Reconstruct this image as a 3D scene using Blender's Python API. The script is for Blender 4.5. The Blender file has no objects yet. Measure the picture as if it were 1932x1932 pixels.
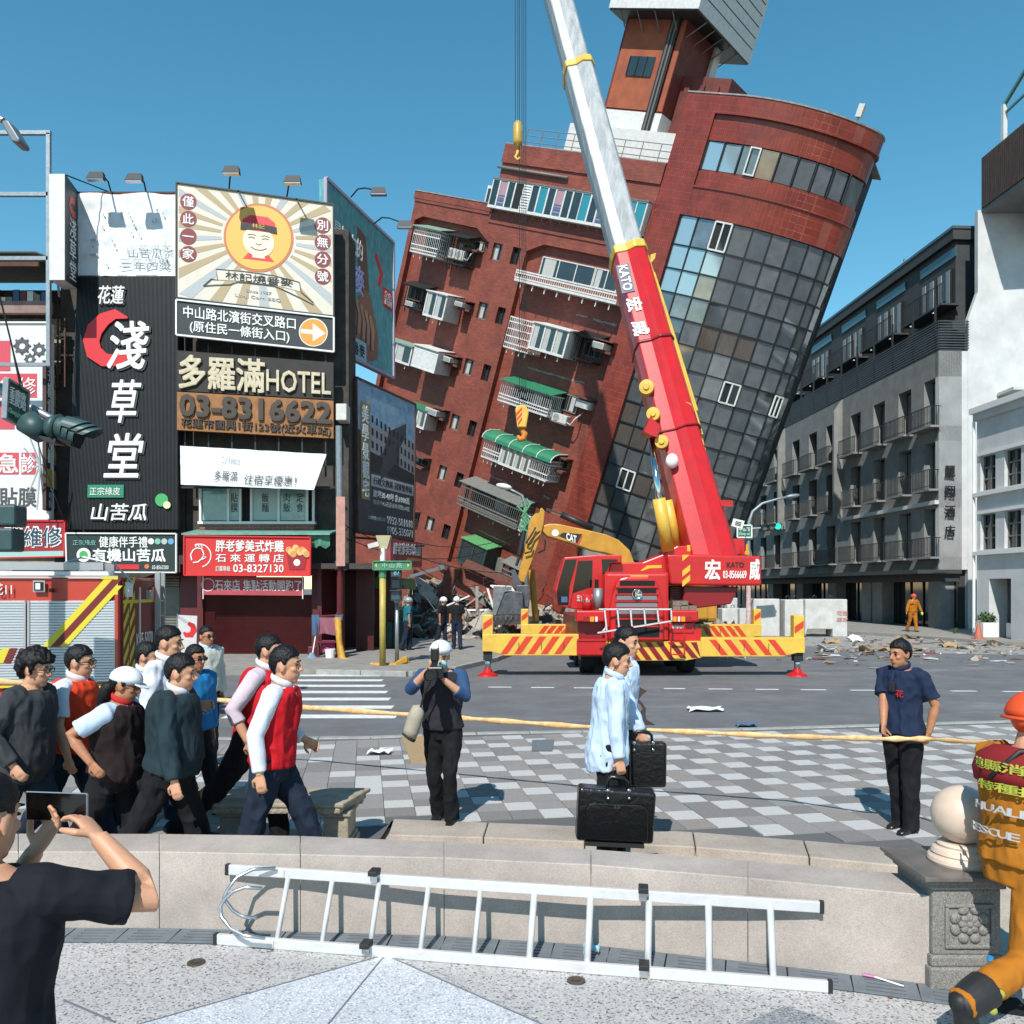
import bpy, bmesh, math, random
from mathutils import Vector as V, Matrix, noise, Quaternion
random.seed(7)
R = math.radians
scene = bpy.context.scene
C = scene.collection
# ---------------------------------------------------------------- camera
F, CX, HY, CH = 1600.0, 966.0, 1110.0, 2.15        # focal length, principal column, horizon row (1932-px picture), eye height
cam = bpy.data.cameras.new('camera'); cam_o = bpy.data.objects.new('camera', cam); C.objects.link(cam_o)
cam_o.location = (0, 0, CH); cam_o.rotation_euler = (R(90), 0, 0)
cam.sensor_width = cam.sensor_height = 36.0; cam.lens = 36.0 * F / 1932.0
cam.shift_y = (HY - 966.0) / 1932.0
cam.clip_start = 0.05; cam.clip_end = 3000
scene.camera = cam_o
# ---------------------------------------------------------------- sky, sun, exposure
SUN_EL, SUN_AZ = R(46), R(14)                      # shadows fall away from the camera, a little to the right
w = bpy.data.worlds.new('World'); scene.world = w; w.use_nodes = True
nt = w.node_tree; bgn = nt.nodes['Background']
sky = nt.nodes.new('ShaderNodeTexSky'); sky.sky_type = 'NISHITA'; sky.sun_disc = False
sky.sun_elevation = SUN_EL; sky.sun_rotation = math.pi + SUN_AZ
sky.air_density = 1.0; sky.dust_density = 0.0; sky.ozone_density = 0.5; sky.altitude = 0
hs = nt.nodes.new('ShaderNodeHueSaturation'); hs.inputs['Hue'].default_value = .474; hs.inputs['Saturation'].default_value = 1.32   # the photograph's cyan-leaning blue
nt.links.new(sky.outputs[0], hs.inputs['Color']); nt.links.new(hs.outputs[0], bgn.inputs[0]); bgn.inputs[1].default_value = 0.135
sun = bpy.data.lights.new('sun', 'SUN'); sun.energy = 5.0; sun.angle = R(0.53); sun.color = (1.0, 0.955, 0.89)
sun_o = bpy.data.objects.new('sun', sun); C.objects.link(sun_o); sun_o.location = (-20, -60, 70)
sun_o.rotation_euler = V((math.sin(SUN_AZ) * math.cos(SUN_EL), math.cos(SUN_AZ) * math.cos(SUN_EL), -math.sin(SUN_EL))).to_track_quat('-Z', 'Y').to_euler()
scene.view_settings.view_transform = 'Standard'; scene.view_settings.look = 'None'
scene.view_settings.exposure = 0.3; scene.view_settings.gamma = 1.0; scene.view_settings.use_curve_mapping = False
scene.cycles.max_bounces = 6; scene.cycles.glossy_bounces = 3; scene.cycles.transparent_max_bounces = 8
try: scene.cycles.use_denoising = True
except Exception: pass

# ---------------------------------------------------------------- pixels to places
def P(u, v, Y): return V(((u - CX) / F * Y, Y, CH - (v - HY) / F * Y))
def G(u, v, z=0.0): return P(u, v, (CH - z) * F / (v - HY))
ROAD, WALK, PLAZA, PAVE = -0.03, 0.0, 0.07, 0.10

# ---------------------------------------------------------------- materials
MATS = {}
def lin(c):
    if isinstance(c, str):
        c = [int(c[i:i + 2], 16) / 255 for i in (0, 2, 4)]
        return tuple(((x + .055) / 1.055) ** 2.4 if x > .04045 else x / 12.92 for x in c)
    return tuple(c)
def mat(name, col, rough=.6, metal=0.0, ns=0.0, na=0.0, bs=0.0, bscale=40.0, spec=.5, coat=0.0, col2=None, emit=None, sub=0.0, stretch=None):
    """procedural material: base colour, wear noise (ns scale, na amount, towards col2 or darker), fine bump"""
    if name in MATS: return MATS[name]
    m = bpy.data.materials.new(name); m.use_nodes = True; MATS[name] = m
    n, l = m.node_tree.nodes, m.node_tree.links; b = n['Principled BSDF']; c = lin(col)
    b.inputs['Base Color'].default_value = (*c, 1); b.inputs['Roughness'].default_value = rough; b.inputs['Metallic'].default_value = metal
    b.inputs['Specular IOR Level'].default_value = spec; b.inputs['Coat Weight'].default_value = coat
    if sub: b.inputs['Subsurface Weight'].default_value = sub; b.inputs['Subsurface Radius'].default_value = (.02, .008, .004)
    if emit: b.inputs['Emission Color'].default_value = (*lin(emit[0]), 1); b.inputs['Emission Strength'].default_value = emit[1]
    tc = None
    if na or bs:
        tc = n.new('ShaderNodeTexCoord'); src = tc.outputs['Object']
        if stretch:
            mp = n.new('ShaderNodeMapping'); mp.inputs['Scale'].default_value = stretch; l.new(src, mp.inputs[0]); src = mp.outputs[0]
    if na:
        t = n.new('ShaderNodeTexNoise'); t.inputs['Scale'].default_value = ns; t.inputs['Detail'].default_value = 6; t.inputs['Roughness'].default_value = .65; l.new(src, t.inputs['Vector'])
        r = n.new('ShaderNodeValToRGB'); r.color_ramp.elements[0].position = .36; r.color_ramp.elements[1].position = .68
        c2 = lin(col2) if col2 else tuple(x * (1 - na) for x in c)
        if col2: c2 = tuple(a + (b_ - a) * na for a, b_ in zip(c, c2))
        r.color_ramp.elements[0].color = (*c2, 1); r.color_ramp.elements[1].color = (*c, 1)
        l.new(t.outputs['Fac'], r.inputs[0]); l.new(r.outputs[0], b.inputs['Base Color'])
    if bs:
        t2 = n.new('ShaderNodeTexNoise'); t2.inputs['Scale'].default_value = bscale; t2.inputs['Detail'].default_value = 4; l.new(src, t2.inputs['Vector'])
        bp = n.new('ShaderNodeBump'); bp.inputs['Strength'].default_value = bs; bp.inputs['Distance'].default_value = .02; l.new(t2.outputs['Fac'], bp.inputs['Height']); l.new(bp.outputs[0], b.inputs['Normal'])
    return m
def nodes(m): return m.node_tree.nodes, m.node_tree.links, m.node_tree.nodes['Principled BSDF']

def speckle(name, base, dots, base2=None, scale=120.0, rough=.55, big=.25):
    """terrazzo / granite: chips of several colours in a pale ground, with faint large stains"""
    m = mat(name, base, rough); n, l, b = nodes(m); tc = n.new('ShaderNodeTexCoord')
    vo = n.new('ShaderNodeTexVoronoi'); vo.inputs['Scale'].default_value = scale; l.new(tc.outputs['Object'], vo.inputs['Vector'])
    sp = n.new('ShaderNodeSeparateColor'); l.new(vo.outputs['Color'], sp.inputs[0])
    r = n.new('ShaderNodeValToRGB'); r.color_ramp.interpolation = 'CONSTANT'; cr = r.color_ramp
    cr.elements[0].color = (*lin(base), 1); cr.elements[1].position = dots[0][0]; cr.elements[1].color = (*lin(dots[0][1]), 1)
    for p_, c_ in dots[1:]: e = cr.elements.new(p_); e.color = (*lin(c_), 1)
    l.new(sp.outputs[0], r.inputs[0])
    nz = n.new('ShaderNodeTexNoise'); nz.inputs['Scale'].default_value = 1.7; nz.inputs['Detail'].default_value = 7; nz.inputs['Roughness'].default_value = .7; l.new(tc.outputs['Object'], nz.inputs['Vector'])
    mr = n.new('ShaderNodeMapRange'); mr.inputs['From Min'].default_value = .3; mr.inputs['From Max'].default_value = .7; mr.inputs['To Min'].default_value = 1 - big; mr.inputs['To Max'].default_value = 1.06; l.new(nz.outputs['Fac'], mr.inputs[0])
    mx = n.new('ShaderNodeMix'); mx.data_type = 'RGBA'; mx.blend_type = 'MULTIPLY'; mx.inputs[0].default_value = 1
    l.new(r.outputs[0], mx.inputs['A']); l.new(mr.outputs[0], mx.inputs['B']); l.new(mx.outputs['Result'], b.inputs['Base Color'])
    return m

# ---------------------------------------------------------------- mesh building
class MB:
    def __init__(s): s.v, s.f, s.m = [], [], []
    def add(s, vs, fs, mi=0):
        k = len(s.v); s.v += [V(p) for p in vs]; s.f += [tuple(k + i for i in q) for q in fs]; s.m += [mi] * len(fs); return s
    def obox(s, o, ax, ay, az, mi=0):
        o, ax, ay, az = V(o), V(ax), V(ay), V(az)
        p = [o, o + ax, o + ax + ay, o + ay]; p += [q + az for q in p]
        fs = [(0, 3, 2, 1), (4, 5, 6, 7), (0, 1, 5, 4), (1, 2, 6, 5), (2, 3, 7, 6), (3, 0, 4, 7)]
        if ax.cross(ay).dot(az) < 0: fs = [q[::-1] for q in fs]
        return s.add(p, fs, mi)
    def box(s, x0, x1, y0, y1, z0, z1, mi=0, M=None):
        M = M or Matrix(); o = M @ V((x0, y0, z0)); A = M.to_3x3()
        return s.obox(o, A @ V((x1 - x0, 0, 0)), A @ V((0, y1 - y0, 0)), A @ V((0, 0, z1 - z0)), mi)
    def bar(s, p, q, w, h=None, up=(0, 0, 1), mi=0):
        p, q = V(p), V(q); d = q - p; u = V(up); x = d.cross(u)
        if x.length < 1e-6: x = d.cross(V((1, 0, 0)))
        x.normalize(); z = x.cross(d).normalized(); h = h or w
        return s.obox(p - x * w / 2 - z * h / 2, x * w, d, z * h, mi)
    def poly(s, pts, mi=0): return s.add(pts, [tuple(range(len(pts)))], mi)
    def prism(s, pts, off, mi=0):
        pts = [V(p) for p in pts]; off = V(off); k = len(pts); nrm = V((0, 0, 0))
        for i in range(k): nrm += pts[i].cross(pts[(i + 1) % k])
        if nrm.dot(off) > 0: pts = pts[::-1]
        fs = [tuple(range(k)), tuple(range(2 * k - 1, k - 1, -1))] + [(i + k, (i + 1) % k + k, (i + 1) % k, i)[::1] for i in range(k)]
        return s.add(pts + [p + off for p in pts], fs, mi)
    def tube(s, pts, r, n=8, cap=True, mi=0, flat=1.0, ref=None):
        pts = [V(p) for p in pts]; rs = r if isinstance(r, (list, tuple)) else [r] * len(pts); k0 = len(s.v); up = V(ref) if ref else None
        vs, fs = [], []
        for i, p in enumerate(pts):
            d = (pts[min(i + 1, len(pts) - 1)] - pts[max(i - 1, 0)]).normalized()
            if up is None or abs(d.dot(up.normalized())) > .98: up = V((0, 0, 1)) if abs(d.z) < .9 else V((1, 0, 0))
            x = d.cross(up).normalized(); y = x.cross(d).normalized(); up = y if not ref else V(ref)
            ri = rs[i]; ra, rb = ri if isinstance(ri, tuple) else (ri, ri * flat)
            vs += [p + x * math.cos(2 * math.pi * j / n) * ra + y * math.sin(2 * math.pi * j / n) * rb for j in range(n)]
        for i in range(len(pts) - 1):
            for j in range(n): a, b = i * n + j, i * n + (j + 1) % n; fs.append((a, b, b + n, a + n))
        if cap: fs += [tuple(range(n))[::-1], tuple(range((len(pts) - 1) * n, len(pts) * n))]
        return s.add(vs, fs, mi)
    def cyl(s, p, q, r, r2=None, n=16, mi=0): return s.tube([p, q], [r, r2 if r2 is not None else r], n, True, mi)
    def lathe(s, c, prof, n=24, mi=0, axis=(0, 0, 1), ang=2 * math.pi):
        c = V(c); q = V((0, 0, 1)).rotation_difference(V(axis)); vs, fs = [], []; k = len(prof); full = abs(ang - 2 * math.pi) < 1e-6; m_ = n if full else n + 1
        for j in range(m_):
            a = ang * j / n
            vs += [c + q @ V((r * math.cos(a), r * math.sin(a), z)) for r, z in prof]
        for j in range(n):
            j2 = (j + 1) % m_
            for i in range(k - 1): fs.append((j * k + i, j2 * k + i, j2 * k + i + 1, j * k + i + 1))
        return s.add(vs, fs, mi)
    def ell(s, c, r, M=None, nu=16, nv=10, mi=0, fn=None):
        c = V(c); M = (M or Matrix()).to_3x3(); r = r if isinstance(r, (tuple, list)) else (r, r, r); vs, fs = [], []
        for i in range(nv + 1):
            th = math.pi * i / nv
            for j in range(nu):
                a = 2 * math.pi * j / nu; d = V((math.sin(th) * math.cos(a), math.sin(th) * math.sin(a), math.cos(th))); k = fn(d) if fn else 1
                vs.append(c + M @ V((d.x * r[0] * k, d.y * r[1] * k, d.z * r[2] * k)))
        for i in range(nv):
            for j in range(nu): a, b = i * nu + j, i * nu + (j + 1) % nu; fs.append((a, a + nu, b + nu, b))
        return s.add(vs, fs, mi)
    def grid(s, o, ax, ay, nx, ny, fn, mi=0):
        o, ax, ay = V(o), V(ax), V(ay)
        vs = [o + ax * (i / nx) + ay * (j / ny) + fn(i / nx, j / ny) for j in range(ny + 1) for i in range(nx + 1)]
        fs = [(j * (nx + 1) + i, j * (nx + 1) + i + 1, (j + 1) * (nx + 1) + i + 1, (j + 1) * (nx + 1) + i) for j in range(ny) for i in range(nx)]
        return s.add(vs, fs, mi)
    def mesh(s, name, mats, smooth=False):
        me = bpy.data.meshes.new(name); me.from_pydata([tuple(p) for p in s.v], [], s.f)
        for m in (mats if isinstance(mats, (list, tuple)) else [mats]): me.materials.append(m)
        if len(set(s.m)) > 1: me.polygons.foreach_set('material_index', s.m)
        if smooth: me.polygons.foreach_set('use_smooth', [True] * len(me.polygons))
        me.update(); return me
PM = {}
def tag(o, label=None, cat=None, group=None, kind=None):
    if label and cat and not kind: kind = 'thing'
    for k, x in (('label', label), ('category', cat), ('group', group), ('kind', kind)):
        if x: o[k] = x
    return o
def link(o, parent=None):
    C.objects.link(o)
    if parent is not None:
        o.parent = parent
        if not parent.get('_loc') : o.matrix_parent_inverse = PM.get(parent.name, Matrix()).inverted()
        else: o['_loc'] = 1
    return o
def obj(name, mb, mats, parent=None, label=None, cat=None, group=None, kind=None, smooth=False, bevel=0.0, seg=2, sub=0, solid=0.0):
    me = mb if isinstance(mb, bpy.types.Mesh) else mb.mesh(name, mats, smooth)
    o = bpy.data.objects.new(name, me); link(o, parent)
    if solid: md = o.modifiers.new('solid', 'SOLIDIFY'); md.thickness = solid
    if sub: md = o.modifiers.new('sub', 'SUBSURF'); md.levels = md.render_levels = sub
    if bevel:
        md = o.modifiers.new('bevel', 'BEVEL'); md.width = bevel; md.segments = seg; md.limit_method = 'ANGLE'; md.angle_limit = R(40); md.harden_normals = False
    return tag(o, label, cat, group, kind)
def thing(name, label, cat, loc=(0, 0, 0), group=None, M=None):
    o = bpy.data.objects.new(name, None); C.objects.link(o); o.empty_display_size = .2
    M = M or Matrix.Translation(V(loc)); o.matrix_world = M; PM[o.name] = M.copy()
    return tag(o, label, cat, group)
def dup(root, M, label=None, group=None):
    """copy of a thing with copies of its parts and sub-parts, moved by the matrix M"""
    r = root.copy(); C.objects.link(r); r.matrix_world = M @ PM[root.name]; PM[r.name] = M @ PM[root.name]
    if label: r['label'] = label
    if group: r['group'] = group
    for ch in list(root.children):
        c = ch.copy(); C.objects.link(c); c.parent = r
        for g in list(ch.children): d = g.copy(); C.objects.link(d); d.parent = c
    return r
def smooth_by_angle(o, ang=40):
    me = o.data; bm = bmesh.new(); bm.from_mesh(me)
    for f_ in bm.faces: f_.smooth = True
    for e in bm.edges: e.smooth = not (len(e.link_faces) == 2 and e.calc_face_angle(3.14) > R(ang)) 
    bm.to_mesh(me); bm.free(); return o

# ---------------------------------------------------------------- lettering (built-in font, as mesh)
_tc = {}
def glyphs(s, bold=0.0, ext=.02, spacing=1.0, line=1.0):
    k = (s, bold, ext, spacing, line)
    if k in _tc: return _tc[k]
    cu = bpy.data.curves.new('letters', 'FONT'); cu.body = s; cu.size = 1; cu.extrude = ext; cu.resolution_u = 2; cu.fill_mode = 'BOTH' if ext else 'FRONT'
    cu.space_character = spacing; cu.space_line = line; cu.align_x = 'CENTER'
    o = bpy.data.objects.new('letters', cu); me = bpy.data.meshes.new_from_object(o); bpy.data.objects.remove(o); bpy.data.curves.remove(cu)
    vs = [v.co.copy() for v in me.vertices]; fs = [tuple(p.vertices) for p in me.polygons]; bpy.data.meshes.remove(me)
    xs = [v.x for v in vs] or [0]; ys = [v.y for v in vs] or [0]
    _tc[k] = (vs, fs, (min(xs), max(xs), min(ys), max(ys))); return _tc[k]
def text(s, o, ax, ay, w_, h_, m, parent=None, bold=.0, depth=.01, name='lettering', spacing=1.0, line=1.0, fit=True, slant=0.0, **kw):
    """lettering that fills the box o .. o+ax*w_ .. o+ay*h_ (o its lower left corner)"""
    vs, fs, (x0, x1, y0, y1) = glyphs(s, 0, .5, spacing, line); o, ax, ay = V(o), V(ax).normalized(), V(ay).normalized(); nz = ax.cross(ay).normalized()
    sx = w_ / max(1e-6, x1 - x0); sy = h_ / max(1e-6, y1 - y0)
    if not fit or s == '一': sx = sy = min(sx, sy)
    ox, oy = (w_ - sx * (x1 - x0)) / 2, (h_ - sy * (y1 - y0)) / 2
    mb = MB(); bb = bold * .6      # heavier strokes: shifted copies, each a hair deeper than the last
    for k, (dx, dy) in enumerate([(0, 0)] if not bold else [(0, 0), (bb, bb), (-bb, bb), (bb, -bb), (-bb, -bb)]):
        mb.add([o + ax * (ox + (p.x - x0 + dx) * sx + slant * (p.y - y0) * sy) + ay * (oy + (p.y - y0 + dy) * sy) + nz * ((p.z + .5) * depth - k * .0011) for p in vs], fs)
    return obj(name, mb, m, parent, **kw)

# ---------------------------------------------------------------- flat boards with writing
class Board:
    """a board given by its four corners (TL, TR, BR, BL) as points; px(x, y) in 0..1 from the top left"""
    def __init__(s, root, tl, tr, br, bl):
        s.root, s.c = root, [V(tl), V(tr), V(br), V(bl)]; s.ax = (s.c[1] - s.c[0]); s.ay = (s.c[0] - s.c[3]); s.n = s.ax.cross(s.ay).normalized()
    def at(s, x, y, off=0.0):
        a = s.c[0].lerp(s.c[1], x); b = s.c[3].lerp(s.c[2], x); return a.lerp(b, y) + s.n * off
    def T(s, t, x0, y0, x1, y1, m, off=.012, depth=.012, bold=.0, **kw):
        o, b, c = s.at(x0, y1, off), s.at(x1, y1, off), s.at(x0, y0, off)
        return text(t, o, b - o, c - o, (b - o).length, (c - o).length, m, s.root, bold=bold, depth=depth, **kw)
    def quad(s, x0, y0, x1, y1, m, off=.006, th=.006, name='panel'):
        mb = MB(); mb.prism([s.at(x0, y0, off), s.at(x1, y0, off), s.at(x1, y1, off), s.at(x0, y1, off)], s.n * th); return obj(name, mb, m, s.root)
    def pg(s, pts, m, off=.006, th=.004, name='print'):
        mb = MB(); mb.prism([s.at(x, y, off) for x, y in pts], s.n * th); return obj(name, mb, m, s.root)
    def disc(s, x, y, r, m, off=.006, th=.005, name='disc', n=28, ring=0, a0=0, a1=2 * math.pi):
        """r in metres; ring > 0 makes an annulus of that width"""
        c = s.at(x, y, off); ax, ay = s.ax.normalized(), s.n.cross(s.ax).normalized(); mb = MB()
        if ring:
            for i in range(n):
                t0, t1 = a0 + (a1 - a0) * i / n, a0 + (a1 - a0) * (i + 1) / n; q = []
                for t, rr in ((t0, r), (t1, r), (t1, r - ring), (t0, r - ring)): q.append(c + ax * math.cos(t) * rr + ay * math.sin(t) * rr)
                mb.prism(q, s.n * th)
        else: mb.prism([c + ax * math.cos(2 * math.pi * i / n) * r + ay * math.sin(2 * math.pi * i / n) * r for i in range(n)], s.n * th)
        return obj(name, mb, m, s.root)
    def path(s, pts, wd, m, off=.008, th=.006, name='stroke'):
        """brush stroke along normalised points, widths in metres"""
        mb = MB(); q = [s.at(x, y, off) for x, y in pts]; ws = wd if isinstance(wd, (list, tuple)) else [wd] * len(q); l_, r_ = [], []
        for i, p in enumerate(q):
            d = (q[min(i + 1, len(q) - 1)] - q[max(i - 1, 0)]).normalized(); x = d.cross(s.n).normalized(); l_.append(p - x * ws[i] / 2); r_.append(p + x * ws[i] / 2)
        for i in range(len(q) - 1): mb.prism([l_[i], l_[i + 1], r_[i + 1], r_[i]], s.n * th)
        return obj(name, mb, m, s.root)
def board(name, label, cat, tl, tr, br, bl, m, thick=.12, frame=None, fw=.05, group=None, root=None, bname='board'):
    r = root or thing(name, label, cat, (V(bl) + V(br)) / 2, group); b = Board(r, tl, tr, br, bl)
    mb = MB(); mb.prism(b.c, -b.n * thick); obj(bname, mb, m, r)
    if frame:
        e = b.ax.normalized(); u = b.ay.normalized()
        for p, q in ((0, 1), (1, 2), (2, 3), (3, 0)):
            mb = MB(); mb.bar(b.c[p] + b.n * .0, b.c[q] + b.n * .0, fw if True else 0, .06 + thick * .2, up=b.n); obj('frame_rail', mb, frame, r)
    return b
def pboard(name, label, cat, px, Y, m, **kw):
    """board from picture corners (TL, TR, BR, BL); Y one depth or (left, right)"""
    Y = Y if isinstance(Y, (tuple, list)) else (Y, Y)
    return board(name, label, cat, P(*px[0], Y[0]), P(*px[1], Y[1]), P(*px[2], Y[1]), P(*px[3], Y[0]), m, **kw)
# ================================================================ ground
m_asph = mat('asphalt', '6d6e70', .85, ns=1.1, na=.28, bs=.5, bscale=260)
n_, l_, b_ = nodes(m_asph)   # pale dust smears and darker patches on the asphalt
tc_ = n_.new('ShaderNodeTexCoord'); mp_ = n_.new('ShaderNodeMapping'); mp_.inputs['Scale'].default_value = (.22, .75, 1); l_.new(tc_.outputs['Object'], mp_.inputs[0])
nz_ = n_.new('ShaderNodeTexNoise'); nz_.inputs['Scale'].default_value = 1.2; nz_.inputs['Detail'].default_value = 9; nz_.inputs['Roughness'].default_value = .72; l_.new(mp_.outputs[0], nz_.inputs['Vector'])
rp_ = n_.new('ShaderNodeValToRGB'); rp_.color_ramp.elements[0].position = .54; rp_.color_ramp.elements[1].position = .74; rp_.color_ramp.elements[1].color = (.62, .62, .62, 1); l_.new(nz_.outputs['Fac'], rp_.inputs[0])
sx_ = n_.new('ShaderNodeSeparateXYZ'); l_.new(tc_.outputs['Object'], sx_.inputs[0])
mr_ = n_.new('ShaderNodeMapRange'); mr_.inputs['From Min'].default_value = -2; mr_.inputs['From Max'].default_value = 7; mr_.inputs['To Min'].default_value = .12; mr_.inputs['To Max'].default_value = .75; l_.new(sx_.outputs[0], mr_.inputs[0])
mu_ = n_.new('ShaderNodeMath'); mu_.operation = 'MULTIPLY'; l_.new(rp_.outputs[0], mu_.inputs[0]); l_.new(mr_.outputs[0], mu_.inputs[1])
mx_ = n_.new('ShaderNodeMix'); mx_.data_type = 'RGBA'; l_.new(mu_.outputs[0], mx_.inputs[0]); l_.new(b_.inputs['Base Color'].links[0].from_socket, mx_.inputs['A']); mx_.inputs['B'].default_value = (*lin('aaa9a6'), 1); l_.new(mx_.outputs['Result'], b_.inputs['Base Color'])
obj('road', MB().poly([(-2500, -2500, ROAD), (2500, -2500, ROAD), (2500, 2500, ROAD), (-2500, 2500, ROAD)]), m_asph, kind='structure', label='grey asphalt road with pale dust smears', cat='road')
m_white = mat('road_paint', 'd9d9d6', .7, ns=9, na=.35, col2='77787a')

def interp(tab, x):
    for (a, b), (c, d) in zip(tab, tab[1:]):
        if x <= c: return b + (d - b) * (x - a) / (c - a)
    (a, b), (c, d) = tab[-2:]; return b + (d - b) * (x - a) / (c - a)
BASE = [(-500, 1753), (298, 1753), (427, 1756), (604, 1761), (837, 1768), (1114, 1785), (1307, 1806), (1408, 1817), (1586, 1838), (1732, 1857), (2200, 1925)]
WTOP = [(-500, 1571), (325, 1573), (589, 1577), (844, 1588), (1118, 1602), (1408, 1623), (1722, 1649), (2200, 1692)]
LBACK = [(740, 1547), (921, 1554), (1079, 1560), (1307, 1572), (1516, 1588), (1739, 1607), (2100, 1640)]
LFRONT = [(728, 1577), (912, 1582), (1085, 1590), (1310, 1600), (1523, 1619), (1739, 1640), (2100, 1672)]
WZ = .49
# foreground terrazzo
m_terr = speckle('terrazzo', 'a9a6a5', [(.62, '918f90'), (.76, 'b9b6b0'), (.88, '57575c'), (.93, '7a6c62')], scale=95, rough=.5, big=.12)
m_terr2 = speckle('terrazzo_pale', 'b9bbc0', [(.55, 'a7a9ae'), (.75, 'cfd0d2'), (.9, '8a8c92')], scale=110, rough=.5, big=.1)
m_terr3 = speckle('terrazzo_dark', '85868a', [(.5, '6d6e73'), (.75, '9b9a98'), (.88, '4a4b50')], scale=110, rough=.5, big=.1)
pts = [G(x, interp(BASE, x)) for x in range(-500, 2201, 150)]
obj('terrace_floor', MB().poly([(-14, -14, 0), (14, -14, 0)] + [(14, pts[-1].y, 0)] + [p + V((0, .35, 0)) for p in reversed(pts)] + [(-14, pts[0].y, 0)]), m_terr, kind='structure', label='speckled grey terrazzo floor of the terrace', cat='floor')
def sheet(name, px, m, z, parent=None): return obj(name, MB().poly([G(u, v, 0) + V((0, 0, z)) for u, v in px][::-1]), m, parent)
flo = bpy.data.objects['terrace_floor']
ap = G(727, 1803)
def ext_(u, v, k):  # a floor point on the ray from the apex through a picture point, k metres on
    d = (G(u, v) - ap); d.normalize(); return ap + d * k
for nm, a, b, m in (('terrazzo_triangle', (277, 1930), (560 + 60, 1932), m_terr2), ('terrazzo_triangle', (622, 1931), (1008, 1928), m_terr2)):
    obj(nm, MB().poly([ap + V((0, 0, .004)), ext_(*a, 4) + V((0, 0, .004)), ext_(*b, 4) + V((0, 0, .004))]), m, flo)
ap2 = G(1481, 1899)
obj('terrazzo_triangle', MB().poly([ap2 + V((0, 0, .004)), ap2 + V((-2.2, -1.5, .004)), ap2 + V((2.0, -1.6, .004))]), m_terr3, flo)
m_strip = mat('brass_strip', '70747c', .4, metal=.3)
for a, k in (((277, 1930), 4), ((622, 1931), 4), ((1008, 1928), 4)):
    q = ext_(*a, k); obj('divider_strip', MB().bar(ap + V((0, 0, .004)), q + V((0, 0, .004)), .009, .006), m_strip, flo)
obj('divider_strip', MB().bar(G(120, 1888) + V((0, 0, .004)), G(217, 1930) + V((0, 0, .004)), .009, .006), m_strip, flo)
m_rust = mat('drain_metal', '5b5048', .55, metal=.5, ns=30, na=.4)
for u, v in ((370, 1817), (1087, 1851)):
    c = G(u, v); mb = MB(); mb.lathe(c, [(0, .004), (.03, .004), (.031, .007), (.05, .007), (.052, .0)], 20); mb.box(c.x - .025, c.x + .025, c.y - .004, c.y + .004, .0045, .008)
    obj('floor_drain', mb, m_rust, label=('round metal floor drain in the terrazzo left of the pale triangle' if u < 500 else 'round metal floor drain in the terrazzo under the ladder'), cat='drain', smooth=False)
# slotted drain covers along the wall foot
dr = thing('drain_channel', 'grey slotted drain covers in a row along the foot of the stone wall', 'drain', G(800, 1770)); 
m_grate = mat('grate', '6b7278', .6, ns=8, na=.25); m_black = mat('black_void', '0b0b0c', .9)
mbd = MB()
def wall_pt(s_):   # arc-length walk along the wall foot
    return s_
foot = [G(x, interp(BASE, x)) for x in range(-60, 1961, 10)]
acc = [0]
for a, b in zip(foot, foot[1:]): acc.append(acc[-1] + (b - a).length)
def at_len(L):
    for i in range(len(acc) - 1):
        if L <= acc[i + 1]: t = (L - acc[i]) / (acc[i + 1] - acc[i]); return foot[i].lerp(foot[i + 1], t)
    return foot[-1]
L = 0.02
while L + .33 < acc[-1]:
    a, b = at_len(L), at_len(L + .325); d = (b - a).normalized(); n = V((d.y, -d.x, 0)); w_ = .2; o = a + V((0, 0, -.02)) + n * .006; up = V((0, 0, .03)); ln = (b - a).length
    mb = MB(); mb.obox(o, d * ln * .2, n * w_, up); mb.obox(o + d * ln * .8, d * ln * .2, n * w_, up)
    for k in range(5): mb.obox(o + d * ln * .2 + n * (w_ * (k * .215)), d * ln * .6, n * w_ * .14, up)
    obj('drain_cover', mb, m_grate, dr); L += .335
obj('trench', MB().poly([p + V((0, 0, .0045)) for p in foot[::6]] + [p + V((-.03, -.21, .0045)) for p in reversed(foot[::6])]), m_black, dr)
# low curved stone wall
m_stone = speckle('wall_stone', 'aca199', [(.45, 'a69b92'), (.7, 'b2a8a0'), (.9, '9b9087')], scale=210, rough=.7, big=.3)
m_stone2 = speckle('ledge_stone', 'a89d92', [(.45, 'a0958a'), (.7, 'b0a69b'), (.9, '91867b')], scale=210, rough=.75, big=.35)
wl = thing('low_stone_wall', 'low curved wall of beige granite blocks in front of the plaza', 'wall', G(837, 1768))
jx = [-500, -230, 35, 301, 567, 838, 1115, 1411, 1762]
for a, b in zip(jx, jx[1:]):
    f0, f1 = G(a + .4, interp(BASE, a + .4)), G(b - .4, interp(BASE, b - .4)); k0, k1 = G(a + .4, interp(WTOP, a + .4), WZ), G(b - .4, interp(WTOP, b - .4), WZ)
    k0.z = k1.z = 0
    mb = MB(); mb.prism([f0, f1, k1, k0], (0, 0, WZ)); obj('wall_block', mb, m_stone, wl, bevel=.006)
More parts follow.
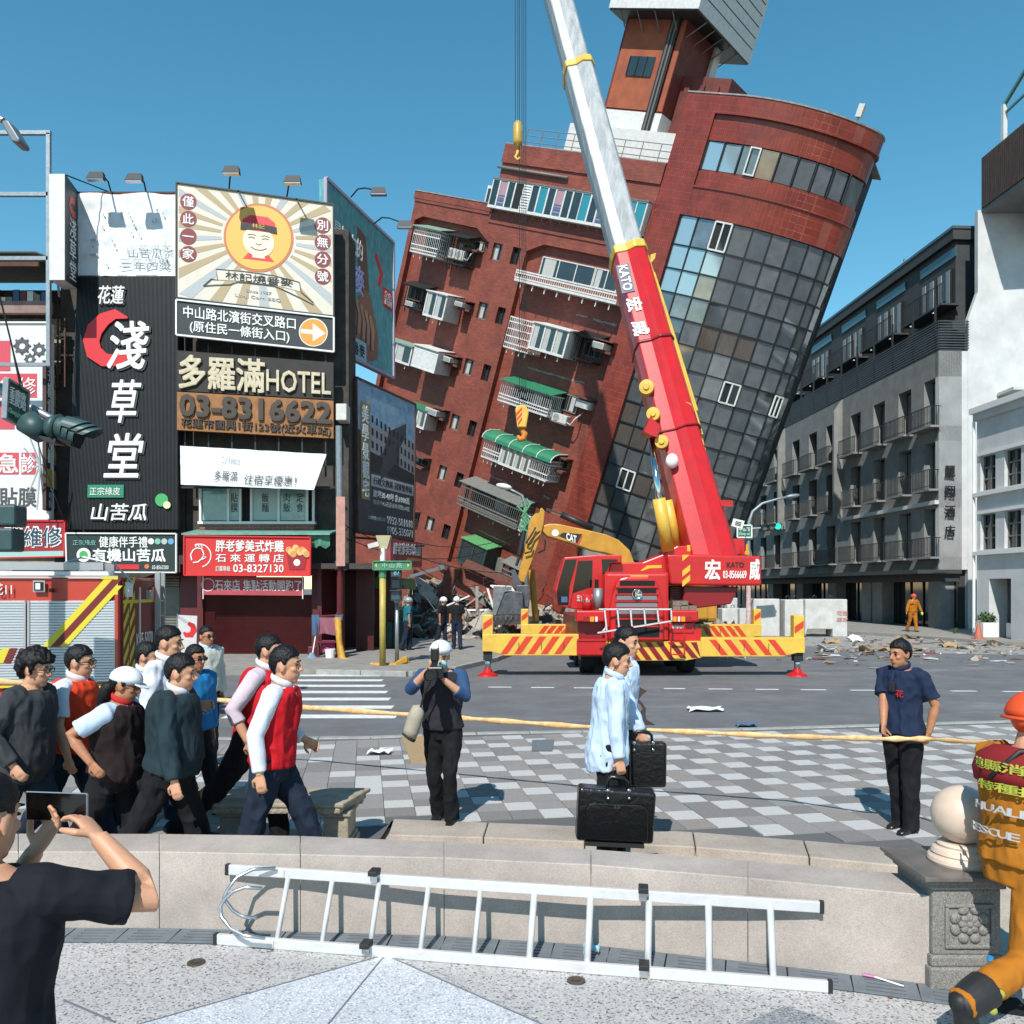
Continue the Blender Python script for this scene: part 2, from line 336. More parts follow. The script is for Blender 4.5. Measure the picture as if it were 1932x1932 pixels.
# ledge: border stones of the plaza
lg = thing('plaza_border', 'beige stone border along the near edge of the plaza', 'border', G(1000, 1580))
lx = [(742, 732), (921, 912), (1112, 1103), (1307, 1312), (1516, 1527), (1752, 1762), (2060, 2075)]
for (a, a2), (b, b2) in zip(lx, lx[1:]):
    q = [G(a + 1, interp(LBACK, a), PLAZA), G(b - 1, interp(LBACK, b), PLAZA), G(b2 - 1, interp(LFRONT, b2), PLAZA), G(a2 + 1, interp(LFRONT, a2), PLAZA)]
    mb = MB(); mb.prism([p + V((0, 0, .012)) for p in q], (0, 0, -.2)); obj('border_stone', mb, m_stone2, lg, bevel=.01)
m_walk = speckle('walk_stone', 'b5a998', [(.45, 'ab9f8d'), (.7, 'bfb5a6'), (.9, '958a7b')], scale=190, rough=.75, big=.3)
obj('walkway', MB().poly([p + V((0, .2, .002)) for p in foot[::8]] + [V((9, 4.4, .002)), V((9, 7.6, .002)), V((-9, 7.6, .002))]), m_walk, kind='structure', label='beige paved strip behind the low wall', cat='path')
# plaza of square pavers in three greys
PE = [(-400, 1398), (680, 1393), (874, 1385), (1083, 1381), (1434, 1376), (1658, 1369), (1932, 1361), (2400, 1350)]
edge = [G(x, interp(PE, x), PLAZA) for x in range(-400, 2401, 100)]
near_l = [G(u, v, PLAZA) for u, v in ((2100, 1640), (1739, 1606), (1516, 1587), (1307, 1571), (1079, 1559), (921, 1553), (739, 1546), (718, 1579))]
plz = near_l + [V((-2.0, 6.3, PLAZA)), V((-7, 6.6, PLAZA))] + edge
m_joint = mat('paver_joint', '57585a', .9)
plaza = obj('plaza', MB().poly([p - V((0, 0, .012)) for p in plz]).add([], []), m_joint, kind='structure', label='plaza paved with light and dark grey square slabs', cat='plaza')
m_pv = [mat('paver_light', 'b4b3b1', .8, ns=26, na=.16, bs=.15, bscale=160), mat('paver_mid', '898684', .8, ns=26, na=.2, bs=.15, bscale=160), mat('paver_dark', '7b7876', .8, ns=26, na=.2, bs=.15, bscale=160), mat('paver_warm', '89837e', .8, ns=26, na=.2, bs=.15, bscale=160)]
def inside(p, poly):
    c = False; j = len(poly) - 1
    for i in range(len(poly)):
        a, b = poly[i], poly[j]
        if (a.y > p.y) != (b.y > p.y) and p.x < (b.x - a.x) * (p.y - a.y) / (b.y - a.y) + a.x: c = not c
        j = i
    return c
d1 = V(((690 - CX) / F, 1, 0)).normalized(); d2 = V((d1.y, -d1.x, 0)); TS = .285; tl_ = []
for i in range(-40, 60):
    for j in range(-10, 40):
        c = V((.0, 5.2, PLAZA)) + d2 * (i * TS) + d1 * (j * TS)
        cs = [c + d2 * (sx * (TS / 2 - .002)) + d1 * (sy * (TS / 2 - .002)) for sx, sy in ((-1, -1), (1, -1), (1, 1), (-1, 1))]
        if abs(CX + c.x / c.y * F - 966) > 1040 or not all(inside(q, plz) for q in cs): continue
        if c.y > 11 and c.x < -1.0 and False: continue
        t = 0 if (i + j) % 3 == 0 else random.choice((1, 1, 2, 2, 3))
        if c.x < -1.3: t = random.choice((0, 1, 1, 2))
        tl_.append((c.length, c, t))
tl_.sort(key=lambda q: q[0])
tm = []
for k in range(4):
    mb = MB(); h = TS / 2 - .003; mb.obox(-d2 * h - d1 * h - V((0, 0, .02)), d2 * 2 * h, d1 * 2 * h, V((0, 0, .02))); tm.append(mb.mesh('paver', m_pv[k]))
rest = MB()
for k, (_, c, t) in enumerate(tl_):
    dz = random.uniform(-.0025, .0015)
    if k < 290:
        o = bpy.data.objects.new('paver', tm[t]); link(o, plaza); o.location = c + V((0, 0, dz))
    else:
        h = TS / 2 - .003; rest.obox(c - d2 * h - d1 * h + V((0, 0, dz - .02)), d2 * 2 * h, d1 * 2 * h, V((0, 0, .02)), t)
obj('far_pavers', rest, m_pv, plaza, kind='stuff')
m_kerb = mat('kerb_stone', '9b9a96', .8, ns=6, na=.3)
kb = thing('plaza_kerb', 'pale kerb stones between the plaza and the road', 'kerb', edge[12])
for a, b in zip(edge, edge[1:]):
    d = (b - a).normalized(); nn = V((-d.y, d.x, 0)); obj('kerb_stone', MB().obox(a + d * .004 - V((0, 0, .2)), d * ((b - a).length - .008), nn * .16, V((0, 0, .203))), m_kerb, kb, bevel=.015)
# tactile board on the plaza, left of the photographer's legs
m_tan = mat('tactile_tan', 'a08763', .8, ns=20, na=.2)
q = [G(u, v, PLAZA) + V((0, 0, .012)) for u, v in ((757, 1391), (803, 1390), (822, 1440), (775, 1440))]
obj('tactile_slab', MB().prism(q, (0, 0, -.02)), m_tan, label='tan ribbed guidance slab set into the grey plaza', cat='slab')
q = [G(u, v, PLAZA) + V((0, 0, .012)) for u, v in ((957, 1431 - 0), (1010, 1430), (1016, 1447), (960, 1449))]
# zebra crossing, lane dashes
for k in range(9):
    Y = 14.2 + 1.13 * k; x0, x1 = (415 - CX) / F * 14.2 - .22 * k, (745 - CX) / F * 14.2 - .22 * k
    t = .21; s_ = .0
    obj('zebra_bar', MB().poly([(x0, Y, ROAD + .004), (x1, Y + s_, ROAD + .004), (x1, Y + s_ + .42, ROAD + .004), (x0, Y + .42, ROAD + .004)]), m_white, label='white zebra crossing bar painted on the asphalt', cat='road marking', group='zebra crossing bars')
for u0, u1 in ((590, 640), (660, 712), (755, 800), (921, 965), (1002, 1046), (1083, 1127), (1170, 1212), (1254, 1294), (1338, 1383), (1427, 1471), (1513, 1561), (1607, 1654), (1700, 1748), (1797, 1846), (1895, 1945)):
    v0 = 1294.5 + (u0 - 590) * .0085; a, b = G(u0, v0, ROAD), G(u1, v0 + .2, ROAD)
    if u0 < 760: continue
    obj('lane_dash', MB().poly([p + V((0, 0, .004)) for p in (a, b, b + V((0, .14, 0)), a + V((0, .14, 0)))]), m_white, label='short white lane dash painted across the road', cat='road marking', group='white lane dashes')
# oil trickle on the road
m_oil = mat('oil_stain', '33302f', .5)
pts = [(1203, 1297), (1212, 1304), (1206, 1312), (1199, 1320), (1210, 1328), (1216, 1338), (1210, 1348), (1214, 1358), (1226, 1368)]
wd = [.06, .09, .05, .06, .03, .03, .07, .05, .09]; mb = MB(); q = [G(u, v, ROAD) + V((0, 0, .0045)) for u, v in pts]
for i in range(len(q) - 1): mb.poly([q[i] - V((wd[i], 0, 0)), q[i + 1] - V((wd[i + 1], 0, 0)), q[i + 1] + V((wd[i + 1], 0, 0)), q[i] + V((wd[i], 0, 0))])
obj('oil_trickle', mb, m_oil, label='dark wet trickle winding across the asphalt', cat='stain')
# pavement of the far left corner
m_pave = mat('pavement', '8f8b85', .85, ns=3, na=.3, bs=.2, bscale=60)
pv = [G(u, v, PAVE) for u, v in ((-300, 1272), (600, 1262), (770, 1266), (850, 1258), (930, 1240), (968, 1226), (960, 1216), (900, 1206))]
pv += [V((-9, 60, PAVE)), V((-60, 60, PAVE))]
pvo = obj('pavement', MB().prism(pv, (0, 0, -.2)), m_pave, kind='structure', label='raised grey pavement at the shop corner', cat='pavement')
for a, b in zip(pv[1:6], pv[2:7]):
    d = (b - a); nn = V((d.y, -d.x, 0)).normalized(); k = max(1, int(d.length / 1.0))
    for i in range(k): obj('kerb_stone', MB().obox(a + d * (i / k) + d.normalized() * .006 - V((0, 0, .2)), d * (1 / k) - d.normalized() * .012, nn * .14, V((0, 0, .204))), m_kerb, pvo, bevel=.015)
# pavement by the hotel on the right
pv = [G(1500, 1187, PAVE), G(1560, 1189, PAVE), G(1700, 1197, PAVE), G(1850, 1208, PAVE), G(2000, 1216, PAVE), V((40, 30, PAVE)), V((40, 90, PAVE)), V((12, 90, PAVE))]
obj('hotel_pavement', MB().prism(pv, (0, 0, -.2)), m_pave, kind='structure', label='grey pavement in front of the hotel', cat='pavement')
# ================================================================ foreground furniture
m_alu = mat('ladder_white', 'd4d5d6', .35, metal=.35, ns=14, na=.12)
m_steel = mat('bright_steel', 'b9bcbf', .25, metal=.9)
m_rub = mat('black_rubber', '1f1f20', .6)
ld = thing('aluminium_ladder', 'long white aluminium ladder lying on its side against the low wall', 'ladder', G(966, 1800))
a0, a1 = P(408, 1768, 4.98), P(1566, 1859, 4.33)
A0 = G(408, 1771, .032); A1 = G(1566, 1861, .032)
def wall_rail(u, v):  # a point on the wall face at picture (u, v), 3 cm proud
    b = G(u, interp(BASE, u)); return P(u, v, b.y - .045)
B0, B1 = wall_rail(430, 1640), wall_rail(1550, 1711)
for a, b in ((A0, A1), (B0, B1)):
    mb = MB(); mb.bar(a, b, .03, .062); o = obj('side_rail', mb, m_alu, ld, bevel=.005)
    for e in (a, b): d = (b - a).normalized() * .012; obj('end_cap', MB().bar(e - d, e + d, .034, .066), m_rub, ld)
for k, u in enumerate((551, 641, 735, 832, 932, 1034, 1138, 1244, 1349, 1456)):
    t = (u - 430) / (1550 - 430); 
    b = B0.lerp(B1, t + .006); a = A0.lerp(A1, t - .006 + .008)
    obj('rung', MB().tube([a, b], .02, 8, True, flat=.8), m_alu, ld, smooth=True)
for u, t in ((735, .27), (1244, .722)):
    for e0, e1 in ((A0, A1), (B0, B1)):
        c = e0.lerp(e1, t); d = (e1 - e0).normalized()
        mb = MB(); mb.bar(c - d * .028 + V((0, -.03, .05)), c + d * .028 + V((0, -.03, .05)), .09, .03); obj('bracket', mb, m_rub, ld, bevel=.004)
        mb = MB(); mb.bar(c - d * .022 + V((0, -.01, .02)), c + d * .022 + V((0, -.01, .02)), .05, .06); obj('bracket_plate', mb, m_steel, ld)
for e, rr, du in ((B0, 0, 0), (A0, 1, 0)):   # roof hooks at the left end
    d = (B1 - B0).normalized() if rr == 0 else (A1 - A0).normalized()
    c = e + d * .21; mb = MB(); mb.bar(c, c + d * .17, .05, .05); obj('hook_block', mb, m_alu, ld, bevel=.006)
ctr = lambda u, v, y: P(u, v, y)
hook1 = [(520, 1638, 5.18), (478, 1640, 5.15), (447, 1655, 5.12), (428, 1680, 5.08), (422, 1695, 5.08), (430, 1705, 5.08), (440, 1718, 5.08), (458, 1729, 5.08), (484, 1732, 5.08)]
hook2 = [(500, 1770, 4.96), (460, 1765, 4.97), (435, 1752, 5.0), (418, 1730, 5.04), (416, 1710, 5.06), (424, 1696, 5.06), (440, 1682, 5.08), (462, 1674, 5.08), (494, 1676, 5.08)]
for h_ in (hook1, hook2): obj('roof_hook', MB().tube([ctr(*q) for q in h_], .011, 8), m_steel, ld, smooth=True)

# stone bench behind the wall
m_bst = mat('bench_stone', 'a79b89', .75, ns=9, na=.35, bs=.35, bscale=70)
bn = thing('stone_bench', 'carved grey beige stone bench standing on the plaza', 'bench', P(540, 1575, 6.9))
q = [P(378, 1482, 7.15), P(700, 1483, 7.15), P(648, 1505, 6.62), P(330, 1505, 6.62)]; z = .47
q = [V((p.x, p.y, z)) for p in q]
mb = MB(); mb.prism(q, (0, 0, -.035)); obj('seat_slab', mb, m_bst, bn, bevel=.01)
q2 = [p + (V((-.22, 6.88, z)) - p) * 0 for p in q]; cc = sum(q, V()) / 4
mb = MB(); mb.prism([cc + (p - cc) * .95 - V((0, 0, .035)) for p in q], (0, 0, -.05)); obj('seat_frieze', mb, m_bst, bn, bevel=.008)
e0, e1 = cc + (q[3] - cc) * .955, cc + (q[2] - cc) * .955
mbw = MB()
for k in range(26):
    p = e0.lerp(e1, (k + .5) / 26) - V((0, 0, .06)); mbw.lathe(p + V((0, .012, 0)), [(.022, 0), (.019, .012), (.008, .016), (0, .014)], 8, axis=(0, -1, 0))
obj('carved_frieze', mbw, m_bst, bn)
for u in (448, 640):
    c = V(((u - CX) / F * 6.85, 6.88, 0)); mb = MB()
    for z0, z1, wx, wy in ((.07, .13, .13, .2), (.13, .16, .115, .185), (.16, .34, .10, .17), (.34, .385, .125, .19)):
        mb.box(c.x - wx, c.x + wx, c.y - wy, c.y + wy, z0, z1 + .0)
    obj('leg', mb, m_bst, bn, bevel=.015)

# gate post with stone ball at the right end of the wall
m_gran = speckle('post_granite', '7f7c77', [(.4, '706d69'), (.68, '918e88'), (.88, '55534f')], scale=260, rough=.7, big=.25)
m_marb = mat('ball_marble', 'cdbcab', .4, ns=5, na=.5, col2='b3937c', bs=.05, bscale=30)
m_slate = mat('slate_top', '55524f', .35, ns=6, na=.4, col2='8a8078')
gp = thing('gate_post', 'square granite post with carved flower panel and stone ball', 'post', G(1815, 1868))
pY = 4.55; px0, px1 = (1752 - CX) / F * pY, (1896 - CX) / F * pY; py1 = pY + .42
def pz(v): return CH - (v - HY) / F * pY
top = pz(1652)
mb = MB(); mb.box(px0 + .02, px1 - .02, pY, py1, .18, top - .07); obj('shaft', mb, m_gran, gp, bevel=.012)
mb = MB(); mb.box(px0 - .0, px1 + .0, pY - .02, py1 + .02, 0, .12); mb.box(px0 + .01, px1 - .01, pY - .01, py1 + .01, .12, .182); obj('plinth', mb, m_gran, gp, bevel=.012)
mb = MB(); mb.box(px0 + .0, px1 - .0, pY - .02, py1 + .02, top - .07, top - .035); mb.box(px0 - .035, px1 + .035, pY - .05, py1 + .05, top - .035, top - .012); obj('cornice', mb, m_gran, gp, bevel=.008)
mb = MB(); mb.box(px0 - .05, px1 + .05, pY - .07, py1 + .07, top - .012, top + .012); obj('cap_slab', mb, m_slate, gp, bevel=.004)
fx0, fx1, fz0, fz1 = px0 + .085, px1 - .06, .22, top - .15
for a, b, c, d in ((fx0, fx1, fz1 - .02, fz1), (fx0, fx1, fz0, fz0 + .02), (fx0, fx0 + .02, fz0 + .02, fz1 - .02), (fx1 - .02, fx1, fz0 + .02, fz1 - .02)):
    obj('panel_moulding', MB().box(a, b, pY - .014, pY + .004, c, d), m_gran, gp, bevel=.005)
fc = V(((fx0 + fx1) / 2 , pY - .002, (fz0 + fz1) / 2 + .01)); fl = MB()
for k in range(8):
    for rr, ln, wd_ in ((.035, .042, .034), (.082, .045, .05)):
        a = 2 * math.pi * (k + (.5 if rr > .05 else 0)) / 8; c = fc + V((math.cos(a) * rr, 0, math.sin(a) * rr)); M = Matrix.Rotation(-a, 3, 'Y').to_4x4()
        fl.ell(c, (ln * .62, .016, wd_ * .62), M, 10, 6)
fl.ell(fc, (.022, .02, .022), None, 12, 8)
obj('carved_flower', fl, m_gran, gp, smooth=True)
bc = P(1815, 1551, pY + .2); cx_, cy_ = bc.x, pY + .2; br = 54 / F * (pY + .2)
prof = [(0, 0), (.175, 0), (.18, .012), (.175, .03), (.155, .045), (.16, .055), (.15, .075), (.125, .088), (.13, .1), (.115, .112), (0, .112)]
mb = MB(); mb.lathe((cx_, cy_, top + .012), prof, 32); obj('ball_base', mb, m_marb, gp, smooth=False); smooth_by_angle(bpy.data.objects[gp.children[-1].name] if False else [o for o in gp.children if o.name.startswith('ball_base')][-1], 35)
mb = MB(); mb.ell((cx_, cy_, top + .115 + br), br, None, 40, 24); obj('stone_ball', mb, m_marb, gp, smooth=True)
# ================================================================ the leaning red-brick building
_h, _v = V((.75568, -.53666, -.37541)).normalized(), V((.25872, -.28197, .92388)); _v = (_v - _h * _v.dot(_h)).normalized(); _n = _h.cross(_v)
BO = P(1174.3, 754.7, 40.0)
BM_ = Matrix(((_h.x, -_n.x, _v.x, BO.x), (_h.y, -_n.y, _v.y, BO.y), (_h.z, -_n.z, _v.z, BO.z), (0, 0, 0, 1)))   # x along the facade, y into the house, z up its storeys
def BL(u, v, d=0.0):
    """building coordinates (x, z) of a picture point on the plane d metres in front of the facade"""
    o, r_ = V((0, 0, CH)), V(((u - CX) / F, 1, -(v - HY) / F)); p0 = BO + _n * d; t = (p0 - o).dot(_n) / r_.dot(_n); q = o + r_ * t - BO; return q.dot(_h), q.dot(_v)
zA = lambda x, y: (704.4 + x * .15625, 352.2 + y * .15625)
zB = lambda x, y: (905.6 + x * .1823, 452.8 + y * .1823)
zC = lambda x, y: (704.4 + x * .2343, 754.7 + y * .2343)
z4 = lambda x, y: (704.4 + x * .2865, 301.9 + y * .2865)
z5 = lambda x, y: (955.9 + x * .3906, y * .3906)
z6 = lambda x, y: (704.4 + x * .2865, 754.7 + y * .2865)
def brickmat(name, c1, c2, mort, w_=.24, h_=.066, curved=False):
    m = mat(name, c1, .55); n, l, b = nodes(m); tc = n.new('ShaderNodeTexCoord'); sp = n.new('ShaderNodeSeparateXYZ'); l.new(tc.outputs['Object'], sp.inputs[0]); cb = n.new('ShaderNodeCombineXYZ')
    ad = n.new('ShaderNodeMath'); ad.operation = 'MULTIPLY_ADD'; ad.inputs[1].default_value = -.75; l.new(sp.outputs[1], ad.inputs[0]); l.new(sp.outputs[0], ad.inputs[2])
    l.new(ad.outputs[0], cb.inputs[0]); l.new(sp.outputs[2], cb.inputs[1])
    bt = n.new('ShaderNodeTexBrick'); bt.inputs['Scale'].default_value = 1; bt.inputs['Brick Width'].default_value = w_; bt.inputs['Row Height'].default_value = h_; bt.inputs['Mortar Size'].default_value = .008; bt.inputs['Mortar Smooth'].default_value = .4
    if curved: bt.offset = 0.0
    bt.inputs['Color1'].default_value = (*lin(c1), 1); bt.inputs['Color2'].default_value = (*lin(c2), 1); bt.inputs['Mortar'].default_value = (*lin(mort), 1); l.new(cb.outputs[0], bt.inputs['Vector'])
    nz = n.new('ShaderNodeTexNoise'); nz.inputs['Scale'].default_value = .8; nz.inputs['Detail'].default_value = 8; nz.inputs['Roughness'].default_value = .7; l.new(tc.outputs['Object'], nz.inputs['Vector'])
    mr = n.new('ShaderNodeMapRange'); mr.inputs['From Min'].default_value = .3; mr.inputs['From Max'].default_value = .7; mr.inputs['To Min'].default_value = .6; mr.inputs['To Max'].default_value = 1.18; l.new(nz.outputs['Fac'], mr.inputs[0])
    mx = n.new('ShaderNodeMix'); mx.data_type = 'RGBA'; mx.blend_type = 'MULTIPLY'; mx.inputs[0].default_value = 1; l.new(bt.outputs['Color'], mx.inputs['A']); l.new(mr.outputs[0], mx.inputs['B']); l.new(mx.outputs['Result'], b.inputs['Base Color'])
    bp = n.new('ShaderNodeBump'); bp.inputs['Strength'].default_value = .6; bp.inputs['Distance'].default_value = .01; bp.invert = True; l.new(bt.outputs['Fac'], bp.inputs['Height']); l.new(bp.outputs[0], b.inputs['Normal'])
    return m
m_brick = brickmat('red_brick', '8f4533', '7a3729', '6e463c'); m_tile = brickmat('tower_tile', '853527', '782e22', '87473a', .1, .3, True)
m_tile.node_tree.nodes['Principled BSDF'].inputs['Roughness'].default_value = .32
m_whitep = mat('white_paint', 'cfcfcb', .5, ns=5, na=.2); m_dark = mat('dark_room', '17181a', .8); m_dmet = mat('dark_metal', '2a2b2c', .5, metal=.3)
m_greyp = mat('grey_paint', '777873', .6, ns=6, na=.3); m_green = mat('green_awning', '2f7d5b', .45, ns=5, na=.25); m_gpale = mat('pale_green_awning', '7e9a8b', .6, ns=5, na=.3); m_gvivid = mat('green_sheet', '2c8a3d', .5, ns=7, na=.4, col2='9aa89a')
m_curt = mat('curtain_pale', 'b9bcb8', .9, ns=14, na=.4, stretch=(6, 1, .3)); m_ac = mat('ac_casing', 'c4c3bd', .5, ns=8, na=.2); m_slatg = mat('ac_grille', '8b8e8d', .6)
m_brown = mat('brown_ledge', '6e4238', .7, ns=6, na=.35); m_patch = mat('bare_concrete', '9a9690', .9, ns=4, na=.4)
m_glass = mat('window_glass', '2b3435', .06, spec=1.0, ns=.9, na=.4)
tb = thing('leaning_building', 'red brick apartment building tilted over on its collapsed base', 'building', M=BM_); tb['_loc'] = 1
# ---- walls
YB = 11.0
def wallbox(x0, x1, y0, y1, z0, z1, m=None, name='wall', **k): return obj(name, MB().box(x0, x1, y0, y1, z0, z1), m or m_brick, tb, **k)
wallbox(-16.3, -1.3, .32, YB, -21, 7.05, name="core_wall")                         # recessed panels and the body of the house
pts = [(-16.35, 7.05), (-16.35, -12.5), (-16.05, -12.5), (-16.05, 5.95), (-15.5, 6.2), (-11.43, 6.16), (-10.5, 5.63), (-10.5, -12.5), (-7.85, -12.5), (-7.85, 5.56), (-6.85, 6.03), (-1.28, 6.03), (-1.28, 7.05)]
mb = MB()
k = len(pts)
def strip2(a, b, c, d): mb.prism([V((p[0], 0, p[1])) for p in (a, b, c, d)], (0, .33, 0))
strip2((-16.35, 7.05), (-16.05, 7.05), (-16.05, -12.5), (-16.35, -12.5)); strip2((-16.05, 7.05), (-15.5, 7.05), (-15.5, 6.2), (-16.05, 5.95)); strip2((-15.5, 7.05), (-11.43, 7.05), (-11.43, 6.16), (-15.5, 6.2))
strip2((-11.43, 7.05), (-10.5, 7.05), (-10.5, 5.63), (-11.43, 6.16)); strip2((-7.85, 7.05), (-6.85, 7.05), (-6.85, 6.03), (-7.85, 5.56)); strip2((-6.85, 7.05), (-1.28, 7.05), (-1.28, 6.03), (-6.85, 6.03))
# middle bay with openings for the small windows
rows = [5.22, 2.23, -.74, -3.76, -6.66, -9.66]; cut = []
W1, W2 = (-10.05, -9.42), (-8.72, -8.2)
strip2((-10.38, 7.05), (W1[0], 7.05), (W1[0], -12.5), (-10.38, -12.5)); strip2((W1[1], 7.05), (W2[0], 7.05), (W2[0], -12.5), (W1[1], -12.5)); strip2((W2[1], 7.05), (-7.85, 7.05), (-7.85, -12.5), (W2[1], -12.5))
zs = [7.05]
for r_ in rows: zs += [r_ + .42, r_ - .42]
zs.append(-12.5)
for i in range(0, len(zs), 2):
    for a, b in (W1, W2): strip2((a, zs[i]), (b, zs[i]), (b, zs[i + 1]), (a, zs[i + 1]))
strip2((-10.5, 5.63), (-10.38, 5.63), (-10.38, 7.05), (-10.5, 7.05))
obj('facade_wall', mb, m_brick, tb)
wallbox(-16.42, -10.6, -.07, .5, 7.052, 7.42, name='parapet'); wallbox(-16.42, -10.6, -.1, .55, 7.422, 7.47, m_patch, name='coping')
wallbox(-10.75, -1.3, 0.002, YB - 2, 7.053, 10.0, name='upper_wall'); wallbox(-10.8, -1.3, -.08, .5, 9.45, 10.33, name='parapet'); wallbox(-10.78, -1.3, -.05, .4, 10.33, 10.38, m_patch, name='coping')
wallbox(-16.38, -10.78, -.05, .0, 6.9, 7.05, name='string_course'); wallbox(-10.75, -1.28, -.05, .0, 6.55, 6.72, name='string_course')
obj('roof_deck', MB().box(-16.3, -10.8, .5, YB - .1, 7.06, 7.1), m_patch, tb)
obj('downpipe', MB().tube([(-10.9, -.12, 9.2), (-6.4, -.12, 9.15)], .07, 8), m_greyp, tb, smooth=True)
# ---- small stair windows
for r_ in rows:
    for a, b in (W1, W2):
        wnd = obj('small_window', MB().box(a, b, .2, .3, r_ - .42, r_ + .42), m_glass if a < -9 else m_dark, tb)
        for x0, x1, z0, z1 in ((a, b, r_ + .37, r_ + .42), (a, b, r_ - .42, r_ - .37), (a, a + .05, r_ - .37, r_ + .37), (b - .05, b, r_ - .37, r_ + .37), ((a + b) / 2 - .02, (a + b) / 2 + .02, r_ - .37, r_ + .37)):
            obj('sash', MB().box(x0, x1, .15, .22, z0, z1), m_dmet if a > -9 else m_greyp, wnd)
        if a < -9 and random.random() < .8: obj('curtain', MB().box(a + .06, a + .32, .17, .19, r_ - .36, r_ + .36), m_curt, wnd)
# ---- fitted things on the flats
def rect(zf, tl, br, d):
    (x0, z1), (x1, z0) = BL(*zf(*tl), d), BL(*zf(*br), d); return min(x0, x1), max(x0, x1), min(z0, z1), max(z0, z1)
FY = .32   # the recessed wall plane
def cage(name, x0, x1, z0, z1, d, m, top=None, nb=None, hr=(.12, .3, .72, .88), side=True, back=True):
    """window grille: rails and bars on the front and the right-hand side, a roof sheet, brackets"""
    y0, y1 = -d, FY - .01; r_ = obj(name, MB().box(x0, x1, y0, y1, z0 - .05, z0), m, tb); g = MB(); nb = nb or max(4, int((x1 - x0) / .13)); t = .022
    for i in range(nb + 1): x = x0 + (x1 - x0) * i / nb; g.box(x - t / 2, x + t / 2, y0, y0 + t, z0, z1)
    ns = max(3, int((y1 - y0) / .14))
    for i in range(1, ns + 1): y = y0 + (y1 - y0) * i / ns; g.box(x1 - t, x1, y - t / 2, y + t / 2, z0, z1); g.box(x0, x0 + t, y - t / 2, y + t / 2, z0, z1)
    obj('bars', g, m, r_, kind='stuff')
    for q in (0.0,) + tuple(hr) + (1.0,):
        z = z0 + (z1 - z0) * q; obj('rail', MB().box(x0 - .01, x1 + .01, y0 - .012, y0 + .02, z - .03, z + .03), m, r_); obj('rail', MB().box(x1 - .02, x1 + .012, y0 + .02, y1, z - .03, z + .03), m, r_)
    for i in range(4): x = x0 + (x1 - x0) * (i + .5) / 4; obj('bracket', MB().box(x - .02, x + .02, y0 + .1, y0 + .14, z0 - .28, z0 - .05), m, r_)
    if top: mb = MB(); mb.prism([(x0 - .1, y0 - .15, z1 + .02), (x1 + .1, y0 - .15, z1 + .02), (x1 + .1, y1, z1 + .3), (x0 - .1, y1, z1 + .3)], (0, 0, .03)); obj('roof_sheet', mb, top, r_)
    if back: window_in(r_, x0 + .15, x1 - .15, z0 + .25, z1 - .15)
    return r_
def window_in(par, x0, x1, z0, z1, m=None, n=3, fm=None):
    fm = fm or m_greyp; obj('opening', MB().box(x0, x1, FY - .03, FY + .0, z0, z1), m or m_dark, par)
    for i in range(n + 1): x = x0 + (x1 - x0) * i / n; obj('sash', MB().box(x - .025, x + .025, FY - .06, FY - .03, z0, z1), fm, par)
    for z in (z0, z1): obj('sash', MB().box(x0, x1, FY - .065, FY - .03, z - .025, z + .025), fm, par)
    if random.random() < .9: a = x0 + (x1 - x0) * random.choice((.05, .4, .6)); obj('curtain', MB().box(a, a + (x1 - x0) * .22, FY - .045, FY - .031, z0 + .04, z1 - .04), m_curt, par)
def bay(name, x0, x1, z0, z1, d, m, panes=2, top=None, glass=None, solid=False, curt=True):
    """box bay: sill, roof and sides of painted sheet, panes with white frames in front"""
    y0, y1 = -d, FY - .01; r_ = obj(name, MB().box(x0, x1, y0, y1, z0 - .06, z0), m, tb); t = .06
    obj('side_panel', MB().box(x1 - .05, x1, y0, y1, z0, z1), m, r_); obj('side_panel', MB().box(x0, x0 + .05, y0, y1, z0, z1), m, r_); obj('roof_sheet', MB().prism([(x0 - .05, y0 - .08, z1), (x1 + .05, y0 - .08, z1), (x1 + .05, y1, z1 + .12), (x0 - .05, y1, z1 + .12)], (0, 0, .04)), top or m, r_)
    if solid:
        k = int((z1 - z0) / .1)
        for i in range(k): z = z0 + (z1 - z0) * i / k; obj('sheet', MB().prism([(x0 + .05, y0, z), (x1 - .05, y0, z), (x1 - .05, y0 + .02, z + (z1 - z0) / k), (x0 + .05, y0 + .02, z + (z1 - z0) / k)], (0, .02, 0)), m, r_)
        return r_
    for i in range(panes):
        a, b = x0 + .05 + (x1 - x0 - .1) * i / panes, x0 + .05 + (x1 - x0 - .1) * (i + 1) / panes
        p = obj('pane', MB().box(a + .04, b - .04, y0 + .03, y0 + .045, z0 + .05, z1 - .05), glass or m_glass, r_)
        for q in ((a, a + .045, z0, z1), (b - .045, b, z0, z1), (a + .045, b - .045, z0, z0 + .06), (a + .045, b - .045, z1 - .06, z1)): obj('sash', MB().box(q[0], q[1], y0, y0 + .06, q[2], q[3]), m, r_)
        if curt: obj('curtain', MB().box(a + .06, a + (b - a) * .5, y0 + .02, y0 + .029, z0 + .06, z1 - .06), m_curt, r_)
    for i in range(3): x = x0 + (x1 - x0) * (i + .5) / 3; obj('bracket', MB().box(x - .02, x + .02, y0 + .12, y0 + .16, z0 - .3, z0 - .06), m, r_)
    return r_
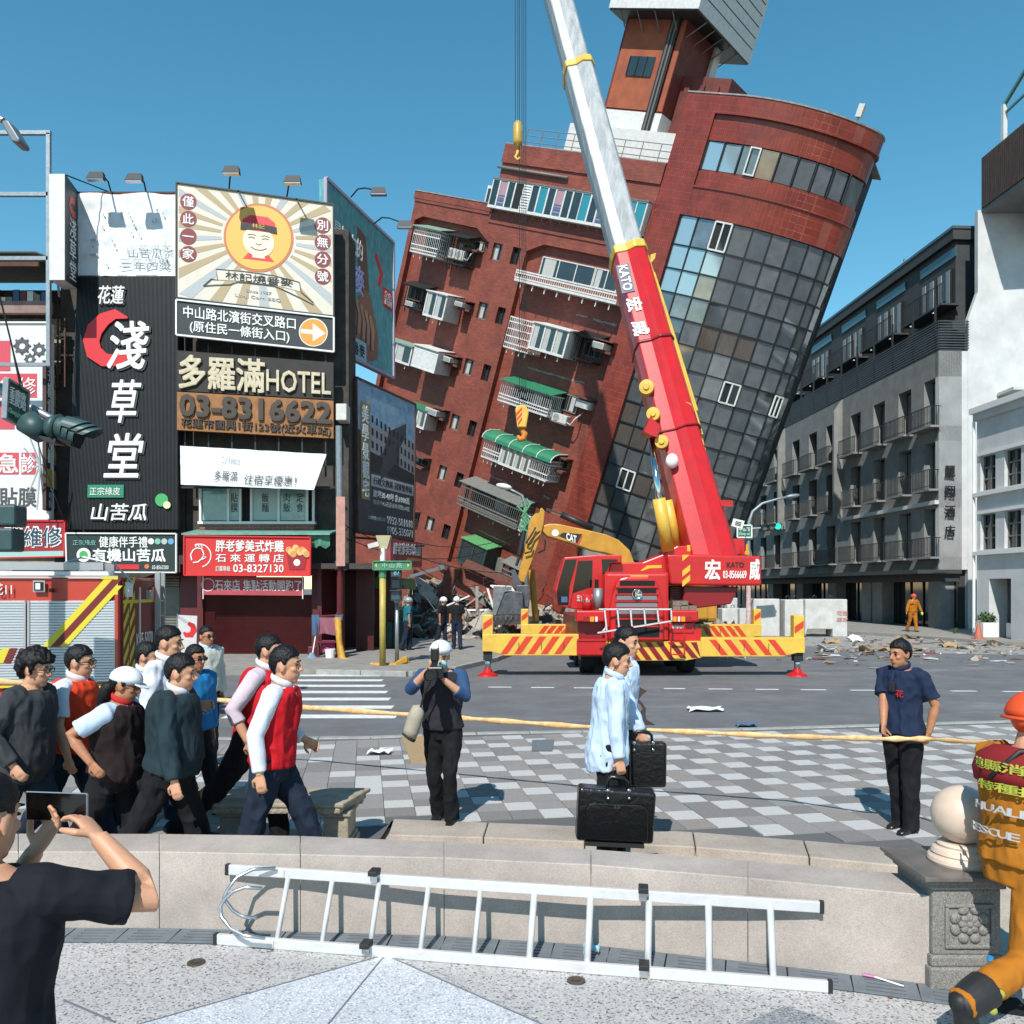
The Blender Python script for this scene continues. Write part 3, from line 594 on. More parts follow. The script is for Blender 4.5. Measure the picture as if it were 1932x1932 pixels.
def aircon(x0, x1, z0, z1, d, split=False):
    y0 = -d; r_ = obj('air_conditioner', MB().box(x0, x1, y0, FY - .02 if not split else y0 + .35, z0, z1), m_ac, tb, bevel=.015)
    if split: obj('fan_grille', MB().lathe(((x0 * .62 + x1 * .38), y0 - .004, (z0 + z1) / 2), [(0, 0), (.05, .0), (.06, .012), (.17, .012), (.18, .0)], 18, axis=(0, -1, 0)), m_slatg, r_); obj('shelf', MB().box(x0 - .1, x1 + .1, y0 - .05, FY, z0 - .05, z0 - .01), m_greyp, r_); obj('pipe', MB().tube([(x1, y0 + .1, z0 + .1), (x1 + .25, y0 + .1, z0 + .05), (x1 + .4, y0 + .1, z0 + .4), (x1 + .42, FY, z0 + .8)], .035, 8), m_ac, r_, smooth=True)
    else:
        obj('front_grille', MB().box(x0 + .04, x1 - .04, y0 - .006, y0, z0 + .04, z1 - .04), m_slatg, r_)
        obj('hood', MB().box(x0 - .06, x1 + .35, y0 + .15, FY, z1 + .1, z1 + .16), m_brown, r_); obj('ledge', MB().box(x0 - .02, x1 + .3, y0 + .3, FY, z0 - .14, z0 - .02), m_brown, r_); obj('opening', MB().box(x0 + .1, x1 + .25, FY - .02, FY + .0, z0 - .02, z1 + .1), m_dark, r_)
    return r_
# left column of flats
x0, x1, z0, z1 = rect(zA, (505, 480), (755, 845), .75); cage('white_window_cage', x0, x1, z0, z1, .75, m_whitep, m_gpale)
x0, x1, z0, z1 = rect(zA, (915, 590), (1060, 950), .45); r_ = cage('black_window_cage', x0, x1 + .15, z0, z1, .45, m_dmet, m_dmet, nb=6, hr=()); 
x0, x1, z0, z1 = rect(zA, (915, 730), (985, 870), .25); aircon(x0, x1, z0, z1, .25, True)
x0, x1, z0, z1 = rect(zA, (1000, 755), (1075, 890), .25); aircon(x0, x1, z0, z1, .25, True)
x0, x1, z0, z1 = rect(zA, (1215, 655), (1330, 790), -.3); window_in(tb, x0, x1, z0, z1, None, 1); obj('ledge', MB().box(x0 - .3, x1, -.2, FY, z0 - .12, z0 - .02), m_brown, tb)
x0, x1, z0, z1 = rect(zA, (440, 1190), (640, 1500), -.3); window_in(tb, x0, x1, z0, z1, None, 3)
x0, x1, z0, z1 = rect(zA, (390, 1180), (590, 1500), .35); cage('black_window_cage', x0, x1, z0, z1, .35, m_dmet, m_dmet, nb=9, hr=(), back=False)
x0, x1, z0, z1 = rect(zA, (390, 1370), (465, 1450), .5); aircon(x0, x1, z0, z1, .5)
x0, x1, z0, z1 = rect(zA, (655, 1255), (835, 1605), .95); bay('white_bay_window', x0, x1, z0, z1, .95, m_whitep, 2)
x0, x1, z0, z1 = rect(zA, (985, 1375), (1065, 1455), .6); aircon(x0, x1, z0, z1, .6)
x0, x1, z0, z1 = rect(z4, (60, 1170), (235, 1350), .7); bay('white_bay_window', x0, x1, z0, z1, .7, m_whitep, 2, m_gpale)
x0, x1, z0, z1 = rect(z4, (275, 1215), (400, 1400), .95); bay('white_sheet_box', x0, x1, z0, z1, .95, m_whitep, solid=True)
x0, x1, z0, z1 = rect(z4, (452, 1285), (500, 1335), .6); aircon(x0, x1, z0, z1, .6)
x0, x1, z0, z1 = rect(z4, (200, 1600), (330, 1770), .7); bay('white_bay_window', x0, x1, z0, z1, .7, m_whitep, 3, m_green)
x0, x1, z0, z1 = rect(z4, (345, 1625), (410, 1690), .7); aircon(x0, x1, z0, z1, .7)
x0, x1, z0, z1 = rect(z6, (285, 365), (360, 440), -.3); window_in(tb, x0, x1, z0, z1, None, 2); obj('hood', MB().box(x0 - .4, x1 + .15, -.4, FY, z1 + .08, z1 + .16), m_brown, tb); obj('ledge', MB().box(x0 - .4, x1 + .15, -.35, FY, z0 - .16, z0 - .04), m_brown, tb)
x0, x1, z0, z1 = rect(z6, (230, 720), (290, 790), -.3); window_in(tb, x0, x1, z0, z1, None, 2); obj('hood', MB().box(x0 - .3, x1 + .1, -.4, FY, z1 + .08, z1 + .16), m_brown, tb)
# right column of flats
x0, x1, z0, z1 = rect(zB, (660, 175), (1160, 440), -.3); window_in(tb, x0, x1, z0 - .2, z1, m_glass, 3, m_whitep)
x0b, x1b, _, _ = rect(zB, (1215, 290), (1420, 480), -.3); window_in(tb, x0b, x1b, z0 - .2, z1, m_glass, 2, m_whitep)
x0, x1, z0, z1 = rect(zB, (385, 310), (1040, 555), .55); z1 = BL(*zB(385, 310), .55)[1]; z0 = BL(*zB(370, 395), .55)[1]; x1 = BL(*zB(1430, 600), .55)[0]
r_ = obj('white_balcony', MB().box(x0, x1, -.6, FY, z0 - .12, z0), m_whitep, tb); g = MB()
for i in range(int((x1 - x0) / .13)): x = x0 + .13 * i; g.box(x - .015, x + .015, -.6, -.57, z0, z1)
obj('balusters', g, m_whitep, r_, kind='stuff')
for z in (z0 + .05, z0 + .28, z1): obj('rail', MB().box(x0, x1, -.62, -.56, z - .035, z + .035), m_whitep, r_)
for i in range(8): x = x0 + (x1 - x0) * (i + .5) / 8; obj('bracket', MB().box(x - .025, x + .025, -.5, -.45, z0 - .42, z0 - .12), m_whitep, r_)
x0, x1, z0, z1 = rect(zB, (320, 790), (490, 1170), .75); cage('white_window_cage', x0, x1, z0, z1, .75, m_whitep, None, hr=(.15, .38, .62, .85), back=False)
x0, x1, z0, z1 = rect(zB, (560, 850), (860, 1210), .85); bay('white_bay_window', x0, x1, z0, z1, .85, m_whitep, 3)
x0, x1, z0, z1 = rect(zB, (1000, 980), (1160, 1270), .45); cage('black_window_cage', x0, x1, z0, z1, .45, m_dmet, m_dmet, nb=7, hr=())
x0, x1, z0, z1 = rect(zB, (1170, 1040), (1265, 1135), .7); aircon(x0, x1, z0, z1, .7)
x0, x1, z0, z1 = rect(zB, (235, 1450), (690, 1825), .8); cage('green_roofed_cage', x0, x1, z0, z1, .8, m_whitep, m_green, hr=(.18, .34))
x0, x1, z0, z1 = rect(zB, (850, 1580), (990, 1800), -.3); window_in(tb, x0, x1, z0, z1, None, 2)
x0, x1, z0, z1 = rect(zB, (735, 1770), (880, 1910), .4); aircon(x0, x1, z0, z1, .4, True)
x0, x1, z0, z1 = rect(zB, (1050, 1650), (1165, 1770), -.2); obj('shelf_box', MB().box(x0, x1, -.2, FY, z0, z1), m_ac, tb); obj('hood', MB().box(x0 - .2, x1 + .1, -.35, FY, z1 + .08, z1 + .15), m_brown, tb)
# bay with curved green roof, cage either side of sliding windows
x0, x1, z0, z1 = rect(zC, (905, 300), (1385, 655), .85)
r_ = bay('green_roofed_bay', x0 + (x1 - x0) * .27, x0 + (x1 - x0) * .72, z0, z1, .85, m_whitep, 4); 
cage('white_window_cage', x0, x0 + (x1 - x0) * .265, z0, z1, .84, m_whitep, None, hr=(.3, .45), back=False); cage('white_window_cage', x0 + (x1 - x0) * .725, x1, z0, z1, .84, m_whitep, None, hr=(.3, .8), back=False)
mb = MB(); cr = [(-1.0 - .0, z1 - .05), (-.98, z1 + .12), (-.8, z1 + .28), (-.5, z1 + .38), (FY, z1 + .42)]
for (ya, za), (yb, zb) in zip(cr, cr[1:]): mb.add([(x0 - .12, ya, za), (x1 + .12, ya, za), (x1 + .12, yb, zb), (x0 - .12, yb, zb)], [(0, 1, 2, 3)])
obj('curved_roof', mb, m_green, r_, solid=.02)
for i in range(6): x = x0 - .1 + (x1 - x0 + .2) * i / 5; obj('roof_rib', MB().tube([(x, y - .01, z + .02) for y, z in cr], .03, 6), m_whitep, r_)
x0, x1, z0, z1 = rect(zC, (1500, 470), (1560, 560), -.3); window_in(tb, x0, x1, z0, z1, None, 2); obj('hood', MB().box(x0 - .2, x1 + .2, -.35, FY, z1 + .1, z1 + .18), m_brown, tb); obj('ledge', MB().box(x0 - .2, x1 + .2, -.35, FY, z0 - .2, z0 - .08), m_brown, tb)
x0, x1, z0, z1 = rect(zC, (715, 660), (1145, 1040), .8); cage('grey_window_cage', x0, x1, z0, z1, .8, m_greyp, m_greyp, hr=(.2, .34, .85))
x1c = BL(*zC(1235, 1070), .7)[0]; cage('white_window_cage', x1 + .1, x1c, z0, z1 - .3, .7, m_whitep, None, hr=(.3, .6), back=False)
x0, x1, z0, z1 = rect(zC, (715, 1110), (870, 1385), .9); bay('green_framed_bay', x0, x1, z0, z1, .9, mat('dark_green_frame', '2c3d37', .5), 2, m_gvivid, curt=False)
x0, x1, z0, z1 = rect(zC, (975, 1250), (1040, 1380), -.2); obj('grey_shutter', MB().box(x0, x1, .1, FY, z0 - .3, z1), m_greyp, tb)
x0, x1, z0, z1 = rect(zC, (1050, 1310), (1150, 1480), .4); cage('grey_window_cage', x0, x1, z0, z1, .4, m_greyp, m_greyp, hr=(.3, .6))
# brown floor slab edge above the crushed storey, cracked plaster patches
obj('floor_slab_edge', MB().prism([(-8.2, -.25, -11.2), (-2.0, -.25, -11.35), (-2.0, -.25, -11.75), (-8.2, -.25, -11.6)], (0, .6, 0)), m_brown, tb)
random.seed(3)
for zf, pts in ((zB, [(990, 770), (1110, 800)]), (zB, [(1170, 820), (1410, 885)]), (zB, [(500, 1320), (840, 1420), (1080, 1480)]), (zC, [(940, 610), (1080, 670)]), (zC, [(850, 1050), (1000, 1120), (1100, 1165)]), (zC, [(1370, 770), (1420, 800)])):
    mb = MB(); q = [BL(*zf(*p), -.3) for p in pts]
    for a, b in zip(q, q[1:]):
        n = 9
        for i in range(n):
            t0, t1 = i / n, (i + 1) / n; w0 = random.uniform(.01, .07); mb.prism([(a[0] + (b[0] - a[0]) * t0, FY - .006, a[1] + (b[1] - a[1]) * t0 - w0), (a[0] + (b[0] - a[0]) * t1, FY - .006, a[1] + (b[1] - a[1]) * t1 - w0 * .7), (a[0] + (b[0] - a[0]) * t1, FY - .006, a[1] + (b[1] - a[1]) * t1 + random.uniform(.01, .06)), (a[0] + (b[0] - a[0]) * t0, FY - .006, a[1] + (b[1] - a[1]) * t0 + random.uniform(.01, .06))], (0, .008, 0))
    obj('plaster_crack', mb, m_patch, tb)
# ---- strip of windows in the upper block
m_pink = mat('pink_blind', '9d7f8b', .9); m_blue = mat('blue_blind', '3f5c7c', .9); m_cyan = mat('cyan_glass', '2c7f8e', .15, spec=.8)
st = obj('window_strip', MB().box(-10.72, -1.4, -.42, .01, 7.2, 7.27), m_whitep, tb); obj('strip_roof', MB().box(-10.75, -1.38, -.45, .0, 8.58, 8.63), m_greyp, st)
obj('strip_side', MB().box(-1.44, -1.4, -.4, 0, 7.27, 8.58), m_whitep, st)
seq = 'wPwdlwcwPwgcwPdwcc'; k = len(seq); wd = (10.72 - 1.44) / k
for i, ch in enumerate(seq):
    a, b = -10.72 + wd * i, -10.72 + wd * (i + 1); g = {'P': m_pink, 'd': m_dark, 'c': m_cyan, 'g': m_glass, 'w': m_glass, 'l': m_whitep}[ch]; y = -.4
    p = obj('pane', MB().box(a + .03, b - .03, y + .02, y + .035, 7.3, 8.55), g, st)
    if ch == 'P':
        for zz in (7.55, 7.68, 7.8): obj('blind_stripe', MB().box(a + .03, b - .03, y + .012, y + .02, zz, zz + (.06 if zz > 7.6 else .1)), m_blue, p)
        obj('blind_stripe', MB().box(a + .03, b - .03, y + .012, y + .02, 7.3, 7.48), m_blue, p)
    if ch == 'l':
        for j in range(10): obj('louvre', MB().prism([(a, y - .02, 7.32 + j * .125), (b, y - .02, 7.32 + j * .125), (b, y + .02, 7.42 + j * .125), (a, y + .02, 7.42 + j * .125)], (0, .01, 0)), m_whitep, p)
    t = .06 if ch == 'w' else .025
    for q in ((a, a + t), (b - t, b)): obj('sash', MB().box(q[0], q[1], y - .01, y + .05, 7.28, 8.57), m_whitep, st)
    for q in ((7.27, 7.33), (8.52, 8.58)): obj('sash', MB().box(a + t, b - t, y - .008, y + .05, q[0], q[1]), m_whitep, st)
for i in range(16): x = -10.5 + i * .56; obj('bracket', MB().tube([(x, -.38, 7.2), (x, -.3, 7.05), (x, -.06, 6.95)], .02, 5), m_greyp, st)
# ---- curved corner tower
AC_, AR_ = 1.0, 6.0
def arc(s, off=0.0):
    """plan of the tower: straight, then a wide arc, then a tight one; off = metres outward"""
    if s <= AC_: return V((s, -off, 0))
    t = (s - AC_) / AR_
    if t <= 1.02: return V((AC_ + (AR_ + off) * math.sin(t), AR_ - (AR_ + off) * math.cos(t), 0))
    c = V((AC_ + AR_ * math.sin(1.02), AR_ - AR_ * math.cos(1.02), 0)); r2 = 1.6; ctr_ = c - V((math.sin(1.02), -math.cos(1.02), 0)) * r2; t2 = 1.02 + (s - AC_ - AR_ * 1.02) / r2
    return ctr_ + V((math.sin(t2), -math.cos(t2), 0)) * (r2 + off)
SE = AC_ + AR_ * 1.02; STOP = SE + 1.6 * 1.5
def band(name, s0, s1, z0, z1, off, m, par=None, th=.3, ds=.3):
    n = max(1, int((s1 - s0) / ds)); mb = MB(); vs = []
    for i in range(n + 1):
        s = s0 + (s1 - s0) * i / n; p, q = arc(s, off), arc(s, off - th); vs += [p + V((0, 0, z0)), p + V((0, 0, z1)), q + V((0, 0, z1)), q + V((0, 0, z0))]
    fs = []
    for i in range(n):
        a, b = i * 4, i * 4 + 4; fs += [(a, b, b + 1, a + 1), (a + 1, b + 1, b + 2, a + 2), (a + 2, b + 2, b + 3, a + 3), (a + 3, b + 3, b, a)]
    fs += [(0, 1, 2, 3), (4 * n + 3, 4 * n + 2, 4 * n + 1, 4 * n)]; mb.add(vs, fs); return obj(name, mb, m, par or tb)
Zg = [8.39, 7.14] + [7.14 - 1.01 * k for k in range(1, 15)]; GB = Zg[-1]
wallbox(-1.28, .12, -.06, 6, GB - 5, 8.4, m_tile, name='tower_pier')
band('tower_band', -1.28, STOP, 8.39, 9.62, -.0, m_tile); band('tower_band', -1.28, .32, 9.62, 13.27, -.0, m_tile); band('tower_band', .32, STOP, 9.6, 10.3, -.1, m_tile); band('tower_band', .32, STOP, 11.49, 12.58, -.1, m_tile); band('tower_band', .32, STOP, 12.58, 13.27, 0.0, m_tile); band('tower_band', STOP - .4, STOP, 10.3, 11.49, -.1, m_tile)
band('tower_coping', -1.28, STOP, 13.27, 13.33, .03, m_patch, th=.4)
band('tower_ledge', .32, STOP, 9.54, 9.62, .05, m_tile); band('tower_ledge', .32, STOP, 12.52, 12.6, .05, m_tile)
plan = [arc(-1.2 + .4 * i, -.45) for i in range(int((STOP + 1.2) / .4) + 1)]
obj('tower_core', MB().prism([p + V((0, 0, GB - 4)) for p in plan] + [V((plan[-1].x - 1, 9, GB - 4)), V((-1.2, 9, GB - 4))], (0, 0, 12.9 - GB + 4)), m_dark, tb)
obj('tower_roof', MB().prism([arc(-1.2 + .4 * i, -.3) + V((0, 0, 12.95)) for i in range(int((STOP + 1.2) / .4) + 1)] + [V((5, 9, 12.95)), V((-1.2, 9, 12.95))], (0, 0, .05)), m_patch, tb)
m_gl = [mat('tower_glass', '7c8183', .04, metal=.6, spec=1.0, ns=2, na=.25), mat('tower_glass_grey', '888d90', .05, metal=.6, spec=1.0, ns=2, na=.3), mat('tower_glass_blue', '72797d', .04, metal=.6, spec=1.0, ns=2, na=.25), mat('tower_glass_curtain', '726a63', .1, metal=.45, spec=.9, ns=5, na=.4, stretch=(6, 6, .4)), mat('tower_glass_painted_sky', '9fb4bb', .1, metal=.5, spec=.8)]
m_mull = mat('mullion', '1c1f21', .4)
glz = obj('glass_wall_frame', MB().add([], []), m_mull, tb) if False else None
def pane(s0, s1, z0, z1, m, tilt=0.0, name='pane', off=-.1):
    a, b = arc(s0 + .035, off), arc(s1 - .035, off); d = (b - a).normalized(); nn = V((d.y, -d.x, 0)); k1, k2 = random.uniform(-.018, .018), random.uniform(-.018, .018)
    q = [a + V((0, 0, z0 + .035)) + nn * k1, b + V((0, 0, z0 + .035)) + nn * k2, b + V((0, 0, z1 - .035)) - nn * k1, a + V((0, 0, z1 - .035)) - nn * k2]
    return obj(name, MB().prism(q, -nn * .02), m, tb)
cols = [.14 + .85 * k for k in range(9)] + [7.5, 8.2]
random.seed(11)
for r_ in range(len(Zg) - 1):
    for c in range(len(cols) - 1):
        if (r_, c) in ((0, 2), (6, 5), (11, 1), (6, 8)): continue
        pale = (c < 3 and 1 <= r_ <= 2 and c + r_ < 4) or (r_ == 0 and c == 0)  # upper-left panes: sky reflection painted in as a paler glass colour
        m = m_gl[4] if pale else random.choice([m_gl[0]] * 5 + [m_gl[1]] * 4 + [m_gl[2]] * 2 )
        if r_ == 4 and c in (3, 4, 5) or (r_ == 9 and c < 2) or (r_, c) in ((11, 2), (8, 0), (12, 0)): m = m_gl[3]
        pane(cols[c], cols[c + 1], Zg[r_ + 1], Zg[r_], m)
for r_, c in ((0, 2), (6, 5), (11, 1), (6, 8)):     # white opened casements
    a, b = arc(cols[c] + .05, -.02), arc(cols[c + 1] - .05, -.02); z0, z1 = Zg[r_ + 1] + .05, Zg[r_] - .05; d = b - a
    cs = obj('casement', MB().bar(a + V((0, 0, z0)), b + V((0, 0, z0)), .06, .07), m_whitep, tb)
    obj('sash', MB().bar(a + V((0, 0, z1)), b + V((0, 0, z1)), .06, .07), m_whitep, cs)
    for t in (0, .5, 1): p = a + d * t; obj('sash', MB().bar(p + V((0, 0, z0)), p + V((0, 0, z1)), .06, .07), m_whitep, cs)
    p, q = a + d * .5, b; obj('pane', MB().prism([p + V((0, 0, z0)), q + V((0, 0, z0)), q + V((0, 0, z1)), p + V((0, 0, z1))], V((0, .02, 0))), m_glass, cs)
    obj('opening', MB().prism([a + V((0, .03, z0)), p + V((0, .03, z0)), p + V((0, .03, z1)), a + V((0, .03, z1))], V((0, .02, 0))), m_dark, cs)
for z in Zg: band('transom', .1, 8.6, z - .035, z + .035, -.05, m_mull, th=.12)
for s in cols: p = arc(s, -.05); q = arc(s, -.17); d = arc(s + .01) - arc(s - .01); d.normalize(); obj('mullion', MB().obox(p - d * .03 + V((0, 0, GB)), d * .06, q - p, V((0, 0, Zg[0] - GB))), m_mull, tb)
# strip window near the top of the tower
sc_ = [.36 + .82 * k for k in range(9)] + [8.2]
for c in range(9):
    pane(sc_[c], sc_[c + 1], 10.3, 11.49, m_gl[4] if c < 2 else random.choice(m_gl[:3]), off=-.16)  # first two panes share the painted sky reflection
    p = arc(sc_[c], -.08); obj('mullion', MB().box(p.x - .03, p.x + .03, p.y - .02, p.y + .1, 10.3, 11.49), m_mull, tb)
p = arc(sc_[2] + .4, -.05); q = arc(sc_[3], -.05)
cs = obj('casement', MB().bar(p + V((0, 0, 10.36)), q + V((0, 0, 10.36)), .06, .06), m_whitep, tb)
for e in (p, q): obj('sash', MB().bar(e + V((0, 0, 10.33)), e + V((0, 0, 11.45)), .06, .06), m_whitep, cs)
obj('sash', MB().bar(p + V((0, 0, 11.42)), q + V((0, 0, 11.42)), .06, .06), m_whitep, cs)
band('apron', .0, 8.2, GB - 1.6, GB, -.1, m_patch)
band('tower_base', -.3, 8.2, GB - 6, GB - 1.6, -.3, m_patch)
lp = arc(6.4, -.2) + V((0, 0, 13.3)); mb = MB(); mb.cyl(lp, lp + V((.0, 0, .25)), .03, n=8); obj('roof_lamp', mb, m_greyp, tb); obj('lamp_box', MB().box(lp.x - .12, lp.x + .12, lp.y - .1, lp.y + .1, lp.z + .25, lp.z + .75), m_ac, tb)
# ---- roof structures
m_orange = mat('lift_orange', '9c5130', .7, ns=1.6, na=.55, col2='6b3526'); m_lift = mat('lift_red_shaded', '6e2f26', .7, ns=2, na=.4); m_wood = mat('grey_pipe', '6a6864', .7, ns=12, na=.3, stretch=(3, 3, .3))
obj('penthouse_wall', MB().box(-9.2, -1.35, 2.6, 9, 10.0, 12.3), m_whitep, tb)
for z in (10.75, 11.05, 11.35): obj('railing', MB().tube([(-10.4, .9, z), (-1.35, .9, z)], .02, 6), m_greyp, tb)
for i in range(10): x = -10.4 + i * 1.0; obj('railing_post', MB().tube([(x, .9, 10.3), (x, .9, 11.35)], .02, 6), m_greyp, tb)
lift = obj('lift_tower', MB().box(-8.45, -4.9, 4.02, 7.6, 11.5, 18.6), m_lift, tb)  # side faces carry their shade as a darker red than the front
obj('front_face', MB().box(-8.3, -5.75, 3.98, 4.04, 13.6, 18.5), m_orange, lift); obj('white_base', MB().box(-8.5, -4.85, 3.95, 7.65, 12.0, 13.5), m_whitep, lift); obj('front_face', MB().box(-5.2, -4.92, 3.98, 4.04, 13.6, 18.5), m_orange, lift)
wn = obj('lift_window', MB().box(-7.6, -6.1, 3.93, 3.99, 15.1, 16.0), m_glass, lift); 
for k in range(3): x = -7.6 + .5 * k; obj('sash', MB().box(x, x + .05, 3.9, 3.94, 15.1, 16.0), m_dmet, wn)
for k in range(5): obj('cable_pipe', MB().tube([(-5.7 + .1 * k, 3.9 - .03 * (k % 2), 12.2), (-5.7 + .1 * k, 3.9 - .03 * (k % 2), 18.4)], .055, 6), m_wood if k % 2 else m_dmet, lift)
ax = obj('lift_annexe', MB().box(-4.89, -2.2, 5.0, 9.0, 11.6, 15.6), m_lift, tb)
for k in range(3): obj('rib', MB().box(-4.6 + .8 * k, -4.3 + .8 * k, 4.9, 5.0, 12.2, 15.2), m_lift, ax)
obj('louvre_panel', MB().box(-4.88, -4.7, 7.0, 7.6, 15.6, 18.2), m_whitep, ax)
cl = obj('white_cladding', MB().box(-8.95, -3.85, 2.95, 9.2, 17.75, 23.0), m_whitep, tb)
m_seam = mat('seam', '3b3d40', .8)
for k in range(8):
    z = 18.35 + .52 * k; obj('cladding_seam', MB().box(-3.852, -3.84, 3.2, 9.0, z, z + .045), m_seam, cl); obj('cladding_seam', MB().box(-8.8, -4.0, 2.935, 2.952, z, z + .04), m_seam, cl)
obj('soffit', MB().box(-8.9, -3.9, 3.0, 9.1, 17.68, 17.74), m_dmet, cl)
for k in range(5): y = 4.2 + k * .9; obj('strut', MB().tube([(-4.88, y, 17.0), (-3.95, y, 17.7)], .03, 5), m_greyp, cl)
for k in range(4): x = -8.3 + k * 1.0; obj('strut', MB().tube([(x, 4.0, 17.1), (x, 3.05, 17.7)], .03, 5), m_greyp, cl)
# side-roof window box on the lower roof
obj('roof_window_box', MB().box(-11.9, -10.9, .6, 2.2, 7.1, 8.4), m_whitep, tb); obj('roof_window_glass', MB().box(-11.8, -11.0, .57, .61, 7.3, 8.25), m_glass, tb)
# ================================================================ hotel on the right-hand street side
HD = V(((885 - CX) / F, 1, 0)).normalized(); HI = V((HD.y, -HD.x, 0))          # away along the street, into the block
def frame(o): return Matrix(((-HD.x, HI.x, 0, o.x), (-HD.y, HI.y, 0, o.y), (0, 0, 1, o.z), (0, 0, 0, 1)))   # x towards the camera, y into the house
HO = V(((1771 - CX) / F * 43.0, 43.0, 0))
ht = thing('hotel', 'grey concrete hotel with rows of small iron balconies and a dark top storey', 'building', M=frame(HO)); ht['_loc'] = 1
m_conc = mat('hotel_concrete', '848583', .85, ns=1.2, na=.3, bs=.2, bscale=30); m_cwhite = mat('hotel_white', 'c6c7c6', .8, ns=.7, na=.22, bs=.1, bscale=20); m_cdark = mat('hotel_dark', '3a3d3e', .7, ns=1.5, na=.3)
m_louv = mat('louvre_grey', '4c4e50', .5, metal=.3); m_iron = mat('black_iron', '141415', .5); m_drape = mat('drapes', '8f9698', .9, ns=9, na=.4, stretch=(8, 1, .2)); m_hglass = mat('hotel_glass', '10140f' if False else '12171a', .05, spec=1.0)
def hb(name, x0, x1, y0, y1, z0, z1, m, par=None, **k): return obj(name, MB().box(x0, x1, y0, y1, z0, z1), m, par or ht, **k)
HL = 46.0
hb('core_wall', -HL, -.3, 1.2, 9, 0, 15.2, m_cdark)
hb('top_storey', -HL, -1.9, 2.0, 10, 15.2, 20.9, m_cdark); hb('roof_fascia', -HL, -1.7, 1.75, 10, 20.6, 21.15, m_cdark); hb('roof_edge', -HL, -1.65, 1.7, 10, 21.15, 21.3, mat('zinc', '59666b', .4, metal=.4))
hb('roof_room', -26, -14, 5, 9, 21.3, 22.3, m_conc)
ant = hb('antenna_mast', -13.05, -12.95, 5.0, 5.1, 22.3, 24.0, m_conc)
TS_ = [.7, 3.35, 6.25, 9.25, 12.85, 15.75, 18.8, 22.6, 25.6, 28.7, 32.2, 35.4, 38.6]
rowsH = [(3.75, 6.25), (7.2, 9.65), (10.4, 12.9)]
# bands of facade between window rows
for z0, z1, y in ((3.1, 3.75, 0), (6.25, 7.2, 0), (9.65, 10.4, 0), (12.9, 14.2, -.0)): hb('facade_band', -HL, 0, y, 1.21, z0, z1, m_conc)
hb('cornice', -10.9, .02, -.22, 0, 6.42, 6.62, m_cwhite); hb('canopy', -HL, .02, -1.1, 1.2, 2.9, 3.1, m_cdark)
random.seed(5)
m_room = m_dark
for z0, z1 in rowsH:
    edges = []
    xprev = 0
    for t in TS_:
        a, b = -t + .68, -t - .68                # opening
        hb('facade_pier', a, xprev, 0, 1.21, z0, z1, m_conc if t > 1 else m_cwhite); xprev = b
        wnd = hb('french_window', b, a, .55, .6, z0, z1, m_hglass)
        hb('curtain', b + .04, b + .04 + .4, .50, .54, z0 + .05, z1 - .05, m_drape, wnd)
        hb('door_frame', (a + b) / 2 - .03, (a + b) / 2 + .03, .49, .55, z0, z1, m_iron, wnd); hb('door_frame', b, b + .06, .49, .56, z0, z1, m_iron, wnd); hb('door_frame', a - .06, a, .49, .56, z0, z1, m_iron, wnd); hb('door_frame', b, a, .48, .56, z1 - .08, z1, m_iron, wnd)
        long_ = z0 != rowsH[1][0]
        bx0, bx1 = (-t - 1.25, -t + .9) if long_ else (-t - .85, -t + .75)
        bal = hb('balcony', bx0, bx1, -.55, 0, z0 - .1, z0, m_conc)
        g = MB(); k = int((bx1 - bx0) / .14)
        for i in range(k + 1): x = bx0 + (bx1 - bx0) * i / k; g.box(x - .012, x + .012, -.54, -.516, z0, z0 + .95)
        for i in range(4): g.box(bx1 - .024, bx1, -.5 + i * .13, -.476 + i * .13, z0, z0 + .95)
        g.box(bx0, bx1, -.55, -.51, z0 + .95, z0 + .99); g.box(bx0, bx1, -.55, -.51, z0 + .12, z0 + .15); g.box(bx1 - .03, bx1, -.51, 0, z0 + .95, z0 + .99)
        obj('railing', g, m_iron, bal, kind='stuff')
    hb('facade_pier', -HL, xprev, 0, 1.21, z0, z1, m_conc)
for t in (11.2, 21.0, 30.4): hb('fin', -t - .12, -t + .12, -.55, 0.0, 6.6, 13.4, m_conc); obj('fin_head', MB().prism([(-t - .12, -.55, 13.4), (-t - .12, 0, 13.4), (-t - .12, 0, 14.2)], (.24, 0, 0)), m_conc, ht)
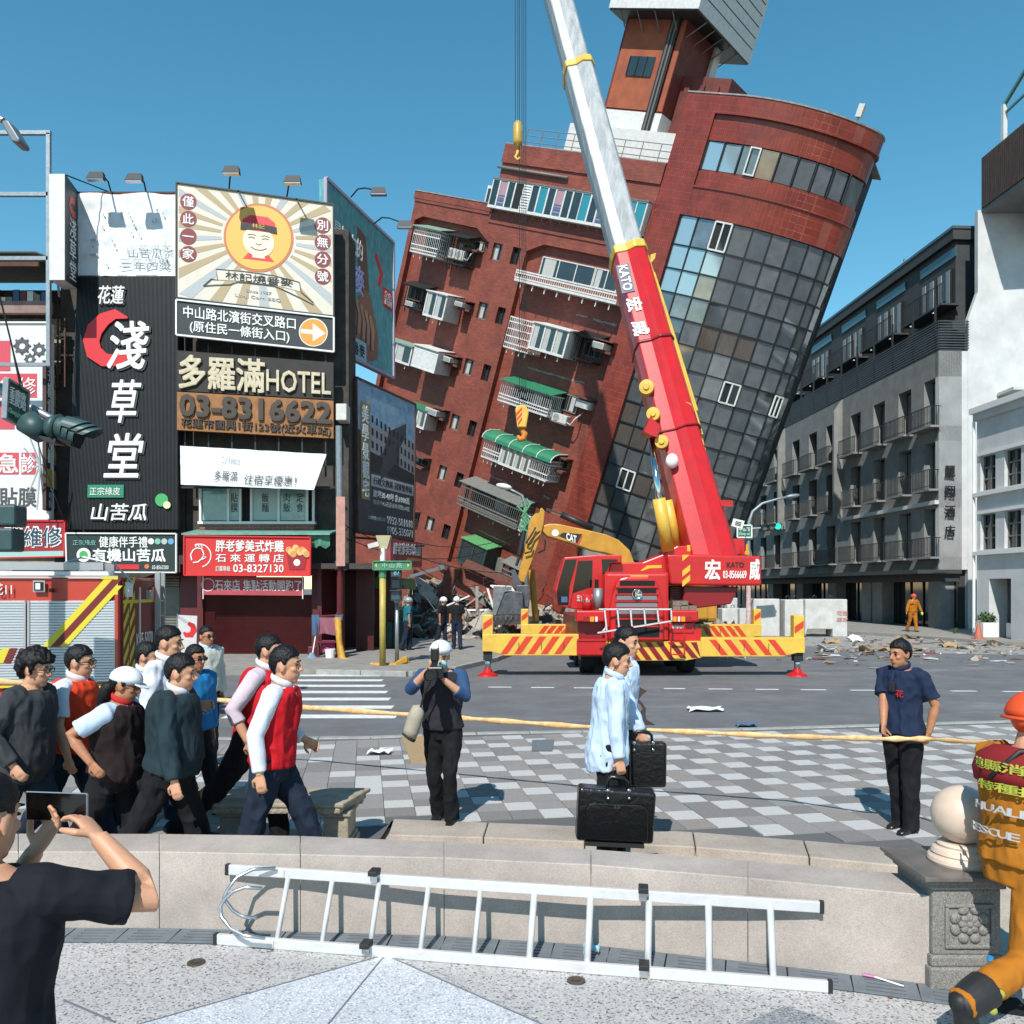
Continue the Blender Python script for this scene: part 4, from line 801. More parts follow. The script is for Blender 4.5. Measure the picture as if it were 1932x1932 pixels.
# louvred gallery
lv = hb('louvre_gallery', -HL, .0, .05, 1.2, 14.21, 14.3, m_louv)
for k in range(11): hb('slat', -HL, .02, -.04, .03, 14.32 + k * .135, 14.37 + k * .135, m_louv, lv)
for k in range(11): hb('side_slat', .0, .06, .03, 1.55, 14.32 + k * .135, 14.37 + k * .135, m_louv, lv)
hb('gallery_back', -HL, -.3, .9, 1.2, 14.3, 15.8, m_cdark, lv)
for k in range(20): x = -.6 - k * 2.2; hb('gallery_post', x - .05, x + .05, .12, .2, 14.2, 17.1, m_iron)
for k in range(12): hb('gallery_light', -1.5 - k * 2.3, -1.42 - k * 2.3, .5, .58, 16.55, 16.62, m_cwhite)
for k, t in enumerate((3.4, 8.6, 13.6, 18.8, 24.0, 29.2, 34.4)):        # top storey: window, balcony, skylight strip
    wnd = hb('top_window', -t - 1.6, -t + 1.3, 1.9, 1.99, 17.2, 19.2, m_hglass)
    for q in range(4): hb('curtain', -t - 1.55 + q * .8, -t - 1.2 + q * .8, 1.84, 1.89, 17.25, 19.15, m_drape, wnd)
    for q in range(3): hb('door_frame', -t - 1.6 + q * 1.45, -t - 1.54 + q * 1.45, 1.83, 1.9, 17.2, 19.2, m_iron, wnd)
    hb('skylight_strip', -t - 1.9, -t + 1.6, 1.93, 2.0, 19.75, 20.25, mat('teal_glass', '3d5a60', .2, spec=.8))
    bal = hb('top_balcony', -t - 2.2, -t + 1.9, 1.0, 2.0, 17.05, 17.15, m_cdark); g = MB()
    for i in range(25): x = -t - 2.2 + i * .17; g.box(x - .012, x + .012, 1.0, 1.025, 17.15, 18.15)
    g.box(-t - 2.2, -t + 1.9, 1.0, 1.04, 18.15, 18.19); obj('railing', g, m_iron, bal, kind='stuff')
# ground floor
hb('lobby_beam', -HL, -.2, .3, 1.2, 2.5, 2.9, m_cdark)
for t in (1.0, 7.2, 8.6, 13.5, 19.0, 25.0): hb('ground_pillar', -t - .6, -t + .6, .35, 1.2, .1, 2.6, m_conc)
hb('lobby_glass', -HL, -.2, 1.05, 1.1, .1, 2.6, m_hglass)
for k in range(30): hb('mullion', -2.0 - k * 1.3 - .03, -2.0 - k * 1.3 + .03, .98, 1.06, .1, 2.6, m_iron)
# white end wall with the vertical name
ew = hb('end_wall', -.3, .0, -.0, 1.6, 3.1, 14.2, m_cwhite); 
GY = 43.05
gx = [V((X, GY, z)) for X, z in ((23.15, 0), (23.15, 15.8), (23.65, 17.2), (23.65, 21.35), (34, 21.35), (34, 0))]
HMI = frame(HO).inverted()
obj('gable_wall', MB().prism([HMI @ p for p in gx], HMI.to_3x3() @ V((0, .3, 0))), m_cwhite, ht)
m_bk = mat('black_letters', '1b1b1c', .5)
for k, ch in enumerate('麗翔酒店'):
    u, v = (1362 + 1282 * .3387), 603.75 + (843 + k * 111) * .3387
    c = P(1792, v, 42.9); text(ch, HMI @ (c + V((-.25, 0, -.28))), HMI.to_3x3() @ V((1, 0, 0)), HMI.to_3x3() @ V((0, 0, 1)), .5, .56, m_bk, ht, bold=.02, depth=.05)
aw = obj('gable_awning', MB().box(24.6, 32, 41.6, 43, 11.9, 12.05), m_cwhite, None); aw.parent = ht; aw.matrix_parent_inverse = PM[ht.name].inverted()
obj('gable_lattice', MB().prism([HMI @ p for p in (V((25.6, 43, 8.2)), V((25.6, 43, 11.4)), V((31, 43, 11.4)), V((31, 43, 8.2)))], HMI.to_3x3() @ V((0, -.05, 0))), m_conc, ht)
for k in range(6): a = V((25.7 + k * .9, 42.9, 8.2)); obj('lattice_bar', MB().bar(HMI @ a, HMI @ (a + V((0, 0, 3.2))), .08), m_cwhite, ht)
for k in range(4): a = V((25.6, 42.88, 8.5 + k * .9)); obj('lattice_bar', MB().bar(HMI @ a, HMI @ (a + V((5.4, 0, 0))), .08), m_cwhite, ht)
# roof terrace with timber slats, pergola, water tank (cantilevered from the end wall)
TO = V((23.84, 43.0, 21.4)); rt = thing('roof_terrace', 'brown timber slat roof terrace with a white and green pergola', 'terrace', M=frame(TO)); rt['_loc'] = 1
m_slat = mat('timber_slat', '4a3a33', .7, ns=7, na=.4, stretch=(1, 1, .2)); m_pgreen = mat('pergola_green', '5f8a80', .4, metal=.2)
for k in range(23): x = .02 + k * .155; obj('slat', MB().box(x, x + .11, -.05, .02, .0, 2.55), m_slat, rt)
obj('slat_backing', MB().box(0, 3.6, .03, .09, 0, 2.5), m_dark, rt); obj('terrace_floor_slab', MB().box(-.1, 3.6, .03, 6, -.22, 0), m_conc, rt); obj('terrace_end', MB().box(-.1, -.02, .03, 6, 0, 2.5), m_slat, rt)
for x, h in ((.9, 4.7), (2.9, 5.6)): obj('pergola_post', MB().box(x, x + .2, .4, .6, 0, h), m_cwhite, rt)
obj('pergola_beam', MB().bar((.9, .54, 4.7), (3.6, .54, 6.0), .14, .14), m_pgreen, rt); obj('pergola_beam', MB().bar((.9, .54, 4.3), (3.6, .54, 4.4), .1, .1), m_pgreen, rt)
obj('grey_shed', MB().box(3.0, 3.6, 1.2, 4, 0, 5.0), m_cdark, rt)
tk = MB(); tk.lathe((2.6, 1.7, 2.0), [(0, 0), (.62, 0), (.62, 2.2), (.5, 2.5), (0, 2.6)], 20); obj('water_tank', tk, m_steel, rt); obj('balcony_under', MB().box(1.2, 3.6, 1.4, 4, -1.2, -.22), m_cdark, rt)
# ================================================================ small white building in front of the hotel's end
WO = V(((1843 - CX) / F * 36.4, 36.4, PAVE)); wb = thing('white_building', 'white two storey building with gridded windows', 'building', M=frame(WO)); wb['_loc'] = 1
m_wh = mat('white_stucco', 'c3c4c4', .8, ns=1.0, na=.18, bs=.15, bscale=40); m_ww = mat('white_trim', 'd2d2d0', .6)
def wbx(name, x0, x1, y0, y1, z0, z1, m, par=None, **k): return obj(name, MB().box(x0, x1, y0, y1, z0 - PAVE, z1 - PAVE), m, par or wb, **k)
WX = [(.25, 1.29), (1.88, 2.92), (3.6, 4.64), (5.3, 6.34)]
def rowz(z0, z1):
    xp = 0
    for a, b in WX: wbx('wall', xp, a, 0, .4, z0, z1, m_wh); xp = b
    wbx('wall', xp, 9, 0, .4, z0, z1, m_wh)
    for a, b in WX:
        w1 = wbx('window', a, b, .22, .27, z0, z1, m_hglass)
        for q in range(3): x = a + (b - a) * q / 2; wbx('sash', x - .035, x + .035, .14, .22, z0, z1, m_greyp, w1)
        for q in range(4): z = z0 + (z1 - z0) * q / 3; wbx('sash', a, b, .15, .22, z - .03, z + .03, m_greyp, w1)
    wbx('sill', .0, 9, -.18, .0, z0 - .22, z0 - .06, m_ww); wbx('lintel', .1, 9, -.08, .0, z1 + .03, z1 + .16, m_ww)
rowz(6.28, 7.75); rowz(3.78, 5.28)
for z0, z1 in ((2.55, 3.78), (5.28, 6.28), (7.75, 9.6)): wbx('wall', 0, 9, 0, .4, z0, z1, m_wh)
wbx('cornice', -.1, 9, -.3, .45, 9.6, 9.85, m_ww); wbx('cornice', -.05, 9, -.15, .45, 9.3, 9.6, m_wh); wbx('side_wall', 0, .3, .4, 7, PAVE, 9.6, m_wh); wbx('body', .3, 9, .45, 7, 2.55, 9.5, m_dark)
for a, b in ((0, .85), (2.3, 3.2), (5.4, 6.2)): wbx('pillar', a, b, 0, .8, PAVE, 2.55, m_wh)
wbx('entrance_back', .3, 9, 2.0, 2.1, PAVE, 2.55, m_dark); obj('rain_pipe', MB().tube([(-.05, -.1, 0), (-.05, -.1, 9.2)], .06, 8), m_ww, wb)
m_leaf = mat('leaf_green', '3f5a2a', .6, ns=12, na=.5)
def shrub(name, label, c, r_, n=260, cat='shrub', group=None, mleaf=None):
    t = thing(name, label, cat, c, group); mb = MB(); random.seed(int(c.x * 100))
    for _ in range(n):
        d = V((random.gauss(0, 1), random.gauss(0, 1), random.gauss(0, 1))).normalized() * r_ * random.uniform(.35, 1.0); d.z = abs(d.z) * .9; p = c + d + V((0, 0, .05)); u = V((random.gauss(0, 1), random.gauss(0, 1), random.gauss(0, 1))).normalized(); w_ = u.cross(d + V((.01, 0, 0))).normalized(); s = r_ * random.uniform(.12, .22)
        mb.add([p - u * s, p + w_ * s * .5, p + u * s, p - w_ * s * .5], [(0, 1, 2, 3)])
    obj('foliage', mb, mleaf or m_leaf, t); mb = MB()
    for k in range(4): a = k * 1.6; mb.tube([c - V((0, 0, .05)), c + V((math.cos(a) * r_ * .4, math.sin(a) * r_ * .4, r_ * .6))], [.02, .008], 5)
    obj('stems', mb, mat('stem', '4a3b2a', .8), t); return t
for k, (u, v, lab) in enumerate(((1862, 1202, 'white square planter beside the orange cone'), (1922, 1204, 'white square planter at the far side of the dark doorway'))):
    c = G(u, v, PAVE); a = .33; t = thing('planter', lab, 'planter', c); mb = MB(); mb.box(c.x - a, c.x + a, c.y - a, c.y + a, PAVE, PAVE + .62); obj('tub', mb, m_ww, t, bevel=.02); obj('soil', MB().box(c.x - a + .05, c.x + a - .05, c.y - a + .05, c.y + a - .05, PAVE + .6, PAVE + .63), m_brown, t)
    shrub('shrub', ['round green shrub in the planter beside the orange cone', 'round green shrub in the planter past the dark doorway'][k], c + V((0, 0, .66)), .42)
shrub('weed_tuft', 'small dark weedy plant at the foot of the hotel end wall', G(1801, 1195, PAVE), .25, 60)
c = G(1846, 1205, PAVE); m_cone = mat('cone_orange', 'b8674a', .6, ns=6, na=.3)
t = thing('traffic_cone', 'faded orange traffic cone beside the white planter', 'traffic cone', c); mb = MB(); mb.lathe(c, [(.17, .03), (.03, .66), (0, .66)], 20); obj('cone_body', mb, m_cone, t); obj('cone_foot', MB().box(c.x - .2, c.x + .2, c.y - .2, c.y + .2, c.z, c.z + .035), m_cone, t)
# ================================================================ shops and signboards on the left
YS = 26.4
sW = lambda v, Y=YS: CH - (v - HY) / F * Y
sX = lambda u, Y=YS: (u - CX) / F * Y
m_grim = mat('grimy_wall', '4b4540', .9, ns=2.5, na=.5, bs=.2, bscale=20); m_black = MATS['black_void']; m_cream = mat('cream_wall', 'a59a86', .85, ns=2, na=.4); m_pinkw = mat('pink_wall', '8f7670', .85, ns=2, na=.35)
m_maroon = mat('maroon_paint', '5e1a20', .5, ns=3, na=.3); m_shut = mat('maroon_shutter', '4d1216', .45, ns=3, na=.35); m_gshut = mat('grey_shutter_metal', '77776f', .5, metal=.2, ns=4, na=.35); m_rustb = mat('rust_frame', '5b3a2e', .8, ns=6, na=.4)
sb = thing('corner_shop_building', 'grimy shop building behind the stacked signboards', 'building', V((sX(470), YS, PAVE)))
obj('wall', MB().box(sX(340), sX(652), YS + .5, YS + 1.7, 2.9, sW(420)), m_grim, sb); obj('wall', MB().box(sX(340), sX(383), YS, YS + 1.6, PAVE, 2.9), m_maroon, sb); obj('wall', MB().box(sX(588), sX(600), YS, YS + 4, PAVE, 2.9), m_maroon, sb)
obj('shop_interior', MB().box(sX(600), sX(722), YS + 3.2, YS + 3.4, PAVE, 2.9), m_shut, sb); obj('column', MB().box(sX(600), sX(608), YS - .1, YS + .3, PAVE, 2.9), m_maroon, sb); obj('column', MB().box(sX(637), sX(647), YS - .1, YS + .3, PAVE, 2.9), m_maroon, sb)
obj('soffit', MB().box(sX(588), sX(716), YS - .3, YS + 3.4, 2.75, 2.92), m_grim, sb); obj('inner_wall', MB().box(sX(655), sX(690), YS + 1.5, YS + 1.7, PAVE, 2.8), m_shut, sb)
sh = obj('roller_shutter', MB().box(sX(383), sX(588), YS + .1, YS + .14, PAVE, sW(1122)), m_shut, sb)
k = 30; z0, z1 = PAVE, sW(1122)
for i in range(k): z = z0 + (z1 - z0) * i / k; obj('slat', MB().prism([(sX(383), YS + .1, z), (sX(588), YS + .1, z), (sX(588), YS + .07, z + .06), (sX(383), YS + .07, z + .06)], (0, .03, 0)), m_shut, sh)
# window band with papers, bricks, green awning edge
wz0, wz1 = sW(983), sW(915); m_teal = mat('teal_pane', '7fa39e', .12, spec=.8, ns=3, na=.5, col2='2d4a47'); m_paper = mat('window_paper', '9cb3ae', .5)
wn = obj('window_band', MB().box(sX(373), sX(590), YS + .32, YS + .36, wz0, wz1), m_black, sb)
for i, (u0, u1, m) in enumerate(((376, 426, m_teal), (426, 448, m_paper), (452, 470, m_black), (470, 522, m_paper), (522, 575, m_teal))): obj('pane', MB().box(sX(u0), sX(u1), YS + .27, YS + .3, wz0 + .04, wz1), m, wn)
for u in (373, 426, 449, 470, 522, 576, 588): obj('mullion', MB().box(sX(u) - .035, sX(u) + .035, YS + .2, YS + .3, wz0, wz1), m_ww, wn)
obj('sill', MB().box(sX(370), sX(592), YS + .12, YS + .4, wz0 - .08, wz0), m_ww, wn)
for u, t in ((430, '貼膜'), (489, '飯麵'), (530, '肉飯'), (555, '定食')): text('\n'.join(t), (sX(u), YS + .262, wz0 + .3), (1, 0, 0), (0, 0, 1), .22, .6, m_bk, wn, depth=.004)
obj('brick_apron', MB().box(sX(372), sX(590), YS + .2, YS + .5, sW(1003), wz0 - .08), brickmat('shop_brick', '7d4a3c', '6d4236', '8a7d72', .3, .09), sb)
obj('green_awning', MB().prism([(sX(360), YS - .75, sW(1012)), (sX(632), YS - .75, sW(1012)), (sX(632), YS + .5, sW(1000)), (sX(360), YS + .5, sW(1000))], (0, 0, .05)), mat('faded_green', '6fa090', .6, ns=4, na=.35), sb)
obj('torn_tarpaulin', MB().grid((sX(590), YS - .6, sW(1034)), (sX(630) - sX(590), 0, 0), (0, 0, sW(1008) - sW(1034)), 10, 6, lambda a, b: V((0, .06 * math.sin(a * 9) * (1 - b), .05 * math.sin(a * 14)))), mat('green_tarp', '4c8a72', .6, ns=6, na=.4), sb)
# left wing (bitter-gourd shop) and far-left building
lw = thing('gourd_shop_building', 'shop building behind the tall black ribbed sign', 'building', V((sX(230), YS, PAVE)))
obj('wall', MB().box(sX(100), sX(338), YS + .45, YS + 8, PAVE, sW(400)), m_grim, lw); sh = obj('roller_shutter', MB().box(sX(286), sX(333), YS + .3, YS + .44, PAVE, sW(1110)), m_gshut, lw)
for i in range(28): z = PAVE + i * .088; obj('slat', MB().box(sX(288), sX(332), YS + .27, YS + .3, z, z + .06), m_gshut, sh)
obj('canopy', MB().prism([(sX(286), YS - .7, sW(1094)), (sX(345), YS - .7, sW(1090)), (sX(345), YS + .4, sW(1080)), (sX(286), YS + .4, sW(1084))], (0, 0, .05)), m_rustb, lw)
fl = thing('repair_shop_building', 'tan tiled building with corrugated roof at the street corner', 'building', V((sX(40), YS, PAVE)))
obj('wall', MB().box(sX(-260), sX(128), YS + .6, YS + 9, PAVE, sW(590)), m_cream, fl); obj('side_return', MB().box(sX(93), sX(130), YS + .3, YS + .6, PAVE, sW(700)), m_grim, fl)
rf = obj('corrugated_roof', MB().grid((sX(-260), YS - 1.2, sW(505)), (sX(108) - sX(-260), 0, 0), (0, 5, .9), 160, 2, lambda a, b: V((0, 0, .05 * (int(a * 160 + .5) % 2)))), m_greyp, fl, solid=.02)
obj('roof_beam', MB().box(sX(-260), sX(106), YS - 1.0, YS - .9, sW(525), sW(510)), m_rustb, fl); obj('loft_back', MB().box(sX(-260), sX(106), YS + 2, YS + 2.2, sW(590), sW(505)), m_grim, fl); obj('loft_parapet', MB().box(sX(-260), sX(110), YS - .5, YS - .3, sW(600), sW(578)), m_pinkw, fl)
random.seed(2)
for k in range(9): x = sX(-20 + k * 13); obj('stored_box', MB().box(x, x + .18, YS - .2, YS + .1, sW(578), sW(578) + random.uniform(.2, .5)), [m_blue, m_maroon, m_whitep, m_greyp][k % 4], fl)
for k in range(6): v = 690 + k * 0; 
for k in range(9): z = sW(720) + k * .22; obj('ladder_rung', MB().box(sX(108), sX(122), YS + .02, YS + .05, z, z + .03), m_rustb, fl)
for u in (108, 122): obj('ladder_rail', MB().box(sX(u) - .02, sX(u) + .02, YS + .0, YS + .06, sW(730), sW(600)), m_rustb, fl)
# ---- galvanised billboard frame on the roof edge
m_galv = mat('galvanised', '9aa0a3', .4, metal=.6, ns=10, na=.25); gf = thing('steel_frame', 'empty galvanised steel billboard frame above the corrugated roof', 'frame', P(90, 700, 25.0))
for a, b in (((92, 252), (92, 690)), ((-60, 251), (96, 251)), ((-60, 367), (92, 367)), ((-60, 488), (92, 488)), ((-60, 251), (-60, 690))): obj('frame_bar', MB().bar(P(*a, 25.0), P(*b, 25.0), .11, .11), m_galv, gf)
obj('brace', MB().bar(P(92, 380, 25.0), P(112, 560, 26.4), .06, .06), m_galv, gf); obj('brace', MB().bar(P(92, 690, 25.0), P(92, 700, 26.8), .08, .08), m_galv, gf); obj('base_bar', MB().bar(P(-60, 688, 25.0), P(96, 688, 25.0), .1, .1), m_galv, gf)
# ---- tall black ribbed sign
m_rib = mat('black_ribbed', '23272a', .5, ns=3, na=.25); m_ltr = mat('letter_white', 'd8d8d4', .5); m_red = mat('sign_red', 'b3202e', .5); m_redl = mat('bright_red', 'c3242b', .45); m_shadow = mat('letter_back', '3c4042', .6)
bs_ = pboard('ribbed_sign', 'tall black ribbed sign with white brush characters and a red swirl', 'sign', [(147, 520), (335, 520), (336, 999), (128, 999)], YS - .25, m_rib, thick=.15)
mb = MB(); o, e = bs_.at(0, 1, 0), bs_.at(1, 1, 0); top_ = bs_.at(0, 0, 0); n = 78
for i in range(n):
    x0, x1 = i / n, (i + .55) / n; mb.prism([bs_.at(x0, 0, .002), bs_.at(x1, 0, .002), bs_.at(x1, 1, .002), bs_.at(x0, 1, .002)], bs_.n * .03)
obj('ribs', mb, m_rib, bs_.root, kind='stuff')
def brush(B, t, x0, y0, x1, y1, m=None, **k): B.T(t, x0 + .012, y0 + .004, x1 + .012, y1 + .004, m_shadow, off=.035, depth=.05, bold=.035, **k); return B.T(t, x0, y0, x1, y1, m or m_ltr, off=.086, depth=.03, bold=.02, **k)
brush(bs_, '花蓮', .22, .045, .47, .115, slant=.1)
B = bs_
B.path([(.52, .17), (.40, .155), (.29, .175), (.20, .215), (.17, .26), (.2, .305), (.3, .335), (.42, .338), (.52, .32), (.57, .3)], [.05, .3, .42, .5, .5, .5, .42, .34, .2, .08], m_redl, off=.05, th=.05, name='red_swirl')
brush(B, '淺', .32, .185, .68, .37, slant=.14); brush(B, '草', .33, .415, .6, .58, slant=.16); brush(B, '堂', .33, .625, .64, .795, slant=.14)
B.quad(.18, .825, .51, .875, mat('sign_green', '1f7a5c', .5), off=.04, th=.04, name='green_plate'); B.T('正宗綠皮', .2, .835, .48, .866, m_ltr, off=.085)
brush(B, '山苦瓜', .22, .9, .72, .965, slant=.15)
B.disc(.86, .885, .2, mat('gourd_green', '3f9a5a', .5), off=.04, th=.05, name='gourd'); B.disc(.91, .905, .11, mat('gourd_cream', 'd8d7a0', .5), off=.06, th=.05, name='gourd_slice')
# white torn banner above
wbn = thing('white_banner', 'wrinkled white fabric banner above the ribbed sign', 'banner', P(240, 520, YS - .3)); o = P(147, 521, YS - .28); a = P(333, 521, YS - .28) - o; u_ = P(147, 365, YS - .28) - o
random.seed(4); obj('fabric', MB().grid(o, a, u_, 40, 30, lambda x, y: V((0, .045 * noise.noise(V((x * 5, y * 7, 0))) + .03 * noise.noise(V((x * 16, y * 9, 3))), .03 * math.sin(x * 12) * (y > .97)))), mat('banner_white', 'd4d8da', .8, ns=6, na=.08), wbn, smooth=True)
m_faint = mat('faint_grey', 'a3a8aa', .8)
BW = Board(wbn, P(147, 365, YS - .36), P(333, 365, YS - .36), P(333, 521, YS - .36), P(147, 521, YS - .36)); BW.T('山苦瓜茶', .5, .62, .96, .74, m_faint, off=0, depth=.004); BW.T('三年四獎', .42, .78, .93, .9, m_faint, off=0, depth=.004); BW.T('二', .12, .55, .2, .75, m_faint, off=0, depth=.004)
for k in range(26): x, y = random.uniform(.1, .95), random.uniform(.15, .9); BW.pg([(x, y), (x + .025, y + .02), (x + .012, y + .045)], m_faint, off=0, name='printed_leaf')
obj('top_bar', MB().bar(P(147, 364, YS - .2), P(335, 364, YS - .2), .06, .06), m_rustb, wbn)
# side fin sign at its left
fs = thing('fin_sign', 'dark fin sign with white edge left of the white banner', 'sign', P(125, 545, YS)); mb = MB()
q = [P(122, 328, YS - 1.6), P(147, 362, YS - .2), P(147, 546, YS - .2), P(122, 528, YS - 1.6)]; mb.prism(q, V((-.45, 0, 0))); obj('box', mb, m_whitep, fs); Bf = Board(fs, q[0], q[1], q[2], q[3]); Bf.quad(0, 0, 1, 1, m_rib, off=.004, th=.01); Bf.T('淺\n草\n堂', .3, .35, .8, .95, m_ltr, off=.02); Bf.path([(.7, .16), (.4, .18), (.3, .24), (.5, .3), (.75, .28)], .2, m_redl, off=.018, name='red_swirl')
obj('stay', MB().bar(P(124, 330, YS - 1.5), P(205, 362, YS - .1), .03, .03), m_dmet, fs)
# ---- portrait billboard, direction board, hotel boards
m_pale = mat('billboard_cream', 'c9c3b4', .6, ns=4, na=.1); m_tan = mat('ray_tan', 'a08e6e', .6); m_gold = mat('disc_gold', 'd1a24a', .55); m_oran = mat('ring_orange', 'b0673a', .55); m_mar = mat('dot_maroon', '722028', .55); m_ink = mat('print_ink', '1d1a1a', .6); m_skinp = mat('print_cream', 'd9cdb2', .6)
B = pboard('round_portrait_billboard', 'cream billboard with sun rays and a yellow disc portrait', 'billboard', [(333, 345), (629, 386), (630, 597), (333, 562)], (YS - .6, YS - .25), m_pale, thick=.18, frame=m_dmet, fw=.04)
cx_, cy_ = .52, .385
for k in range(26):
    a = 2 * math.pi * k / 26 + .06; c1, c2 = a - .055, a + .055; far = []
    for t in (c1, c2):
        dx, dy = math.cos(t), math.sin(t); m_ = min([(.985 - cx_) / dx if dx > 0 else (.015 - cx_) / dx, (.985 - cy_) / dy if dy > 0 else (.015 - cy_) / dy]); far.append((cx_ + dx * m_, cy_ + dy * m_))
    near = [(cx_ + math.cos(c2) * .24, cy_ + math.sin(c2) * .24), (cx_ + math.cos(c1) * .24, cy_ + math.sin(c1) * .24)]; B.pg(far + near, m_tan if k % 3 else m_faint, off=.003, th=.003, name='ray')
r1 = .222 * B.ax.length; B.disc(cx_, cy_, r1, m_oran, off=.007, n=40, name='ring'); B.disc(cx_, cy_, r1 * .93, m_gold, off=.013, n=40, name='yellow_disc')
sxp, syp = .3 / B.ax.length, .3 / B.ay.length
def ovl(x, y, rx, ry, n=20): return [(x + math.cos(2 * math.pi * i / n) * rx, y - math.sin(2 * math.pi * i / n) * ry) for i in range(n)]
B.pg([(cx_ - .1, .585), (cx_ + .1, .585), (cx_ + .065, .53), (cx_ - .065, .53)], m_redl, off=.019, name='shirt'); B.pg(ovl(cx_, .42, .1, .135), m_skinp, off=.024, name='face'); B.pg([(cx_ - .035, .5), (cx_ + .035, .5), (cx_ + .04, .565), (cx_ - .04, .565)], m_skinp, off=.022, name='neck')
B.pg([(cx_ - .11, .33), (cx_ - .1, .24), (cx_ - .05, .195), (cx_ + .06, .195), (cx_ + .105, .24), (cx_ + .112, .33)], m_redl, off=.028, name='cap'); B.pg([(cx_ - .115, .335), (cx_ - .112, .275), (cx_, .262), (cx_ + .115, .275), (cx_ + .118, .335), (cx_, .32)], m_ink, off=.033, name='cap_band'); B.T('林記', cx_ - .04, .268, cx_ + .04, .308, m_gold, off=.04)
for s_ in (-1, 1): B.path([(cx_ + s_ * .065, .395), (cx_ + s_ * .045, .388), (cx_ + s_ * .022, .397)], .022, m_ink, off=.03, name='eye'); B.path([(cx_ + s_ * .07, .375), (cx_ + s_ * .04, .362), (cx_ + s_ * .018, .372)], .02, m_ink, off=.03, name='brow')
B.path([(cx_ - .05, .475), (cx_ - .025, .492), (cx_, .497), (cx_ + .025, .492), (cx_ + .052, .473)], .025, m_mar, off=.03, name='mouth'); B.path([(cx_ - .018, .44), (cx_, .452), (cx_ + .02, .44)], .02, m_ink, off=.03, name='nose')
for side, chars in ((.075, '僅此一家'), (.93, '別無分號')):
    for k, ch in enumerate(chars):
        y = .17 + k * .152 + (.03 if side > .5 else -.02) ; B.disc(side, y, .052 * B.ax.length, m_mar, off=.008, name='disc'); B.T(ch, side - .035, y - .045, side + .035, y + .045, m_ltr, off=.014, bold=.02)
B.pg([(.25, .715), (.42, .7), (.62, .705), (.78, .735), (.79, .815), (.62, .785), (.42, .785), (.26, .8)], m_pale, off=.012, name='ribbon')
B.path([(.17, .87), (.22, .8), (.26, .8), (.25, .71), (.42, .7), (.62, .705), (.78, .735), (.79, .82), (.87, .9)], .03, m_ink, off=.018, name='ribbon_line'); B.path([(.17, .87), (.24, .85), (.34, .83), (.38, .8), (.44, .795), (.62, .795), (.7, .83), (.8, .88), (.87, .92)], .025, m_ink, off=.018, name='ribbon_line')
B.T('林記燒番麥', .31, .715, .74, .785, m_ink, off=.02, bold=.0); B.T('Since 1957', .44, .85, .6, .875, m_faint, off=.012); B.T('Lin-Ji Corn BBQ', .37, .9, .66, .935, m_faint, off=.012)
B2 = pboard('direction_board', 'black board with white road directions and an orange arrow', 'sign', [(333, 566), (630, 599), (630, 664), (333, 632)], (YS - .6, YS - .25), mat('board_navy', '1b2226', .5), thick=.18, frame=m_ww, fw=.05)
B2.T('中山路北濱街交叉路口', .045, .14, .755, .48, m_ltr, bold=.02); B2.T('(原住民一條街入口)', .085, .54, .715, .9, m_ltr, bold=.02); B2.disc(.868, .5, .092 * B2.ax.length, m_ltr, off=.008, name='arrow_disc'); B2.disc(.868, .5, .086 * B2.ax.length, mat('arrow_orange', 'd08a2e', .5), off=.014, name='arrow_disc')
B2.pg([(.79, .44), (.865, .44), (.865, .24), (.945, .5), (.865, .76), (.865, .56), (.79, .56)], m_ltr, off=.02, name='arrow')
B3 = pboard('hotel_name_board', 'dark weathered board with raised cream hotel lettering', 'sign', [(334, 661), (629, 684), (629, 754), (334, 737)], (YS - .4, YS - .2), mat('board_black', '2a2624', .7, ns=4, na=.4), thick=.15)
m_crl = mat('letter_cream', 'c9bda0', .6, ns=9, na=.3); B3.T('多羅滿', .02, .12, .56, .93, m_crl, off=.002, depth=.09, bold=.035); B3.T('HOTEL', .575, .33, .985, .88, m_crl, off=.002, depth=.09, bold=.02)
B4 = pboard('phone_number_board', 'rusty orange board with dark raised telephone number', 'sign', [(334, 739), (629, 756), (629, 827), (334, 811)], (YS - .4, YS - .2), mat('board_rust', '9a6a3c', .75, ns=5, na=.55, col2='6a3f28'), thick=.15)
m_dkl = mat('letter_dark', '3a3129', .6); B4.T('03-8316622', .025, .08, .985, .62, m_dkl, off=.002, depth=.08, bold=.05); B4.T('花蓮市國興1街123號(近火車站)', .03, .68, .985, .96, m_dkl, off=.002, depth=.05, bold=.02)
for k in range(7): obj('support_strut', MB().box(sX(350 + k * 44), sX(350 + k * 44) + .05, YS - .1, YS - .04, sW(900), sW(800)), m_dmet, sb); obj('support_strut', MB().box(sX(350 + k * 44), sX(350 + k * 44) + .05, YS - .1, YS - .04, sW(690), sW(600)), m_dmet, sb)
obj('frame_rail', MB().box(sX(336), sX(640), YS - .1, YS - .02, sW(922), sW(918)), m_dmet, sb)
